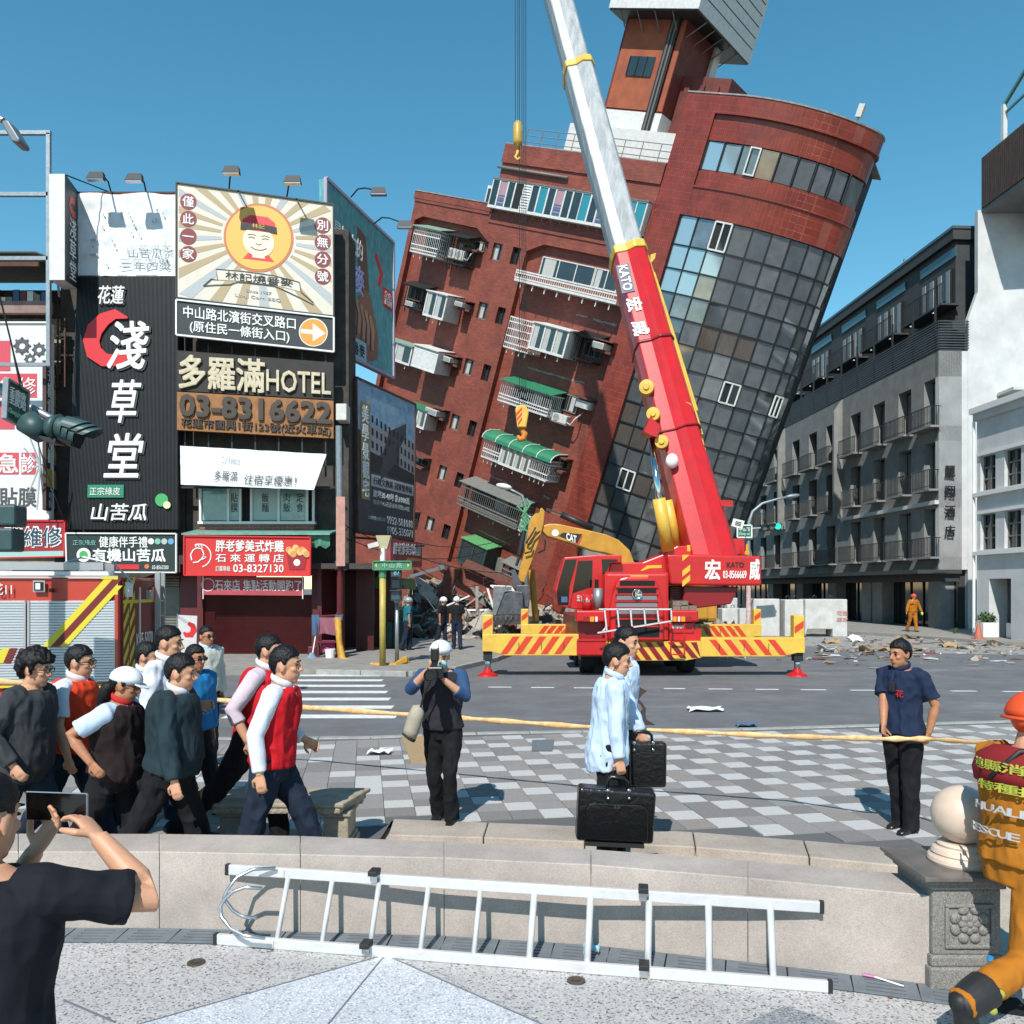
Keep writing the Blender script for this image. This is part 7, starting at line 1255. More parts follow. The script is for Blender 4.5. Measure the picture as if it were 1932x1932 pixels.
# overhead wires and loose cables along the shop side
m_wire = mat('wire_black', '1a1a1b', .6)
for k, (a, b, sag) in enumerate(((P(640, 985, 26.6), P(985, 1080, 34), .5), (P(652, 1015, 26.8), P(1000, 1000, 34), .9), (P(780, 1022, 31), P(1010, 990, 35), .5), (P(760, 1045, 29), P(930, 1095, 35), .6), (P(0, 560, 18), P(128, 1000, 26.2), .4))):
    obj('overhead_wire', MB().tube([a.lerp(b, i / 10) - V((0, 0, sag * 4 * (i / 10) * (1 - i / 10))) for i in range(11)], .014, 5), m_wire, label=['thin black wire slung from the shop to the bent lamp', 'slack black wire across the brick facade', 'black wire from the grey billboard towards the bucket', 'black wire drooping into the rubble heap', 'black cable slanting before the tall white sign'][k], cat='wire')
# ================================================================ fire engine at the left
kf = lambda x, y: (x * .17704, 1046.5 + y * .17704)
m_fred = mat('engine_red', 'b03a2a', .35, coat=.2, ns=1.5, na=.1); m_shutw = mat('shutter_silver', 'b9c0c4', .3, metal=.35); m_hviz = mat('hi_vis_yellow', 'c9b92c', .5); m_dkr = mat('reflect_dark_red', '6a1c1c', .5); m_trim = mat('alu_trim', 'a9acae', .35, metal=.5)
FC = P(224, 1300, 12.6); FC.z = ROAD                     # rear corner nearest the camera
fu = (P(292, 0, 14.5) - P(224, 0, 12.6)); fu.z = 0; fu.normalize(); fd = V((-fu.y, fu.x, 0))                       # fu: across the tail, fd: forward (to the left)
FM = Matrix(((-fd.x, fu.x, 0, FC.x), (-fd.y, fu.y, 0, FC.y), (0, 0, 1, FC.z), (0, 0, 0, 1)))                 # x towards the tail, y away, z up; tail face x = 0
ft = thing('fire_engine', 'red fire engine with silver roller shutters and yellow red chevrons', 'fire engine', M=FM); ft['_loc'] = 1
def fl_px(x, y, yy=0.0):   # truck coordinates of a picture point on the side plane y = yy
    u, v = kf(x, y); o, r_ = V((0, 0, CH)), V(((u - CX) / F, 1, -(v - HY) / F)); p0 = FC + fu * yy; t = (p0 - o).dot(fu) / r_.dot(fu); q = o + r_ * t - FC; return V((q.dot(-fd), yy, q.z))
zt = fl_px(800, 235).z; FL = -7.5
obj('body', MB().box(FL, 0, 0.03, 2.15, .55, zt), m_fred, ft, bevel=.03); obj('skirt', MB().box(FL, -.05, .06, 2.1, .32, .56), m_fred, ft); 
def sbox(name, x0, y0, x1, y1, m, off=.02, par=None, th=.02):
    a, b = fl_px(x0, y1), fl_px(x1, y0); return obj(name, MB().box(a.x, b.x, -off, -off + th, a.z, b.z), m, par or ft)
for x0, x1 in ((-420, 262), (320, 1215)):
    s_ = sbox('roller_shutter', x0, 490, x1, 1365, m_shutw, .0, th=.03); a, b = fl_px(x0, 1365), fl_px(x1, 490); n = 30
    for i in range(n): z = a.z + (b.z - a.z) * i / n; obj('slat', MB().prism([(a.x, -.0, z), (b.x, -.0, z), (b.x, -.018, z + .02), (b.x, -.018, z + .028), (a.x, -.018, z + .028), (a.x, -.018, z + .02)][:4] if False else [(a.x, .0, z), (a.x, -.016, z + .008), (a.x, -.016, z + (b.z - a.z) / n - .008), (a.x, .0, z + (b.z - a.z) / n)], (b.x - a.x, 0, 0)), m_shutw, s_)
for x0, x1 in ((262, 282), (298, 322), (1215, 1230)): sbox('shutter_rail', x0, 488, x1, 1370, m_trim, .03)
sbox('upper_trim', -420, 225, 1260, 243, m_trim, .02); sbox('yellow_sill', -420, 1378, 1240, 1425, m_hviz, .03); sbox('corner_strip', 1228, 240, 1262, 1450, m_fred, .025)
def chev(pts, m, off): obj('chevron_stripe', MB().prism([fl_px(x, y) + V((0, -off, 0)) for x, y in pts], (0, .003, 0)), m, ft)
def diag(xa, xb, m, off, y0=265, y1=980): # band leaning right
    k = .92; chev([(xa + (980 - y1) * 0 + (y1 - y0) * k, y0), (xb + (y1 - y0) * k, y0), (xb, y1), (xa, y1)], m, off)
diag(455, 545, m_hviz, .026); diag(545, 640, m_dkr, .028); diag(640, 715, m_hviz, .026, 330, 980)
for k in range(4): x = -420 + k * 190; chev([(x + 70, 995), (x + 150, 995), (x + 80, 1155), (x, 1155)], m_dkr if k % 2 else m_hviz, .026); chev([(x + 160, 995), (x + 230, 995), (x + 160, 1155), (x + 90, 1155)], m_hviz if k % 2 else m_dkr, .026)
sbox('yellow_corner', 1090, 235, 1262, 262, m_hviz, .027); sbox('yellow_corner', 1225, 262, 1262, 425, m_hviz, .027)
l_b = sbox('side_lamp', 362, 275, 488, 398, m_trim, .035); sbox('side_lamp_glass', 378, 292, 472, 382, m_glassk, .05, l_b); sbox('side_lamp_lens', 395, 305, 445, 370, m_ltr, .058, l_b); sbox('reverse_camera', 540, 360, 575, 400, m_dmet, .06, th=.06)
a, b = fl_px(-60, 430), fl_px(135, 305); text('花11', a + V((0, -.025, 0)), (1, 0, 0), (0, 0, 1), b.x - a.x, b.z - a.z, m_ltr, ft, depth=.006, bold=.01)
obj('tail_panel', MB().box(0, .03, .1, 2.1, .4, zt - .05), m_dkr, ft)
for y in (.12, .42): 
    for k in range(7): z = .5 + k * .26; obj('tail_stripe', MB().prism([(.032, y, z), (.032, y + .25, z + .22), (.032, y + .25, z + .34), (.032, y, z + .12)], (.003, 0, 0)), m_hviz, ft)
for k in range(7): z = .5 + k * .26; obj('tail_stripe', MB().prism([(.032, 1.8, z + .22), (.032, 2.05, z), (.032, 2.05, z + .12), (.032, 1.8, z + .34)], (.003, 0, 0)), m_hviz, ft)
obj('tail_band', MB().box(.03, .034, .1, 2.1, 1.95, 2.0), m_hviz, ft); text('KEF-5070', (.036, .75, 1.25), (0, 1, 0), (0, 0, 1), .9, .22, m_ltr, ft, depth=.004); obj('handrail', MB().tube([(.1, .7, .5), (.1, .7, 2.2)], .018, 6), m_trim, ft); obj('tail_ladder_rail', MB().box(.06, .14, 2.0, 2.06, .5, zt + .1), m_trim, ft); obj('tail_ladder_rail', MB().box(.06, .14, 1.7, 1.76, .5, zt + .1), m_trim, ft)
for k in range(7): obj('tail_ladder_rung', MB().box(.08, .12, 1.76, 2.0, .7 + k * .25, .73 + k * .25), m_trim, ft)
obj('tail_lamp', MB().box(.03, .1, 1.3, 1.45, 2.0, 2.15), m_trim, ft); obj('tail_lamp', MB().box(.03, .08, .2, .42, 2.05, zt - .08), m_ltr, ft); obj('tail_marker', MB().box(.03, .06, 1.55, 1.68, 2.0, 2.2), mat('marker_orange', 'c4572a', .4), ft)
for yy in (.25, .75): obj('roof_ladder_rail', MB().box(FL, -.3, yy, yy + .04, zt + .1, zt + .22), m_trim, ft)
for k in range(18): obj('roof_ladder_rung', MB().box(-.5 - k * .38, -.47 - k * .38, .29, .75, zt + .14, zt + .17), m_trim, ft)
obj('roof_rail', MB().box(FL, -.1, .08, .12, zt + .02, zt + .08), m_ltr, ft); obj('roof_box', MB().box(-1.6, -.8, .3, .9, zt, zt + .1), m_dmet, ft); obj('roof_box', MB().box(-3.4, -2.9, .3, .7, zt + .0, zt + .1), m_dmet, ft)
obj('roof_reel', MB().box(-3.0, -2.6, .1, .3, zt + .2, zt + .45), mat('reel_pink', '9c5a60', .6), ft); obj('ladder_hook', MB().tube([(-.9, .3, zt + .2), (-.6, .3, zt + .3), (-.15, .3, zt + .2), (.12, .3, zt - .1)], .015, 6), m_trim, ft)
for x in (-1.2, -5.6): w_ = obj('wheel', MB().lathe((x, .02, .48), [(0, .05), (.22, .03), (.3, 0), (.46, 0), (.48, .05), (.48, .28), (0, .28)], 24, axis=(0, 1, 0)), m_tyre, ft); obj('rim', MB().lathe((x, .0, .48), [(0, 0), (.2, 0), (.24, .05), (0, .05)], 18, axis=(0, 1, 0)), m_trim, w_)
# ================================================================ rubble under the building
m_rub_c = [mat('rubble_grey', '8f8b84', .9, ns=3, na=.4), mat('rubble_pale', 'ada69b', .9, ns=3, na=.35), mat('rubble_brown', '6b5a4d', .9, ns=3, na=.4), mat('rubble_red', '7a3a2e', .85, ns=3, na=.3), mat('rubble_dark', '3b3836', .9), mat('rubble_tan', 'a3876a', .9, ns=3, na=.3)]
random.seed(21)
def pile_h(X, Y):   # height of the heap
    u = CX + X / Y * F; h = 0
    if 760 < u < 1100: h = max(h, 2.3 * math.exp(-((u - 815) / 60) ** 2) + 1.3 * math.exp(-((u - 970) / 85) ** 2)) * min(1, max(0, (Y - 35.0) / 3.5))
    if 1060 < u < 1420: h = max(h, 1.1 * math.exp(-((u - 1200) / 130) ** 2)) * min(1, max(0, (Y - 35.5) / 3))
    return h
rb = MB()
def chunk(mb, c, s, mi):
    M = Matrix.Rotation(random.uniform(0, 6.28), 3, V((random.gauss(0, 1), random.gauss(0, 1), random.gauss(0, 1))).normalized()); q = [V((sx * s[0], sy * s[1], sz * s[2])) * random.uniform(.6, 1.05) for sx in (-1, 1) for sy in (-1, 1) for sz in (-1, 1)]
    mb.add([c + M @ p for p in q], [(0, 1, 3, 2), (4, 6, 7, 5), (0, 4, 5, 1), (2, 3, 7, 6), (0, 2, 6, 4), (1, 5, 7, 3)], mi)
for _ in range(8500):
    Y = random.uniform(34.6, 42); u = random.uniform(765, 1380); X = (u - CX) / F * Y; h = pile_h(X, Y)
    if h < .04 and random.random() < .8: continue
    b = random.choice((.05, .08, .12, .2, .28)); s = (b * random.uniform(.6, 2.2), b * random.uniform(.6, 2), b * random.uniform(.2, .8)); chunk(rb, V((X, Y, ROAD + random.uniform(.6, 1) * h + .03)), s, random.choice((0, 0, 1, 1, 2, 3, 4, 5)))
obj('dust_patch', MB().poly([G(u, v, ROAD) + V((0, 0, .005)) for u, v in ((975, 1226), (1080, 1217), (1250, 1218), (1400, 1212), (1560, 1222), (1700, 1232), (1960, 1236), (1960, 1196), (1500, 1193), (1000, 1196), (930, 1206))]), mat('dust', '8f8d89', .95, ns=1.3, na=.5, col2='6d6e70'), kind='structure', label='pale concrete dust on the road around the rubble', cat='ground')
obj('rubble', rb, m_rub_c, kind='stuff', label='heap of broken concrete, brick and timber under the building', cat='rubble')
def slab(label, px, Y, th, m, cat='slab'):
    q = [P(u, v, Y + dy) for u, v, dy in px]; mb = MB(); mb.prism(q, (0, th, .06)); return obj('broken_slab', mb, m, label=label, cat=cat, group='broken slabs at the foot of the building', bevel=.01)
slab('pale broken wall slab leaning on the rubble behind the signal', [(782, 1087, 0), (818, 1112, .4), (812, 1136, .2), (792, 1128, -.2)], 36.5, .25, m_rub_c[1]); slab('cream broken slab tilted beside the brick column', [(798, 1102, 0), (846, 1150, .3), (838, 1158, .2), (790, 1118, -.2)], 36.0, .2, m_rub_c[1])
slab('long fallen red brick beam lying from the column to the bucket', [(858, 1066, .0), (966, 1118, .0), (962, 1152, 0), (900, 1120, 0), (858, 1090, 0)], 37.5, .6, m_brick); slab('leaning red brick column at the crushed corner', [(845, 1070, 0), (868, 1075, 0), (838, 1150, 0), (812, 1148, 0)], 37.2, .6, m_brick)
slab('white crumpled ceiling panel above the bucket', [(925, 1106, 0), (965, 1108, .1), (978, 1125, .0), (955, 1128, 0)], 36.0, .12, m_ltr); slab('grey steel sheet slanting under the brick beam', [(885, 1105, 0), (910, 1125, 0), (918, 1148, 0), (905, 1138, 0)], 36.2, .06, m_greyp); slab('brown brick balcony slab dropped over the ground floor', [(880, 1056, 0), (985, 1102, 0), (975, 1112, 0), (872, 1068, 0)], 37.0, .5, m_brown)
slab('torn pale window grille panel leaning by the yellow pole', [(985, 1118, 0), (1024, 1160, .2), (1012, 1182, 0), (990, 1150, 0)], 34.8, .1, mat('rusty_cream', 'b3a48c', .8, ns=9, na=.6, col2='6b4a34')); slab('striped corrugated panel lying before the rubble', [(885, 1178, 0), (922, 1150, .3), (930, 1168, .3), (905, 1190, 0)], 34.3, .08, m_rub_c[1])
slab('dark flattened panel under the bucket teeth', [(935, 1165, 0), (1040, 1162, .3), (1042, 1175, .2), (930, 1180, 0)], 34.6, .3, m_rub_c[4])
for k in range(16):
    u, v = random.uniform(790, 960), random.uniform(1125, 1175); a = P(u, v, random.uniform(34.6, 36.5)); d = V((random.uniform(-1, 1), random.uniform(-.3, .3), random.uniform(-.1, .7))).normalized() * random.uniform(.8, 2.0)
    obj('splintered_beam', MB().bar(a - d / 2, a + d / 2, random.uniform(.05, .12), random.uniform(.03, .08)), random.choice(m_rub_c[:3] + [m_ltr]), label='splintered beam sticking out of the rubble heap', cat='beam', group='beams in the rubble')
for k in range(22):   # bent reinforcing bars
    a = P(random.uniform(790, 1060), random.uniform(1120, 1170), random.uniform(35.0, 37)); p = [a]
    for j in range(4): p.append(p[-1] + V((random.uniform(-.35, .35), random.uniform(-.1, .1), random.uniform(.0, .35))))
    obj('bent_rebar', MB().tube(p, .018, 5), m_rustb, label='bent rusty bar sticking out of the rubble', cat='rebar', group='bars in the rubble')
for k in range(26):   # larger lumps
    u = random.choice((random.uniform(780, 960), random.uniform(1050, 1200))); Y = random.uniform(34.8, 36.8); X = (u - CX) / F * Y; mb = MB(); s_ = random.uniform(.18, .42); chunk(mb, V((X, Y, ROAD + pile_h(X, Y) + s_ * .3)), (s_ * 1.5, s_, s_ * .5), 0)
    obj('concrete_lump', mb, random.choice(m_rub_c), label='jagged lump of broken wall on the rubble heap', cat='rubble lump', group='lumps on the rubble heap')
c = P(868, 1158, 34.4)
obj('broken_fan', MB().lathe(c, [(0, .02), (.06, .02), (.07, .05), (.26, .05), (.3, .0), (.3, -.15), (0, -.15)], 20, axis=(-.3, -1, .1)), m_rub_c[1], label='round broken fan housing lying in the rubble', cat='fan')
cv = thing('standing_green_canopy', 'dark green scalloped awning over the side street stall', 'awning', P(735, 1105, 30)); obj('sheet', MB().prism([P(690, 1088, 28.6), P(782, 1092, 31), P(785, 1112, 31), P(690, 1110, 28.6)], (0, .1, 0)), mat('awning_dark_green', '2f4a2e', .7, ns=4, na=.4), cv); obj('post', MB().bar(P(776, 1110, 31), V((P(776, 0, 31).x, 31, ROAD)), .06, .06), m_dmet, cv); obj('post', MB().bar(P(692, 1108, 28.6), V((P(692, 0, 28.6).x, 28.6, PAVE)), .06, .06), m_dmet, cv)
st_ = thing('green_barrel', 'dark green barrels standing beside the pedestrian signal', 'barrel', G(742, 1228, PAVE))
for k, u in enumerate((735, 748)): c = V((P(u, 0, 29.2).x, 29.2, PAVE)); obj('barrel', MB().lathe(c, [(0, 0), (.26, 0), (.27, .3), (.28, .31), (.27, .33), (.27, .6), (.28, .61), (.27, .63), (.26, .9), (0, .9)], 18), mat('barrel_green', '22413e', .5, ns=4, na=.3), st_)
# ---- flat debris on the road at the right
random.seed(31); db = MB()
for _ in range(420):
    u, v = random.uniform(1340, 2000), random.triangular(1190, 1262, 1222); 
    if u < 1520 and v > 1232: continue
    c = G(u, v, ROAD) + V((0, 0, .008)); s = random.choice((.04, .08, .15, .3)) * random.uniform(.5, 1.3); a = random.uniform(0, 6.28); mi = random.choice((0, 1, 1, 2, 5, 3, 6, 6, 7)); h = random.uniform(.0, .06)
    db.add([c + V((math.cos(a + t) * s * random.uniform(.6, 1.2), math.sin(a + t) * s * random.uniform(.4, 1), h * random.random())) for t in (0, 1.5, 3.1, 4.6)], [(0, 1, 2, 3)], mi)
for _ in range(170):
    u, v = random.uniform(1340, 2000), random.triangular(1195, 1250, 1215); chunk(db, G(u, v, ROAD) + V((0, 0, .03)), (random.uniform(.03, .12), random.uniform(.03, .1), random.uniform(.01, .05)), random.choice((0, 1, 2, 5)))
obj('road_debris', db, m_rub_c + [mat('paper_white', 'c9c9c8', .8), mat('debris_red', '9a3a34', .8)], kind='stuff', label='scattered paper, cardboard and rubble on the road', cat='debris')
m_card = mat('cardboard', 'a38863', .8, ns=5, na=.3); random.seed(9)
for k in range(14):
    u, v = 1560 + k * 28 + random.uniform(-10, 10), random.uniform(1205, 1232); c = G(u, v, ROAD); a = random.uniform(0, 3); w_, h_ = random.uniform(.4, .9), random.uniform(.3, .6); ex_ = V((math.cos(a), math.sin(a), 0)) * w_; ey = V((-math.sin(a), math.cos(a), random.uniform(.1, .5))) * h_
    obj('cardboard_sheet', MB().grid(c + V((0, 0, .01)), ex_, ey, 4, 4, lambda x, y: V((0, 0, .08 * math.sin(x * 5 + y * 4)))), random.choice((m_card, m_card, m_rub_c[1], MATS['paper_white'])), label='bent sheet of cardboard lying among the road debris', cat='cardboard', group='cardboard on the road', solid=.01)
def litter(name, label, px, z, m, s, cat='litter'):
    c = G(*px, z); return obj(name, MB().grid(c + V((-s, -s * .7, .012)), (2 * s, 0, 0), (.2 * s, 1.4 * s, 0), 5, 4, lambda x, y: V((.1 * s * math.sin(y * 7), 0, .05 * abs(math.sin(x * 6 + y * 5))))), m, label=label, cat=cat)
litter('paper_sheet', 'crumpled white paper sheet on the asphalt near the plaza', (1327, 1341), ROAD, MATS['paper_white'], .3); litter('blue_scrap', 'small blue plastic scrap at the plaza kerb', (1406, 1371), ROAD, m_blue, .16); litter('white_tissue', 'white crumpled tissue on the left part of the plaza', (714, 1423), PLAZA, MATS['paper_white'], .14)
litter('blue_mask', 'pale blue face mask lying on the drain covers', (1114, 1801), .012, mat('mask_blue', '8fb4c8', .8), .045); tb_ = thing('toothbrush', 'pink and clear toothbrush lying on the drain covers', 'toothbrush', G(1670, 1857)); obj('handle', MB().tube([G(1628, 1846) + V((0, 0, .02)), G(1650, 1850) + V((0, 0, .02))], .008, 6), mat('brush_pink', 'a04a8a', .4), tb_); obj('neck', MB().tube([G(1650, 1850) + V((0, 0, .02)), G(1705, 1866) + V((0, 0, .015))], .005, 6), m_ltr, tb_)
obj('dead_leaf', MB().ell(G(1680, 1884) + V((0, 0, .006)), (.015, .012, .006), None, 8, 5), m_brown, label='small brown dead leaf on the terrazzo near the post', cat='leaf')
# manhole plate and cable trench on the plaza, drag marks
obj('manhole_plate', MB().poly([G(u, v, PLAZA) + V((0, 0, .008)) for u, v in ((1003, 1418), (1042, 1418), (1046, 1396), (1004, 1397))][::1]), mat('dark_plate', '62696d', .6), label='dark grey metal cover plate set into the plaza', cat='cover plate')
# water bottle by the post
bt = thing('water_bottle', 'clear plastic water bottle with blue cap beside the post', 'bottle', G(1868, 1868)); c = V((P(1868, 0, 4.42).x, 4.42, 0.0)); mb = MB(); mb.lathe(c, [(0, 0), (.032, 0), (.034, .02), (.034, .15), (.03, .17), (.013, .2), (.013, .215), (0, .215)], 16); bb = mat('bottle_plastic', 'b9cdd6', .08, spec=.8); nodes(bb)[2].inputs['Transmission Weight'].default_value = .8; obj('bottle_body', mb, bb, bt, smooth=True); mb = MB(); mb.lathe(c + V((0, 0, .21)), [(0, 0), (.016, 0), (.016, .022), (0, .022)], 14); obj('cap', mb, mat('cap_blue', '2a7fb8', .4), bt)
# ================================================================ people
TMP = bpy.data.scenes.new('tmp')
def remesh(mb, vox, smooth=4, disp=0.0, dscale=9.0, seed=0, stretch=(1, 1, 1)):
    """closed shapes -> one continuous skin; then smoothing and soft cloth folds along the normals"""
    me = mb.mesh('t', []); o = bpy.data.objects.new('t', me); TMP.collection.objects.link(o)
    md = o.modifiers.new('r', 'REMESH'); md.mode = 'VOXEL'; md.voxel_size = vox; md.adaptivity = 0
    if smooth: ms = o.modifiers.new('s', 'SMOOTH'); ms.factor = .5; ms.iterations = smooth
    TMP.view_layers[0].update(); dg = TMP.view_layers[0].depsgraph; out = bpy.data.meshes.new_from_object(o.evaluated_get(dg)); bpy.data.objects.remove(o); bpy.data.meshes.remove(me)
    if disp:
        S = V(stretch); sd = V((seed * 3.1, seed * 1.7, seed))
        data = [(v.co.copy(), v.normal.copy()) for v in out.vertices]; co = []
        for p, nr in data:
            q = V((p.x * S.x, p.y * S.y, p.z * S.z)) * dscale + sd
            n = noise.noise(q) + .5 * noise.noise(q * 2.3); n = -abs(n) * 1.3 + .45
            co += (p + nr * (disp * n))[:]
        out.vertices.foreach_set('co', co)
    out.polygons.foreach_set('use_smooth', [True] * len(out.polygons)); return out
def ik(a, t, l1, l2, pole):
    d = t - a; L = min(d.length, (l1 + l2) * .999); d.normalize(); x = (l1 * l1 - l2 * l2 + L * L) / (2 * L); h = math.sqrt(max(0, l1 * l1 - x * x)); p = pole - d * pole.dot(d); p.normalize(); return a + d * x + p * h, a + d * L
m_skin = mat('skin', 'c08f72', .5, sub=.12, ns=18, na=.12, spec=.35); m_skin2 = mat('skin_tan', 'a87456', .5, sub=.1, ns=18, na=.14, spec=.35); m_hair = mat('black_hair', '0b0a0c', .5, bs=.35, bscale=160, stretch=(1, 1, .3), spec=.3); m_lip = mat('lip', '8f5248', .5); m_eye = mat('eye_dark', '15100e', .3); m_shoe = mat('black_shoe', '161617', .35); m_frame = mat('spectacle_frame', '1d1c1c', .3)
def cloth(name, col, rough=.85, na=.12): return mat(name, col, rough, ns=11, na=na, bs=.12, bscale=300, spec=.25)
def hand_shape(mb, w, d, pal, k, curl=.5, spread=.0, thumb=1):
    """palm, four fingers of different lengths, thumb from the side; w wrist, d hand direction, pal palm normal"""
    d = d.normalized(); pal = (pal - d * pal.dot(d)).normalized(); s = d.cross(pal).normalized() * thumb   # s: towards the thumb
    mb.tube([w - d * .01 * k, w + d * .035 * k, w + d * .085 * k], [(.027 * k, .018 * k), (.038 * k, .017 * k), (.04 * k, .014 * k)], 10, ref=tuple(pal))
    for i, L in enumerate((.068, .078, .073, .056)):
        b = w + d * .08 * k + s * (.029 - .0195 * i) * k; dir_ = d + s * (spread * (1.5 - i)); p = [b]; a = 0
        for j, f_ in enumerate((.45, .32, .23)):
            a += curl * (.55, 1.0, .8)[j]; dd = (dir_ * math.cos(a) + pal * math.sin(a)).normalized(); p.append(p[-1] + dd * L * f_ * k)
        mb.tube(p, [.0098 * k, .0096 * k, .0088 * k, .0068 * k], 7)
    t0 = w + d * .02 * k + s * .028 * k; t1 = t0 + (d * .55 + s * .75 + pal * .35).normalized() * .035 * k; t2 = t1 + (d * .9 + s * .25 + pal * (.3 + curl * .4)).normalized() * .032 * k; t3 = t2 + (d * .95 - s * .05 + pal * (.3 + curl * .5)).normalized() * .026 * k
    mb.tube([t0 - s * .01 * k, t1, t2, t3], [.015 * k, .0125 * k, .0112 * k, .0085 * k], 8)
def hairline(d, front=.46, back=-.6, side=-.02):
    a = math.degrees(math.atan2(abs(d.y), d.x)); tab = [(0, front), (40, front - .02), (56, .26), (68, .08), (78, side - .12), (86, side - .05), (93, .1), (106, .02), (118, -.4), (145, back + .05), (180, back)]
    return interp(tab, a)
RINGS = [(.80, .150, .105), (.90, .168, .118), (1.0, .155, .112), (1.1, .152, .110), (1.2, .168, .118), (1.3, .188, .122), (1.385, .178, .105), (1.435, .115, .08), (1.46, .07, .062)]
def person(label, pos, yaw, H, legs=((8, 6), (-10, 12)), arms=None, lean=4, head=(0, 0), skin=None, hair='short', top=None, sleeve='long', over=None, trousers=None, shoes=None, girth=1.0, belly=0.0, collar=None, vox=.009, cap=None, helmet=None, glasses=None, extra=None, curls=(.6, .6), group=None, oversleeve=False, z0=None, detail=True, hem=.86, mask=False, folds=1.0):
    k = H / 1.7; M = Matrix.Translation(V(pos)) @ Matrix.Rotation(yaw, 4, 'Z'); root = thing('person', label, 'person', M=M, group=group); root['_loc'] = 1; skin = skin or m_skin
    J = {}; hw = .088 * k; th, sh = .415 * k, .42 * k
    LL = Matrix.Rotation(R(lean), 3, 'Y'); hipz = .885 * k
    feet = []
    for s, (a, b) in zip((1, -1), legs):     # left (y+), right (y-): thigh swing, knee bend
        hip = V((0, s * hw, hipz)); kn = hip + V((math.sin(R(a)), 0, -math.cos(R(a)))) * th; an = kn + V((math.sin(R(a - b)), 0, -math.cos(R(a - b)))) * sh; J['hip%d' % s], J['kn%d' % s], J['an%d' % s] = hip, kn, an; feet.append(an.z)
    dz = .075 * k - min(feet)
    for q in list(J): J[q] = J[q] + V((0, 0, dz))
    hipc = V((0, 0, hipz + dz)); up = lambda p: hipc + LL @ (V(p) - V((0, 0, .885 * k)))   # upper body point given in upright figure coordinates
    sho = {s: up((0, s * .185 * k * girth ** .5, 1.395 * k)) for s in (1, -1)}; J['neck'] = up((.0, 0, 1.44 * k)); hc = up((.028 * k, 0, 1.575 * k)); J['head'] = hc
    HR = Matrix.Rotation(R(head[0]), 3, 'Z') @ Matrix.Rotation(R(head[1]), 3, 'Y'); hk = k * 1.0
    arms = arms or {}
    for s in (1, -1):
        t, pole = arms.get(s, ((.03 * k, s * .25 * k, .72 * k), (-1, s * .3, 0)))[:2]; t = V(t); el, wr = ik(sho[s], t, .285 * k, .255 * k, V(pole)); J['el%d' % s], J['wr%d' % s] = el, wr
    # --- the body: one continuous surface
    b = MB(); g = girth
    sp = lambda infl, z0_=0, z1_=9, lat=1.0: [(up((.0 + (belly * .5 * math.exp(-((z - 1.02) / .14) ** 2)), 0, z * k)), ((la * g + infl) * k * lat, (de * g + infl + belly * .5 * math.exp(-((z - 1.02) / .14) ** 2)) * k)) for z, la, de in RINGS if z0_ <= z <= z1_]
    def torso(mb, infl, z0_, z1_, lat=1.0): q = sp(infl, z0_, z1_, lat); mb.tube([c for c, r_ in q], [r_ for c, r_ in q], 18, ref=(1, 0, 0))
    torso(b, -.012, 0, 9)
    f_, l_, u_ = HR @ V((1, 0, 0)), HR @ V((0, 1, 0)), HR @ V((0, 0, 1)); f_, l_, u_ = LL @ f_ if False else f_, l_, u_
    hp = lambda x, y, z: hc + (f_ * x + l_ * y + u_ * z) * hk
    HM4 = HR.to_4x4()
    b.tube([up((-.005 * k, 0, 1.40 * k)), up((.0, 0, 1.47 * k)), hp(-.01, 0, -.06)], [.066 * k, .057 * k, .056 * k], 12)
    b.ell(hp(-.006, 0, .028), (.097 * hk, .077 * hk, .097 * hk), HM4, 20, 14); b.ell(hp(.02, 0, -.045), (.072 * hk, .061 * hk, .078 * hk), HM4, 18, 12); b.ell(hp(.052, 0, -.098), (.03 * hk, .032 * hk, .022 * hk), HM4, 12, 8)
    b.tube([hp(.084, 0, .02), hp(.098, 0, -.005), hp(.11, 0, -.026), hp(.09, 0, -.034)], [.009 * hk, .012 * hk, .0165 * hk, .012 * hk], 8); b.ell(hp(.078, 0, .032), (.018 * hk, .05 * hk, .011 * hk), HM4, 12, 8)
    b.ell(hp(.082, 0, -.062), (.012 * hk, .026 * hk, .012 * hk), HM4, 12, 8)
    for s in (1, -1): b.ell(hp(-.006, s * .079, -.004), (.024 * hk, .009 * hk, .034 * hk), HM4, 12, 8); b.ell(hp(.056, s * .04, -.02), (.03 * hk, .022 * hk, .02 * hk), HM4, 10, 8)
    for i, s in enumerate((1, -1)):
        a, e, w_ = sho[s], J['el%d' % s], J['wr%d' % s]; b.tube([a, a.lerp(e, .4), e, e.lerp(w_, .3), w_], [.05 * k * g ** .5, .046 * k * g ** .5, .039 * k, .042 * k, .027 * k], 12)
        d = (w_ - e).normalized(); q = arms.get(s, ()); pal = V(q[2]) if len(q) > 2 else V((0, -s, 0)); hand_shape(b, w_, V(q[3]) if len(q) > 3 else d, pal, k * .95, curls[i], thumb=q[4] if len(q) > 4 else s)
        h_, n_, an = J['hip%d' % s], J['kn%d' % s], J['an%d' % s]; b.tube([h_ + V((0, 0, .05 * k)), h_.lerp(n_, .4), n_, n_.lerp(an, .3), an], [.085 * k, .075 * k, .053 * k, .055 * k, .036 * k], 12)
    bo = obj('body', remesh(b, vox, 2), None, root); bo.data.materials.append(skin)
    # --- clothes
    def garment(name, mb, m, sm=4, disp=.012, ds=7.0, st=(1, 1, .55), v=None): o = obj(name, remesh(mb, v or vox * 1.2, sm, disp * k * folds, ds, hash(label) % 17, st), None, root); o.data.materials.append(m); return o
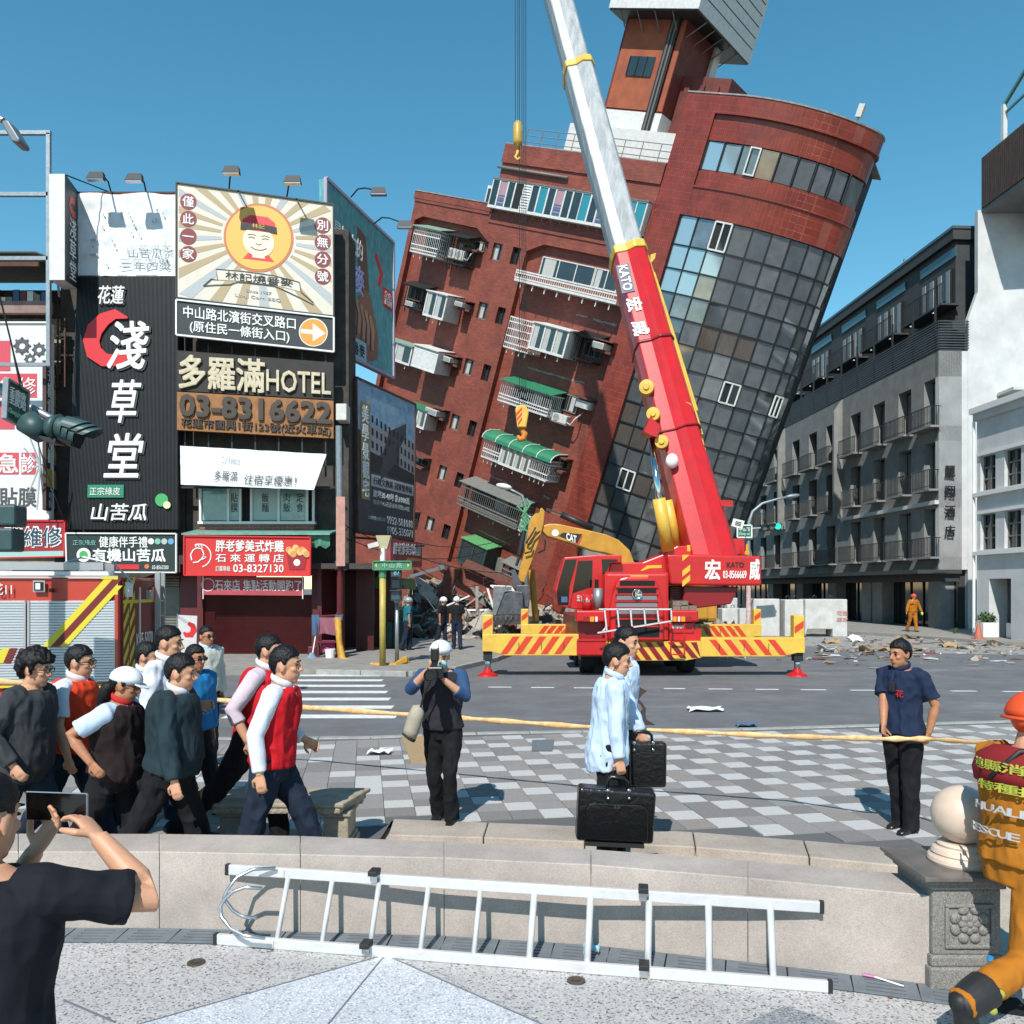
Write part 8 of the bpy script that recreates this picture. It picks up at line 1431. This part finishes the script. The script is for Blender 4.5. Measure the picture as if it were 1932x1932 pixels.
    if trousers:
        mb = MB(); torso(mb, .014, .8, 1.0)
        for s in (1, -1):
            h_, n_, an = J['hip%d' % s], J['kn%d' % s], J['an%d' % s]; mb.tube([h_ + V((0, 0, .07 * k)), h_.lerp(n_, .35), n_, n_.lerp(an, .5), an, an + (an - n_).normalized() * .05 * k], [(.1 * k, .108 * k), (.095 * k, .1 * k), (.074 * k, .08 * k), (.07 * k, .075 * k), (.064 * k, .072 * k), (.066 * k, .078 * k)], 14, ref=(1, 0, 0))
        garment('trousers', mb, trousers, 2, .022, 8.0, (1, 1, .6))
        for s in (1, -1):
            an = J['an%d' % s]; n_ = J['kn%d' % s]; pitch = 0; d = V((1, 0, 0)); sd = (an - n_).normalized(); ang = math.atan2(sd.x, -sd.z); d = V((math.cos(ang * .7), 0, math.sin(ang * .7))); o_ = an - V((0, 0, .0)); dn = V((d.z, 0, -d.x)); mb = MB()
            mb.tube([o_ - d * .075 * k + dn * .045 * k, o_ - d * .02 * k + dn * .035 * k, o_ + d * .07 * k + dn * .045 * k, o_ + d * .15 * k + dn * .055 * k, o_ + d * .185 * k + dn * .06 * k], [(.033 * k, .028 * k), (.04 * k, .045 * k), (.043 * k, .034 * k), (.042 * k, .024 * k), (.025 * k, .014 * k)], 12, ref=(0, 0, 1)); obj('shoe', mb, shoes or m_shoe, root, smooth=True)
    def sleeves(mb, infl, frac):
        for s in (1, -1):
            a, e, w_ = sho[s], J['el%d' % s], J['wr%d' % s]; a2 = a + (up((0, 0, 1.40 * k)) - a) * .35
            if frac == 'long': mb.tube([a2, a, a.lerp(e, .45), e, e.lerp(w_, .5), e.lerp(w_, .93)], [(.062 + infl) * k, (.06 + infl) * k * g ** .5, (.056 + infl) * k, (.052 + infl) * k, (.047 + infl) * k, (.04 + infl * .8) * k], 14)
            elif frac == 'rolled': mb.tube([a2, a, a.lerp(e, .45), e, e.lerp(w_, .4)], [(.062 + infl) * k, (.06 + infl) * k, (.056 + infl) * k, (.052 + infl) * k, (.05 + infl) * k], 14)
            else: mb.tube([a2, a, a.lerp(e, .4), a.lerp(e, .78)], [(.064 + infl) * k, (.064 + infl) * k * g ** .5, (.064 + infl) * k, (.068 + infl) * k], 14)
    if top and not oversleeve:
        mb = MB()
        if over: torso(mb, -.004, 1.2, 1.435)
        else:
            fl_ = .5 if hem < .86 else 0
            q = [(c, (r_[0] + k * fl_ * max(0, .085 * (1.2 - z)), r_[1] + k * fl_ * max(0, .2 * (1.2 - z)))) for (c, r_), z in zip(sp(.02, hem, 1.435), [z for z, _, _ in RINGS if hem <= z <= 1.435])]
            if fl_: q.insert(0, (up((.01, 0, (hem - .0) * k)), q[0][1]))
            mb.tube([c for c, r_ in q], [r_ for c, r_ in q], 18, ref=(1, 0, 0))
        sleeves(mb, .006, sleeve); garment('shirt', mb, top, 2, .006 if over else .02, 9.0)
    if over:
        mb = MB()
        if oversleeve: torso(mb, .038, hem - .04, 1.435); sleeves(mb, .014, 'long')
        else: torso(mb, .04, hem - .04, 1.435, .95)
        garment('jacket' if oversleeve else 'vest', mb, over, 2, .022, 8.0)
    if collar:
        n_ = up((.012 * k, 0, 1.462 * k)); r0, r1 = .068 * k, .074 * k; mb = MB()
        ring = [n_ + LL @ V((math.cos(t) * .068 * k, math.sin(t) * .07 * k, (.012 - .022 * math.cos(t)) * k)) for t in [i * 2 * math.pi / 20 for i in range(20)]]
        mb.tube(ring + [ring[0]], [(.012 * k, .024 * k)] * 21, 8, ref=(0, 0, 1)); obj('collar', mb, collar, root, smooth=True)
        mb = MB(); mb.prism([up((.118 * k, .03 * k, 1.40 * k)), up((.125 * k, 0, 1.34 * k)), up((.118 * k, -.03 * k, 1.40 * k)), up((.085 * k, 0, 1.445 * k))], LL @ V((.012, 0, 0))); obj('shirt_front', mb, collar, root)
    # --- head furniture
    if hair and not helmet:
        rnd = random.Random(hash(label) % 999); vol = {'short': 1.12, 'curly': 1.36, 'long': 1.14, 'thin': 1.08, 'crew': 1.08}[hair]; amp = {'short': .045, 'curly': .15, 'long': .05, 'thin': .03, 'crew': .035}[hair]; ph = V((rnd.random() * 9, rnd.random() * 9, 0))
        def fn(d):
            hl = hairline(d, *((.36, -.8, -.16) if hair in ('short', 'thin') else (.22, -.9, -.4) if hair == 'curly' else (.4, -.72, -.1) if hair == 'crew' else (.3, -.9, -.25)))
            hl += .06 * noise.noise(d * 6 + ph) + .05 * noise.noise(d * 15)
            if d.z > hl: e = min(1, (d.z - hl) / .1); vv = .98 if cap and d.z > .1 else vol + ((.1 if hair != 'thin' else .05) * max(0, d.z) ** 1.5 if not cap else 0) - (.06 if hair == 'crew' and d.z < .2 else 0); return 1.04 + (vv - 1.04) * e + amp * (noise.noise(d * (5 if hair == 'curly' else 6) + ph) + .7 * noise.noise(V((d.x * 9, d.y * 26, d.z * 9)) + ph))
            return .82
        mb = MB(); mb.ell(hp(-.008, 0, .03), (.098 * hk, .079 * hk, .097 * hk), HM4, 84, 50, fn=fn); obj('hair', mb, m_hair, root, smooth=True)
    if detail:
        for s in (1, -1):
            mb = MB(); mb.ell(hp(.084, s * .031, .008), (.007 * hk, .0145 * hk, .006 * hk), HM4, 10, 6); obj('eye', mb, m_eye, root, smooth=True); mb = MB(); mb.ell(hp(.09, s * .032, .033), (.007 * hk, .022 * hk, .005 * hk), HM4, 10, 6); obj('eyebrow', mb, m_hair, root, smooth=True)
        mb = MB(); mb.ell(hp(.09, 0, -.063), (.007 * hk, .024 * hk, .005 * hk), HM4, 10, 6); obj('mouth', mb, m_lip, root, smooth=True)
    if glasses:
        gl = MB()
        for s in (1, -1):
            c = hp(.1, s * .033, .008)
            if glasses == 'dark': gl.ell(c, (.006 * hk, .03 * hk, .021 * hk), HM4, 14, 8)
            else: gl.tube([c + (l_ * math.cos(t) * .027 + u_ * math.sin(t) * .018) * hk for t in [i * math.pi / 7 for i in range(15)]], .0028 * hk, 5)
            gl.tube([hp(.098, s * .058, .012), hp(.05, s * .076, .012), hp(-.005, s * .081, .006)], .0032 * hk, 5)
        gl.tube([hp(.106, .012, .01), hp(.106, -.012, .01)], .003 * hk, 5); obj('glasses', gl, m_frame, root, smooth=True)
    if mask: mb = MB(); mb.ell(hp(.062, 0, -.05), (.05 * hk, .062 * hk, .055 * hk), HM4, 16, 10); obj('face_mask', mb, mat('mask_mint', '8fc0bb', .8), root, smooth=True)
    if cap:
        mb = MB(); mb.ell(hp(-.004, 0, .045), (.122 * hk, .1 * hk, .102 * hk), HM4, 24, 14, fn=lambda d: 1.0 if d.z > -.05 else .8); o = obj('cap', mb, cap, root, smooth=True); mb = MB(); br = [hp(.085 + .085 * math.cos(t), .075 * math.sin(t), .03 - .028 * math.cos(t)) for t in [-1.5 + 3.0 * i / 12 for i in range(13)]]
        mb.prism(br, (0, 0, .008)); obj('peak', mb, cap, o)
    if helmet:
        mb = MB(); mb.ell(hp(-.01, 0, .03), (.135 * hk, .115 * hk, .125 * hk), HM4, 24, 16, fn=lambda d: 1.0 if d.z > -.12 else .78); o = obj('helmet', mb, helmet, root, smooth=True); mb = MB(); mb.tube([hp(-.01 + .14 * math.cos(t), .12 * math.sin(t), .012) for t in [i * .3142 for i in range(21)]], .009 * hk, 6); obj('helmet_rim', mb, helmet, o, smooth=True)
    J.update(up=up, hp=hp, k=k, M=M, root=root, sho=sho, f=f_, l=l_, u=u_, LL=LL); return J
def stand(u, Y, z=0.0): return V(((u - CX) / F * Y, Y, z))
def tall(v, Y, z=0.0): return CH - (v - HY) / F * Y - z          # height of a figure whose crown shows at row v
def loc(J_or_pos, yaw, p):                                        # world point -> figure coordinates
    return Matrix.Rotation(-yaw, 3, 'Z') @ (V(p) - V(J_or_pos))
c_white = cloth('shirt_white', 'ccd0d8'); c_blue = cloth('shirt_pale_blue', 'b4c6dc', na=.08); c_red = cloth('vest_red', 'b5131f'); c_black = cloth('trouser_black', '141518'); c_navy = cloth('trouser_navy', '1c2636'); c_teal = cloth('jacket_teal', '1f3036'); c_grey = cloth('jacket_charcoal', '34373a'); c_orange = cloth('vest_orange', 'c53a1c'); c_brown = cloth('vest_brown', '221819'); c_cream = cloth('jacket_cream', 'b9b7ae'); c_bluej = cloth('jacket_blue', '1f6ea3'); c_dkvest = cloth('vest_dark', '2b2a2f'); c_dblue = cloth('sleeve_denim', '2f4a6e'); c_dnavy = cloth('shirt_navy', '1b2740'); c_jean = cloth('trouser_jeans', '24303f')
def gaze(px, pos, yaw): return None
def P2(J0, u, v, Y): return P(u, v, Y)
# ---- the walking group on the left, all heading to the right
def walker(label, u, Y, vtop, arms_px=None, yaw=0.0, legs=((24, 8), (-20, 16)), **kw):
    kw.setdefault('girth', .96)
    pos = stand(u, Y); H = tall(vtop, Y); arms = {}
    for s, q in (arms_px or {}).items():
        t = loc(pos, yaw, P(q[0], q[1], q[2] if len(q) > 2 and q[2] else Y - s * -.0 + (.28 if s > 0 else -.28) * (1 if True else 0))); arms[s] = (t, q[3] if len(q) > 3 else (-1, s * .25, -.2))
    return person(label, pos, yaw, H, legs=legs, arms=arms, **kw)
J9 = walker('person in red vest over white shirt, arm hanging, walking before the bench', 512, 6.05, 1212, {-1: (490, 1462), 1: (575, 1395)}, top=c_white, over=c_red, trousers=c_navy, collar=c_white, lean=6, vox=.0075, legs=((30, 14), (-14, 12)))
J8 = walker('person in red vest with rolled pale sleeves, walking behind the other red vest', 478, 6.75, 1196, {-1: (468, 1400), 1: (520, 1380)}, top=cloth('shirt_pinkish', 'c4b6c0'), sleeve='rolled', over=c_red, trousers=c_black, collar=c_white, lean=8, hair='thin', legs=((18, 10), (-36, 10)))
J5 = walker('person in dark teal jacket with white shirt collar, walking', 318, 5.95, 1233, {-1: (330, 1482), 1: (375, 1330, 6.3)}, top=c_white, over=c_teal, oversleeve=True, trousers=c_black, collar=c_white, girth=1.1, belly=.07, lean=5, vox=.0075, head=(4, 4), legs=((22, 12), (-26, 14)))
J3 = walker('woman in white cap and brown vest, arm swung back', 212, 5.95, 1262, {-1: (172, 1440), 1: (255, 1400)}, top=c_blue, sleeve='short', over=c_brown, trousers=c_black, collar=cloth('collar_red', 'b02c2a'), cap=cloth('cap_white', 'd2d6da'), glasses='thin', hair='long', girth=1.14, belly=.05, lean=6, vox=.0075, head=(4, 10), skin=m_skin2, legs=((16, 8), (-26, 12)))
hp3 = J3['hp']; mb = MB(); mb.tube([hp3(-.095, 0, .0), hp3(-.125, 0, -.03), hp3(-.14, .01, -.09), hp3(-.15, 0, -.16), hp3(-.17, 0, -.2)], [.03, .045, .05, .035, .012], 10); obj('ponytail', mb, m_hair, J3['root'], smooth=True)
J2 = walker('person in bright orange vest and glasses, white short sleeves', 130, 6.75, 1213, {-1: (128, 1430), 1: (165, 1400)}, top=c_white, sleeve='short', over=c_orange, trousers=c_navy, collar=c_white, glasses='thin', lean=5, girth=1.1, belly=.05, head=(6, 2))
J1 = walker('person with bushy curly hair in loose charcoal jacket', 42, 6.15, 1222, {-1: (25, 1445), 1: (80, 1420)}, top=c_grey, over=c_grey, oversleeve=True, trousers=c_jean, hair='curly', glasses='thin', girth=1.08, belly=.04, lean=6, vox=.0075, head=(0, 6), hem=.84)
J4 = walker('tall person in white shirt walking behind the teal jacket', 300, 7.1, 1176, {-1: (270, 1430), 1: (350, 1420)}, top=c_white, trousers=c_navy, collar=c_white, lean=4, head=(2, 3), hair='crew')
J4b = walker('person in white shirt partly hidden behind the tall white shirt', 262, 7.6, 1208, None, top=c_white, trousers=c_navy, collar=c_white, lean=4, head=(6, 2), vox=.011)
J6 = walker('person in blue jacket and dark sunglasses behind the teal jacket', 360, 7.9, 1213, None, yaw=R(-28), top=c_bluej, over=c_bluej, oversleeve=True, trousers=c_black, glasses='dark', lean=3, vox=.011, girth=1.1, skin=m_skin2)
J7 = person('person in cream jacket and sunglasses standing at the tape end', stand(386, 9.9, PLAZA), R(-35), tall(1186, 9.9, PLAZA), legs=((3, 2), (-4, 4)), top=c_blue, over=c_cream, oversleeve=True, trousers=c_black, glasses='dark', hair='crew', lean=1, vox=.011, skin=m_skin2, collar=c_blue)
# ---- photographer aiming a camera at us
pos = stand(836, 7.55, PLAZA); yw = R(-98)
cam_c = P(815, 1265, 7.16)
def L10(u, v, Y): return loc(pos, yw, P(u, v, Y))
J10 = person('photographer in dark vest raising a camera with a tall flash', pos, yw, 1.6, legs=((14, 26), (-2, 18)), arms={1: (L10(838, 1283, 7.2), (.2, 1, -1.2), (0, 0, 1)), -1: (L10(805, 1266, 7.2), (.2, -1, -1.2), (0, 0, 1))}, lean=6, head=(10, 14), top=c_dblue, sleeve='rolled', over=c_dkvest, trousers=c_black, mask=True, hair='crew', vox=.0085, curls=(.9, .9))
hpx = J10['hp']; mb = MB(); mb.ell(hpx(-.01, 0, .05), (.128 * J10['k'], .108 * J10['k'], .108 * J10['k']), None, 22, 14, fn=lambda d: 1.0 if d.z > -.1 else .8); obj('white_cap', mb, cloth('cap_white', 'd2d6da'), J10['root'], smooth=True)
m_cam = mat('camera_black', '121213', .35); cm = thing('camera', 'black camera with long flash held up by the photographer', 'camera', P(818, 1280, 7.2))
obj('camera_body', MB().box(P(806, 0, 7.14).x, P(836, 0, 7.14).x, 7.12, 7.2, P(0, 1281, 7.14).z, P(0, 1258, 7.14).z), m_cam, cm, bevel=.012); mb = MB(); c = P(817, 1271, 7.12); mb.lathe(c, [(0, .15), (.042, .15), (.046, .17), (.05, .17), (.05, .1), (.046, .08), (.046, 0), (0, 0)], 24, axis=(-.08, -1, 0)); obj('lens', mb, m_cam, cm); mb = MB(); mb.lathe(c + V((-.012, -.152, 0)), [(0, 0), (.04, .0)], 20, axis=(-.08, -1, 0)); obj('lens_glass', mb, m_glassk, cm)
obj('flash_stem', MB().bar(P(819, 1258, 7.17), P(822, 1245, 7.17), .05, .05), m_cam, cm); obj('flash_body', MB().box(P(813, 0, 7.15).x, P(828, 0, 7.15).x, 7.12, 7.21, P(0, 1247, 7.15).z, P(0, 1222, 7.15).z), m_cam, cm, bevel=.01); obj('flash_head', MB().box(P(814, 0, 7.15).x, P(827, 0, 7.15).x, 7.13, 7.2, P(0, 1222, 7.15).z, P(0, 1216, 7.15).z), m_ltr, cm)
sl = thing('lens_pouch', 'beige cylindrical pouch hanging at the photographer hip', 'bag', P(782, 1390, 7.3)); mb = MB(); mb.tube([P(772, 1390, 7.3), P(776, 1378, 7.3), P(784, 1352, 7.3), P(790, 1338, 7.3), P(796, 1335, 7.3)], [.062, .068, .068, .06, .03], 16); obj('pouch', mb, mat('pouch_beige', 'a59c8b', .8, ns=9, na=.2), sl, smooth=True); obj('pouch_rim', MB().tube([P(770, 1392, 7.3), P(773, 1388, 7.3)], .066, 16), m_rub, sl); obj('strap', MB().tube([P(792, 1340, 7.28), P(800, 1310, 7.25), P(812, 1285, 7.2)], .01, 6), m_rub, sl)
# ---- two men with document cases
m_leath = mat('black_leather', '121314', .28, ns=5, na=.3, bs=.25, bscale=24)
pos = stand(1146, 6.5); yw = R(0); t11 = loc(pos, yw, P(1172, 1464, 6.22))
J11 = person('person in pale blue shirt carrying the nearer black case', pos, yw, tall(1221, 6.5), legs=((10, 8), (2, 8)), arms={-1: (t11, (-1, -.3, -.2)), 1: ((.12, .26, .75), (-1, .3, 0))}, top=c_blue, trousers=c_black, collar=c_blue, lean=4, head=(-8, 4), vox=.0075, hair='short', hem=.76, curls=(.6, 1.25), girth=.98)
hpA = J11['hp']; mb = MB(); mb.tube([hpA(.0, -.082, -.02), hpA(-.02, -.078, -.06), hpA(-.03, -.06, -.12)], .004, 5); obj('earpiece_wire', mb, m_rub, J11['root'])
pos = stand(1168, 7.25); yw = R(-22); t12 = loc(pos, yw, P(1212, 1392, 6.95))
J12 = person('person in pale shirt behind, carrying the upright black case', pos, yw, tall(1188, 7.25), legs=((8, 8), (0, 8)), arms={-1: (t12, (-1, -.3, -.2)), 1: ((.1, .26, .8), (-1, .3, 0))}, top=c_blue, trousers=c_black, collar=c_blue, lean=3, head=(-10, 4), hair='crew', vox=.0085, curls=(.6, 1.2))
def docase(label, px, Y, th, handle_u, pocket=True):
    t = thing('document_case', label, 'case', P((px[0][0] + px[1][0]) / 2, px[2][1], Y)); q = [P(*p, Y) for p in px]; mb = MB(); mb.prism(q, (0, th, 0)); obj('case_body', mb, m_leath, t, bevel=.025, seg=4)
    d = (q[1] - q[0]).normalized(); zt_ = V((0, 0, 1)); hx = P(handle_u, px[0][1], Y + th / 2); w_ = .075; hgt = .085; zb = q[0].z + (hx.x - q[0].x) * d.z / max(.01, d.x)
    pts = [V((hx.x - w_, Y + th * .3, zb - .03)), V((hx.x - w_ + .005, Y + th * .3, zb + hgt * .7)), V((hx.x - w_ * .6, Y + th * .3, zb + hgt)), V((hx.x + w_ * .6, Y + th * .3, zb + hgt - .01)), V((hx.x + w_ - .005, Y + th * .3, zb + hgt * .6)), V((hx.x + w_, Y + th * .3, zb - .04))]
    obj('handle', MB().tube(pts, [.01, .012, .015, .015, .012, .01], 10), m_leath, t, smooth=True)
    for s in (-1, 1): c = V((hx.x + s * w_, Y - .004, zb - .045)); mb = MB(); mb.ell(c, (.018, .006, .04), None, 12, 8); obj('strap_tab', mb, m_leath, t, smooth=True); mb = MB(); mb.ell(c + V((0, -.005, -.01)), (.012, .008, .012), None, 10, 8); obj('stud', mb, m_chr, t, smooth=True); mb = MB(); mb.ell(c + V((0, -.003, .045)), (.016, .008, .016), None, 10, 8); obj('ring', mb, m_chr, t, smooth=True)
    c0 = (q[0] + q[1] + q[2] + q[3]) / 4; s_ = lambda a, b: q[3] + (q[2] - q[3]) * a + (q[0] - q[3]) * b
    if pocket:
        pk = [s_(.1, .06), s_(.1, .62), s_(.14, .7), s_(.22, .74), s_(.8, .74), s_(.86, .7), s_(.9, .62), s_(.92, .06)]; mb = MB(); mb.prism([p - V((0, .0, 0)) for p in pk], (0, -.02, 0)); obj('front_pocket', mb, m_leath, t, bevel=.012, seg=3)
        for a in (.5, .545): obj('zip_pull', MB().box(s_(a, 0).x - .006, s_(a, 0).x + .006, Y - .028, Y - .018, s_(a, .66).z, s_(a, .74).z), m_chr, t)
        for a in (.16, .84): c = s_(a, 0); obj('castor', MB().lathe(c + V((-.012, .05, -.02)), [(0, 0), (.022, 0), (.022, .025), (0, .025)], 14, axis=(1, 0, 0)), m_rub, t)
        obj('base_plate', MB().prism([s_(.12, .0), s_(.88, .0), s_(.88, 0) - V((0, 0, .03)), s_(.12, 0) - V((0, 0, .03))], (0, th * .7, 0)), m_rub, t)
    else: obj('seam', MB().bar(s_(.3, .78) - V((0, .004, 0)), s_(.85, .76) - V((0, .004, 0)), .006, .006), m_rub, t)
    return t
docase('bulging black leather case with front pocket, held low', [(1093, 1486), (1239, 1497), (1233, 1594), (1087, 1587)], 6.05, .17, 1164); docase('flat black leather case held upright at waist height', [(1190, 1401), (1259, 1402), (1258, 1487), (1190, 1487)], 6.75, .12, 1212, False)
# ---- man in navy shirt holding the tape
pos = stand(1703, 7.3, PLAZA); yw = R(-148); tR = loc(pos, yw, P(1667, 1382, 7.15)); tL = loc(pos, yw, P(1752, 1384, 7.12))
J13 = person('person in navy short sleeved shirt holding the barrier tape', pos, yw, tall(1214, 7.3, PLAZA), legs=((2, 3), (-5, 3)), arms={-1: (tR, (-.5, -.4, -.2)), 1: (tL, (-.5, .5, -.2))}, top=c_dnavy, sleeve='short', trousers=c_black, lean=1, head=(-10, 2), skin=m_skin2, vox=.0075, hem=.84, curls=(1.2, .8), collar=c_dnavy)
up13 = J13['up']; obj('radio', MB().box(.125, .155, -.03, .02, 1.2, 1.28), m_rub, J13['root'], bevel=.006); a = up13((.142, .035, 1.14)); text('花', a, (0, 1, 0), (0, 0, 1), .07, .06, m_redl, J13['root'], depth=.004)
# ---- barrier tape strung across the plaza
m_tape = mat('tape_cream', 'd9c08a', .6, ns=16, na=.6, col2='c8703c'); pts = [P(-40, 1283, 9.2), P(180, 1298, 9.6), P(372, 1317, 9.85), P(560, 1334, 9.5), P(780, 1349, 8.9), P(900, 1357, 8.6), P(1080, 1370, 8.2), P(1300, 1381, 7.9), P(1500, 1390, 7.6), P(1668, 1394, 7.1), P(1750, 1394, 7.06), P(1860, 1402, 6.5), P(1990, 1412, 5.9)]
mb = MB(); dense = []
for a, b in zip(pts, pts[1:]):
    for i in range(10): dense.append(a.lerp(b, i / 10))
n = len(dense); obj('barrier_tape', MB().tube(dense, [(.03 + .006 * math.sin(i * 1.1) - .012 * min(1, i / n), .014 + .004 * math.cos(i * 1.7)) for i in range(n)], 8, ref=(0, 1, 0)), m_tape, label='cream and red barrier tape stretched across the plaza', cat='tape', smooth=True)
# ---- workers by the rubble and far firefighter
c_vis = cloth('work_black', '17181b'); m_hel = mat('helmet_white', 'd3d4d3', .35)
for label, u, v, yw, H, tp, he in (('worker in black vest and white helmet standing before the brick beam', 862, 1225, R(100), 1.74, c_vis, m_hel), ('worker in black with white helmet walking beside another worker', 834, 1222, R(-20), 1.72, c_vis, m_hel), ('worker in teal shirt and grey helmet behind the pedestrian signal', 768, 1227, R(20), 1.72, cloth('shirt_tealblue', '1f6a78'), mat('helmet_grey', '8f9496', .4))):
    g_ = G(u, v, PAVE); person(label, g_, yw, H, legs=((10, 8), (-10, 10)), top=tp, sleeve='short', trousers=c_navy, helmet=he, vox=.016, detail=False, lean=3, skin=m_skin2)
m_ffo = cloth('fire_ochre', 'a5661a'); m_ffr = cloth('fire_yoke', '7e1f22'); g_ = G(1722, 1192, PAVE)
Jf = person('firefighter in ochre suit walking in front of the hotel', g_, R(-80), 1.76, legs=((12, 6), (-12, 14)), top=m_ffo, over=m_ffo, oversleeve=True, trousers=m_ffo, helmet=mat('helmet_orange', 'c8471c', .4), vox=.017, detail=False, lean=4, arms={1: ((.12, .42, .85), (-1, .4, 0)), -1: ((.12, -.42, .85), (-1, -.4, 0))})
mb = MB(); mb.tube([Jf['up']((0, 0, 1.28)), Jf['up']((0, 0, 1.43))], [(.235, .165), (.19, .12)], 16, ref=(1, 0, 0)); obj('red_yoke', mb, m_ffr, Jf['root'], smooth=True); obj('yellow_glove', MB().ell(Jf['wr1'] + V((.03, 0, -.08)), (.07, .05, .09), None, 10, 8), mat('glove_lime', 'b5c43a', .7), Jf['root'], smooth=True)
# ---- man filming with a phone, back to the camera
pos = V((-1.425, 2.22, 0)); yw = R(84); L16 = lambda u, v, Y: loc(pos, yw, P(u, v, Y))
c_ntee = cloth('tee_midnight', '12141c', na=.05)
J16 = person('person in midnight blue tee filming with a phone', pos, yw, 1.62, legs=((2, 2), (-2, 2)), arms={-1: (L16(186, 1580, 2.40), (-.1, -1, -.75), (.2, .9, .1), L16(128, 1512, 2.46) - L16(186, 1580, 2.40), 1), 1: (L16(66, 1606, 2.44), (.3, .3, -1.0), (.25, -.3, .9), L16(98, 1556, 2.47) - L16(66, 1606, 2.44), -1)}, lean=3, head=(-4, 4), top=c_ntee, sleeve='short', trousers=c_black, vox=.005, girth=1.25, hem=.82, curls=(.5, .55), hair='crew', folds=.6)
ph = thing('phone', 'phone with a dark screen held sideways by two hands', 'phone', P(110, 1545, 2.46)); q = [P(47, 1493, 2.46), P(165, 1497, 2.48), P(165, 1550, 2.48), P(48, 1547, 2.46)]; mb = MB(); mb.prism(q, (0, .009, 0)); obj('phone_body', mb, mat('phone_edge', '8a9199', .3, metal=.6), ph, bevel=.004, seg=3); cq = sum(q, V()) / 4; obj('screen', MB().prism([cq + (p - cq) * .95 + V((0, -.003, 0)) for p in q], (0, .002, 0)), mat('screen_black', '08080a', .12), ph)
# ---- firefighter striding past the gate post
pos = V((2.57, 4.28, 0)); yw = R(26)
J17 = person('firefighter in ochre suit striding past the stone ball post', pos, yw, 1.78, legs=((58, 58), (-14, 62)), arms={-1: ((.34, -.16, .8), (-.3, -.5, -1)), 1: ((.34, .2, .8), (-.3, .5, -1))}, lean=5, top=m_ffo, over=m_ffo, oversleeve=True, trousers=m_ffo, helmet=mat('helmet_orange', 'c8471c', .4), vox=.008, girth=1.02, hem=.86, shoes=m_rub, head=(0, 8), hair=None, folds=.55)
u17 = J17['up']; k17 = J17['k']; r17 = J17['root']; q17 = [(1.27, .222, .165), (1.33, .236, .168), (1.4, .22, .145), (1.452, .14, .11)]
mb = MB(); mb.tube([u17((0, 0, z * k17)) for z, a, b in q17], [(a * k17 * 1.08, b * k17 * 1.1) for z, a, b in q17], 28, ref=(1, 0, 0)); obj('red_yoke', mb, m_ffr, r17, smooth=True)
m_lime = mat('letter_lime', 'a3a63c', .5); m_silv = mat('letter_silver', 'a5a6a4', .4)
def backtext(t, z, h, w0, w1, m):   # letters set one by one round the back of the jacket
    n = len(t)
    for i, ch in enumerate(t):
        if ch == ' ': continue
        a = R(w0 + (w1 - w0) * (i + .5) / n); rr = (.234 * k17, .186 * k17); c = V((-math.cos(a) * rr[1], -math.sin(a) * rr[0], 0)); tx = V((math.sin(a), -math.cos(a), 0)); w_ = abs(R(w1 - w0)) / n * .24; text(ch, u17((c.x, c.y, z * k17)) - J17['LL'] @ tx * w_ / 2, J17['LL'] @ tx, J17['LL'] @ V((0, 0, 1)), w_, h, m, r17, depth=.004, bold=.03)
backtext('連縣消息隊', 1.335, .05, -50, 75, m_lime); backtext('特種搜救', 1.24, .046, -35, 75, m_lime); backtext('HUALIEN', 1.14, .038, -40, 75, m_silv); backtext('RESCUE TEAM', 1.03, .036, -50, 85, m_silv)
mb = MB(); mb.tube([u17((-.19 * k17, .06, 1.3 * k17)), u17((-.14 * k17, -.05, 1.44 * k17)), u17((.02, -.12 * k17, 1.475 * k17))], .014, 6); obj('strap', mb, m_rub, r17, smooth=True)
an, kn = J17['an-1'], J17['kn-1']; d_ = (an - kn).normalized(); t_ = V((d_.z * -1, 0, d_.x)); t_ = -t_ if t_.x < 0 and d_.x > 0 else t_; t_ = V((-d_.z, 0, d_.x)); mb = MB(); mb.tube([an - d_ * .13, an - d_ * .04, an + d_ * .04, an + d_ * .075], [.088, .085, .075, .05], 14); mb.tube([an + d_ * .03, an + d_ * .045 + t_ * .1, an + d_ * .05 + t_ * .2], [.055, .05, .035], 12); bt_ = obj('boot', remesh(mb, .008, 3), None, r17); bt_.data.materials.append(m_rub)
for f_a, f_b in ((-.14, .0), (-.07, .05), (.0, .11)):
    c = an + d_ * f_a + t_ * f_b; mb = MB(); mb.ell(c + V((0, -.066, 0)), (.035, .012, .02), Matrix.Rotation(R(30), 3, 'Y').to_4x4(), 12, 8); obj('boot_patch', mb, m_lime, bt_, smooth=True)
mb = MB(); mb.tube([kn + V((-.085, -.03, .0)), kn + V((0, -.1, -.05)), kn + V((.09, -.02, -.05))], .02, 6); obj('knee_strap', mb, m_rub, r17)
bpy.data.scenes.remove(TMP)
for o in bpy.data.objects:
    if '_loc' in o: del o['_loc']
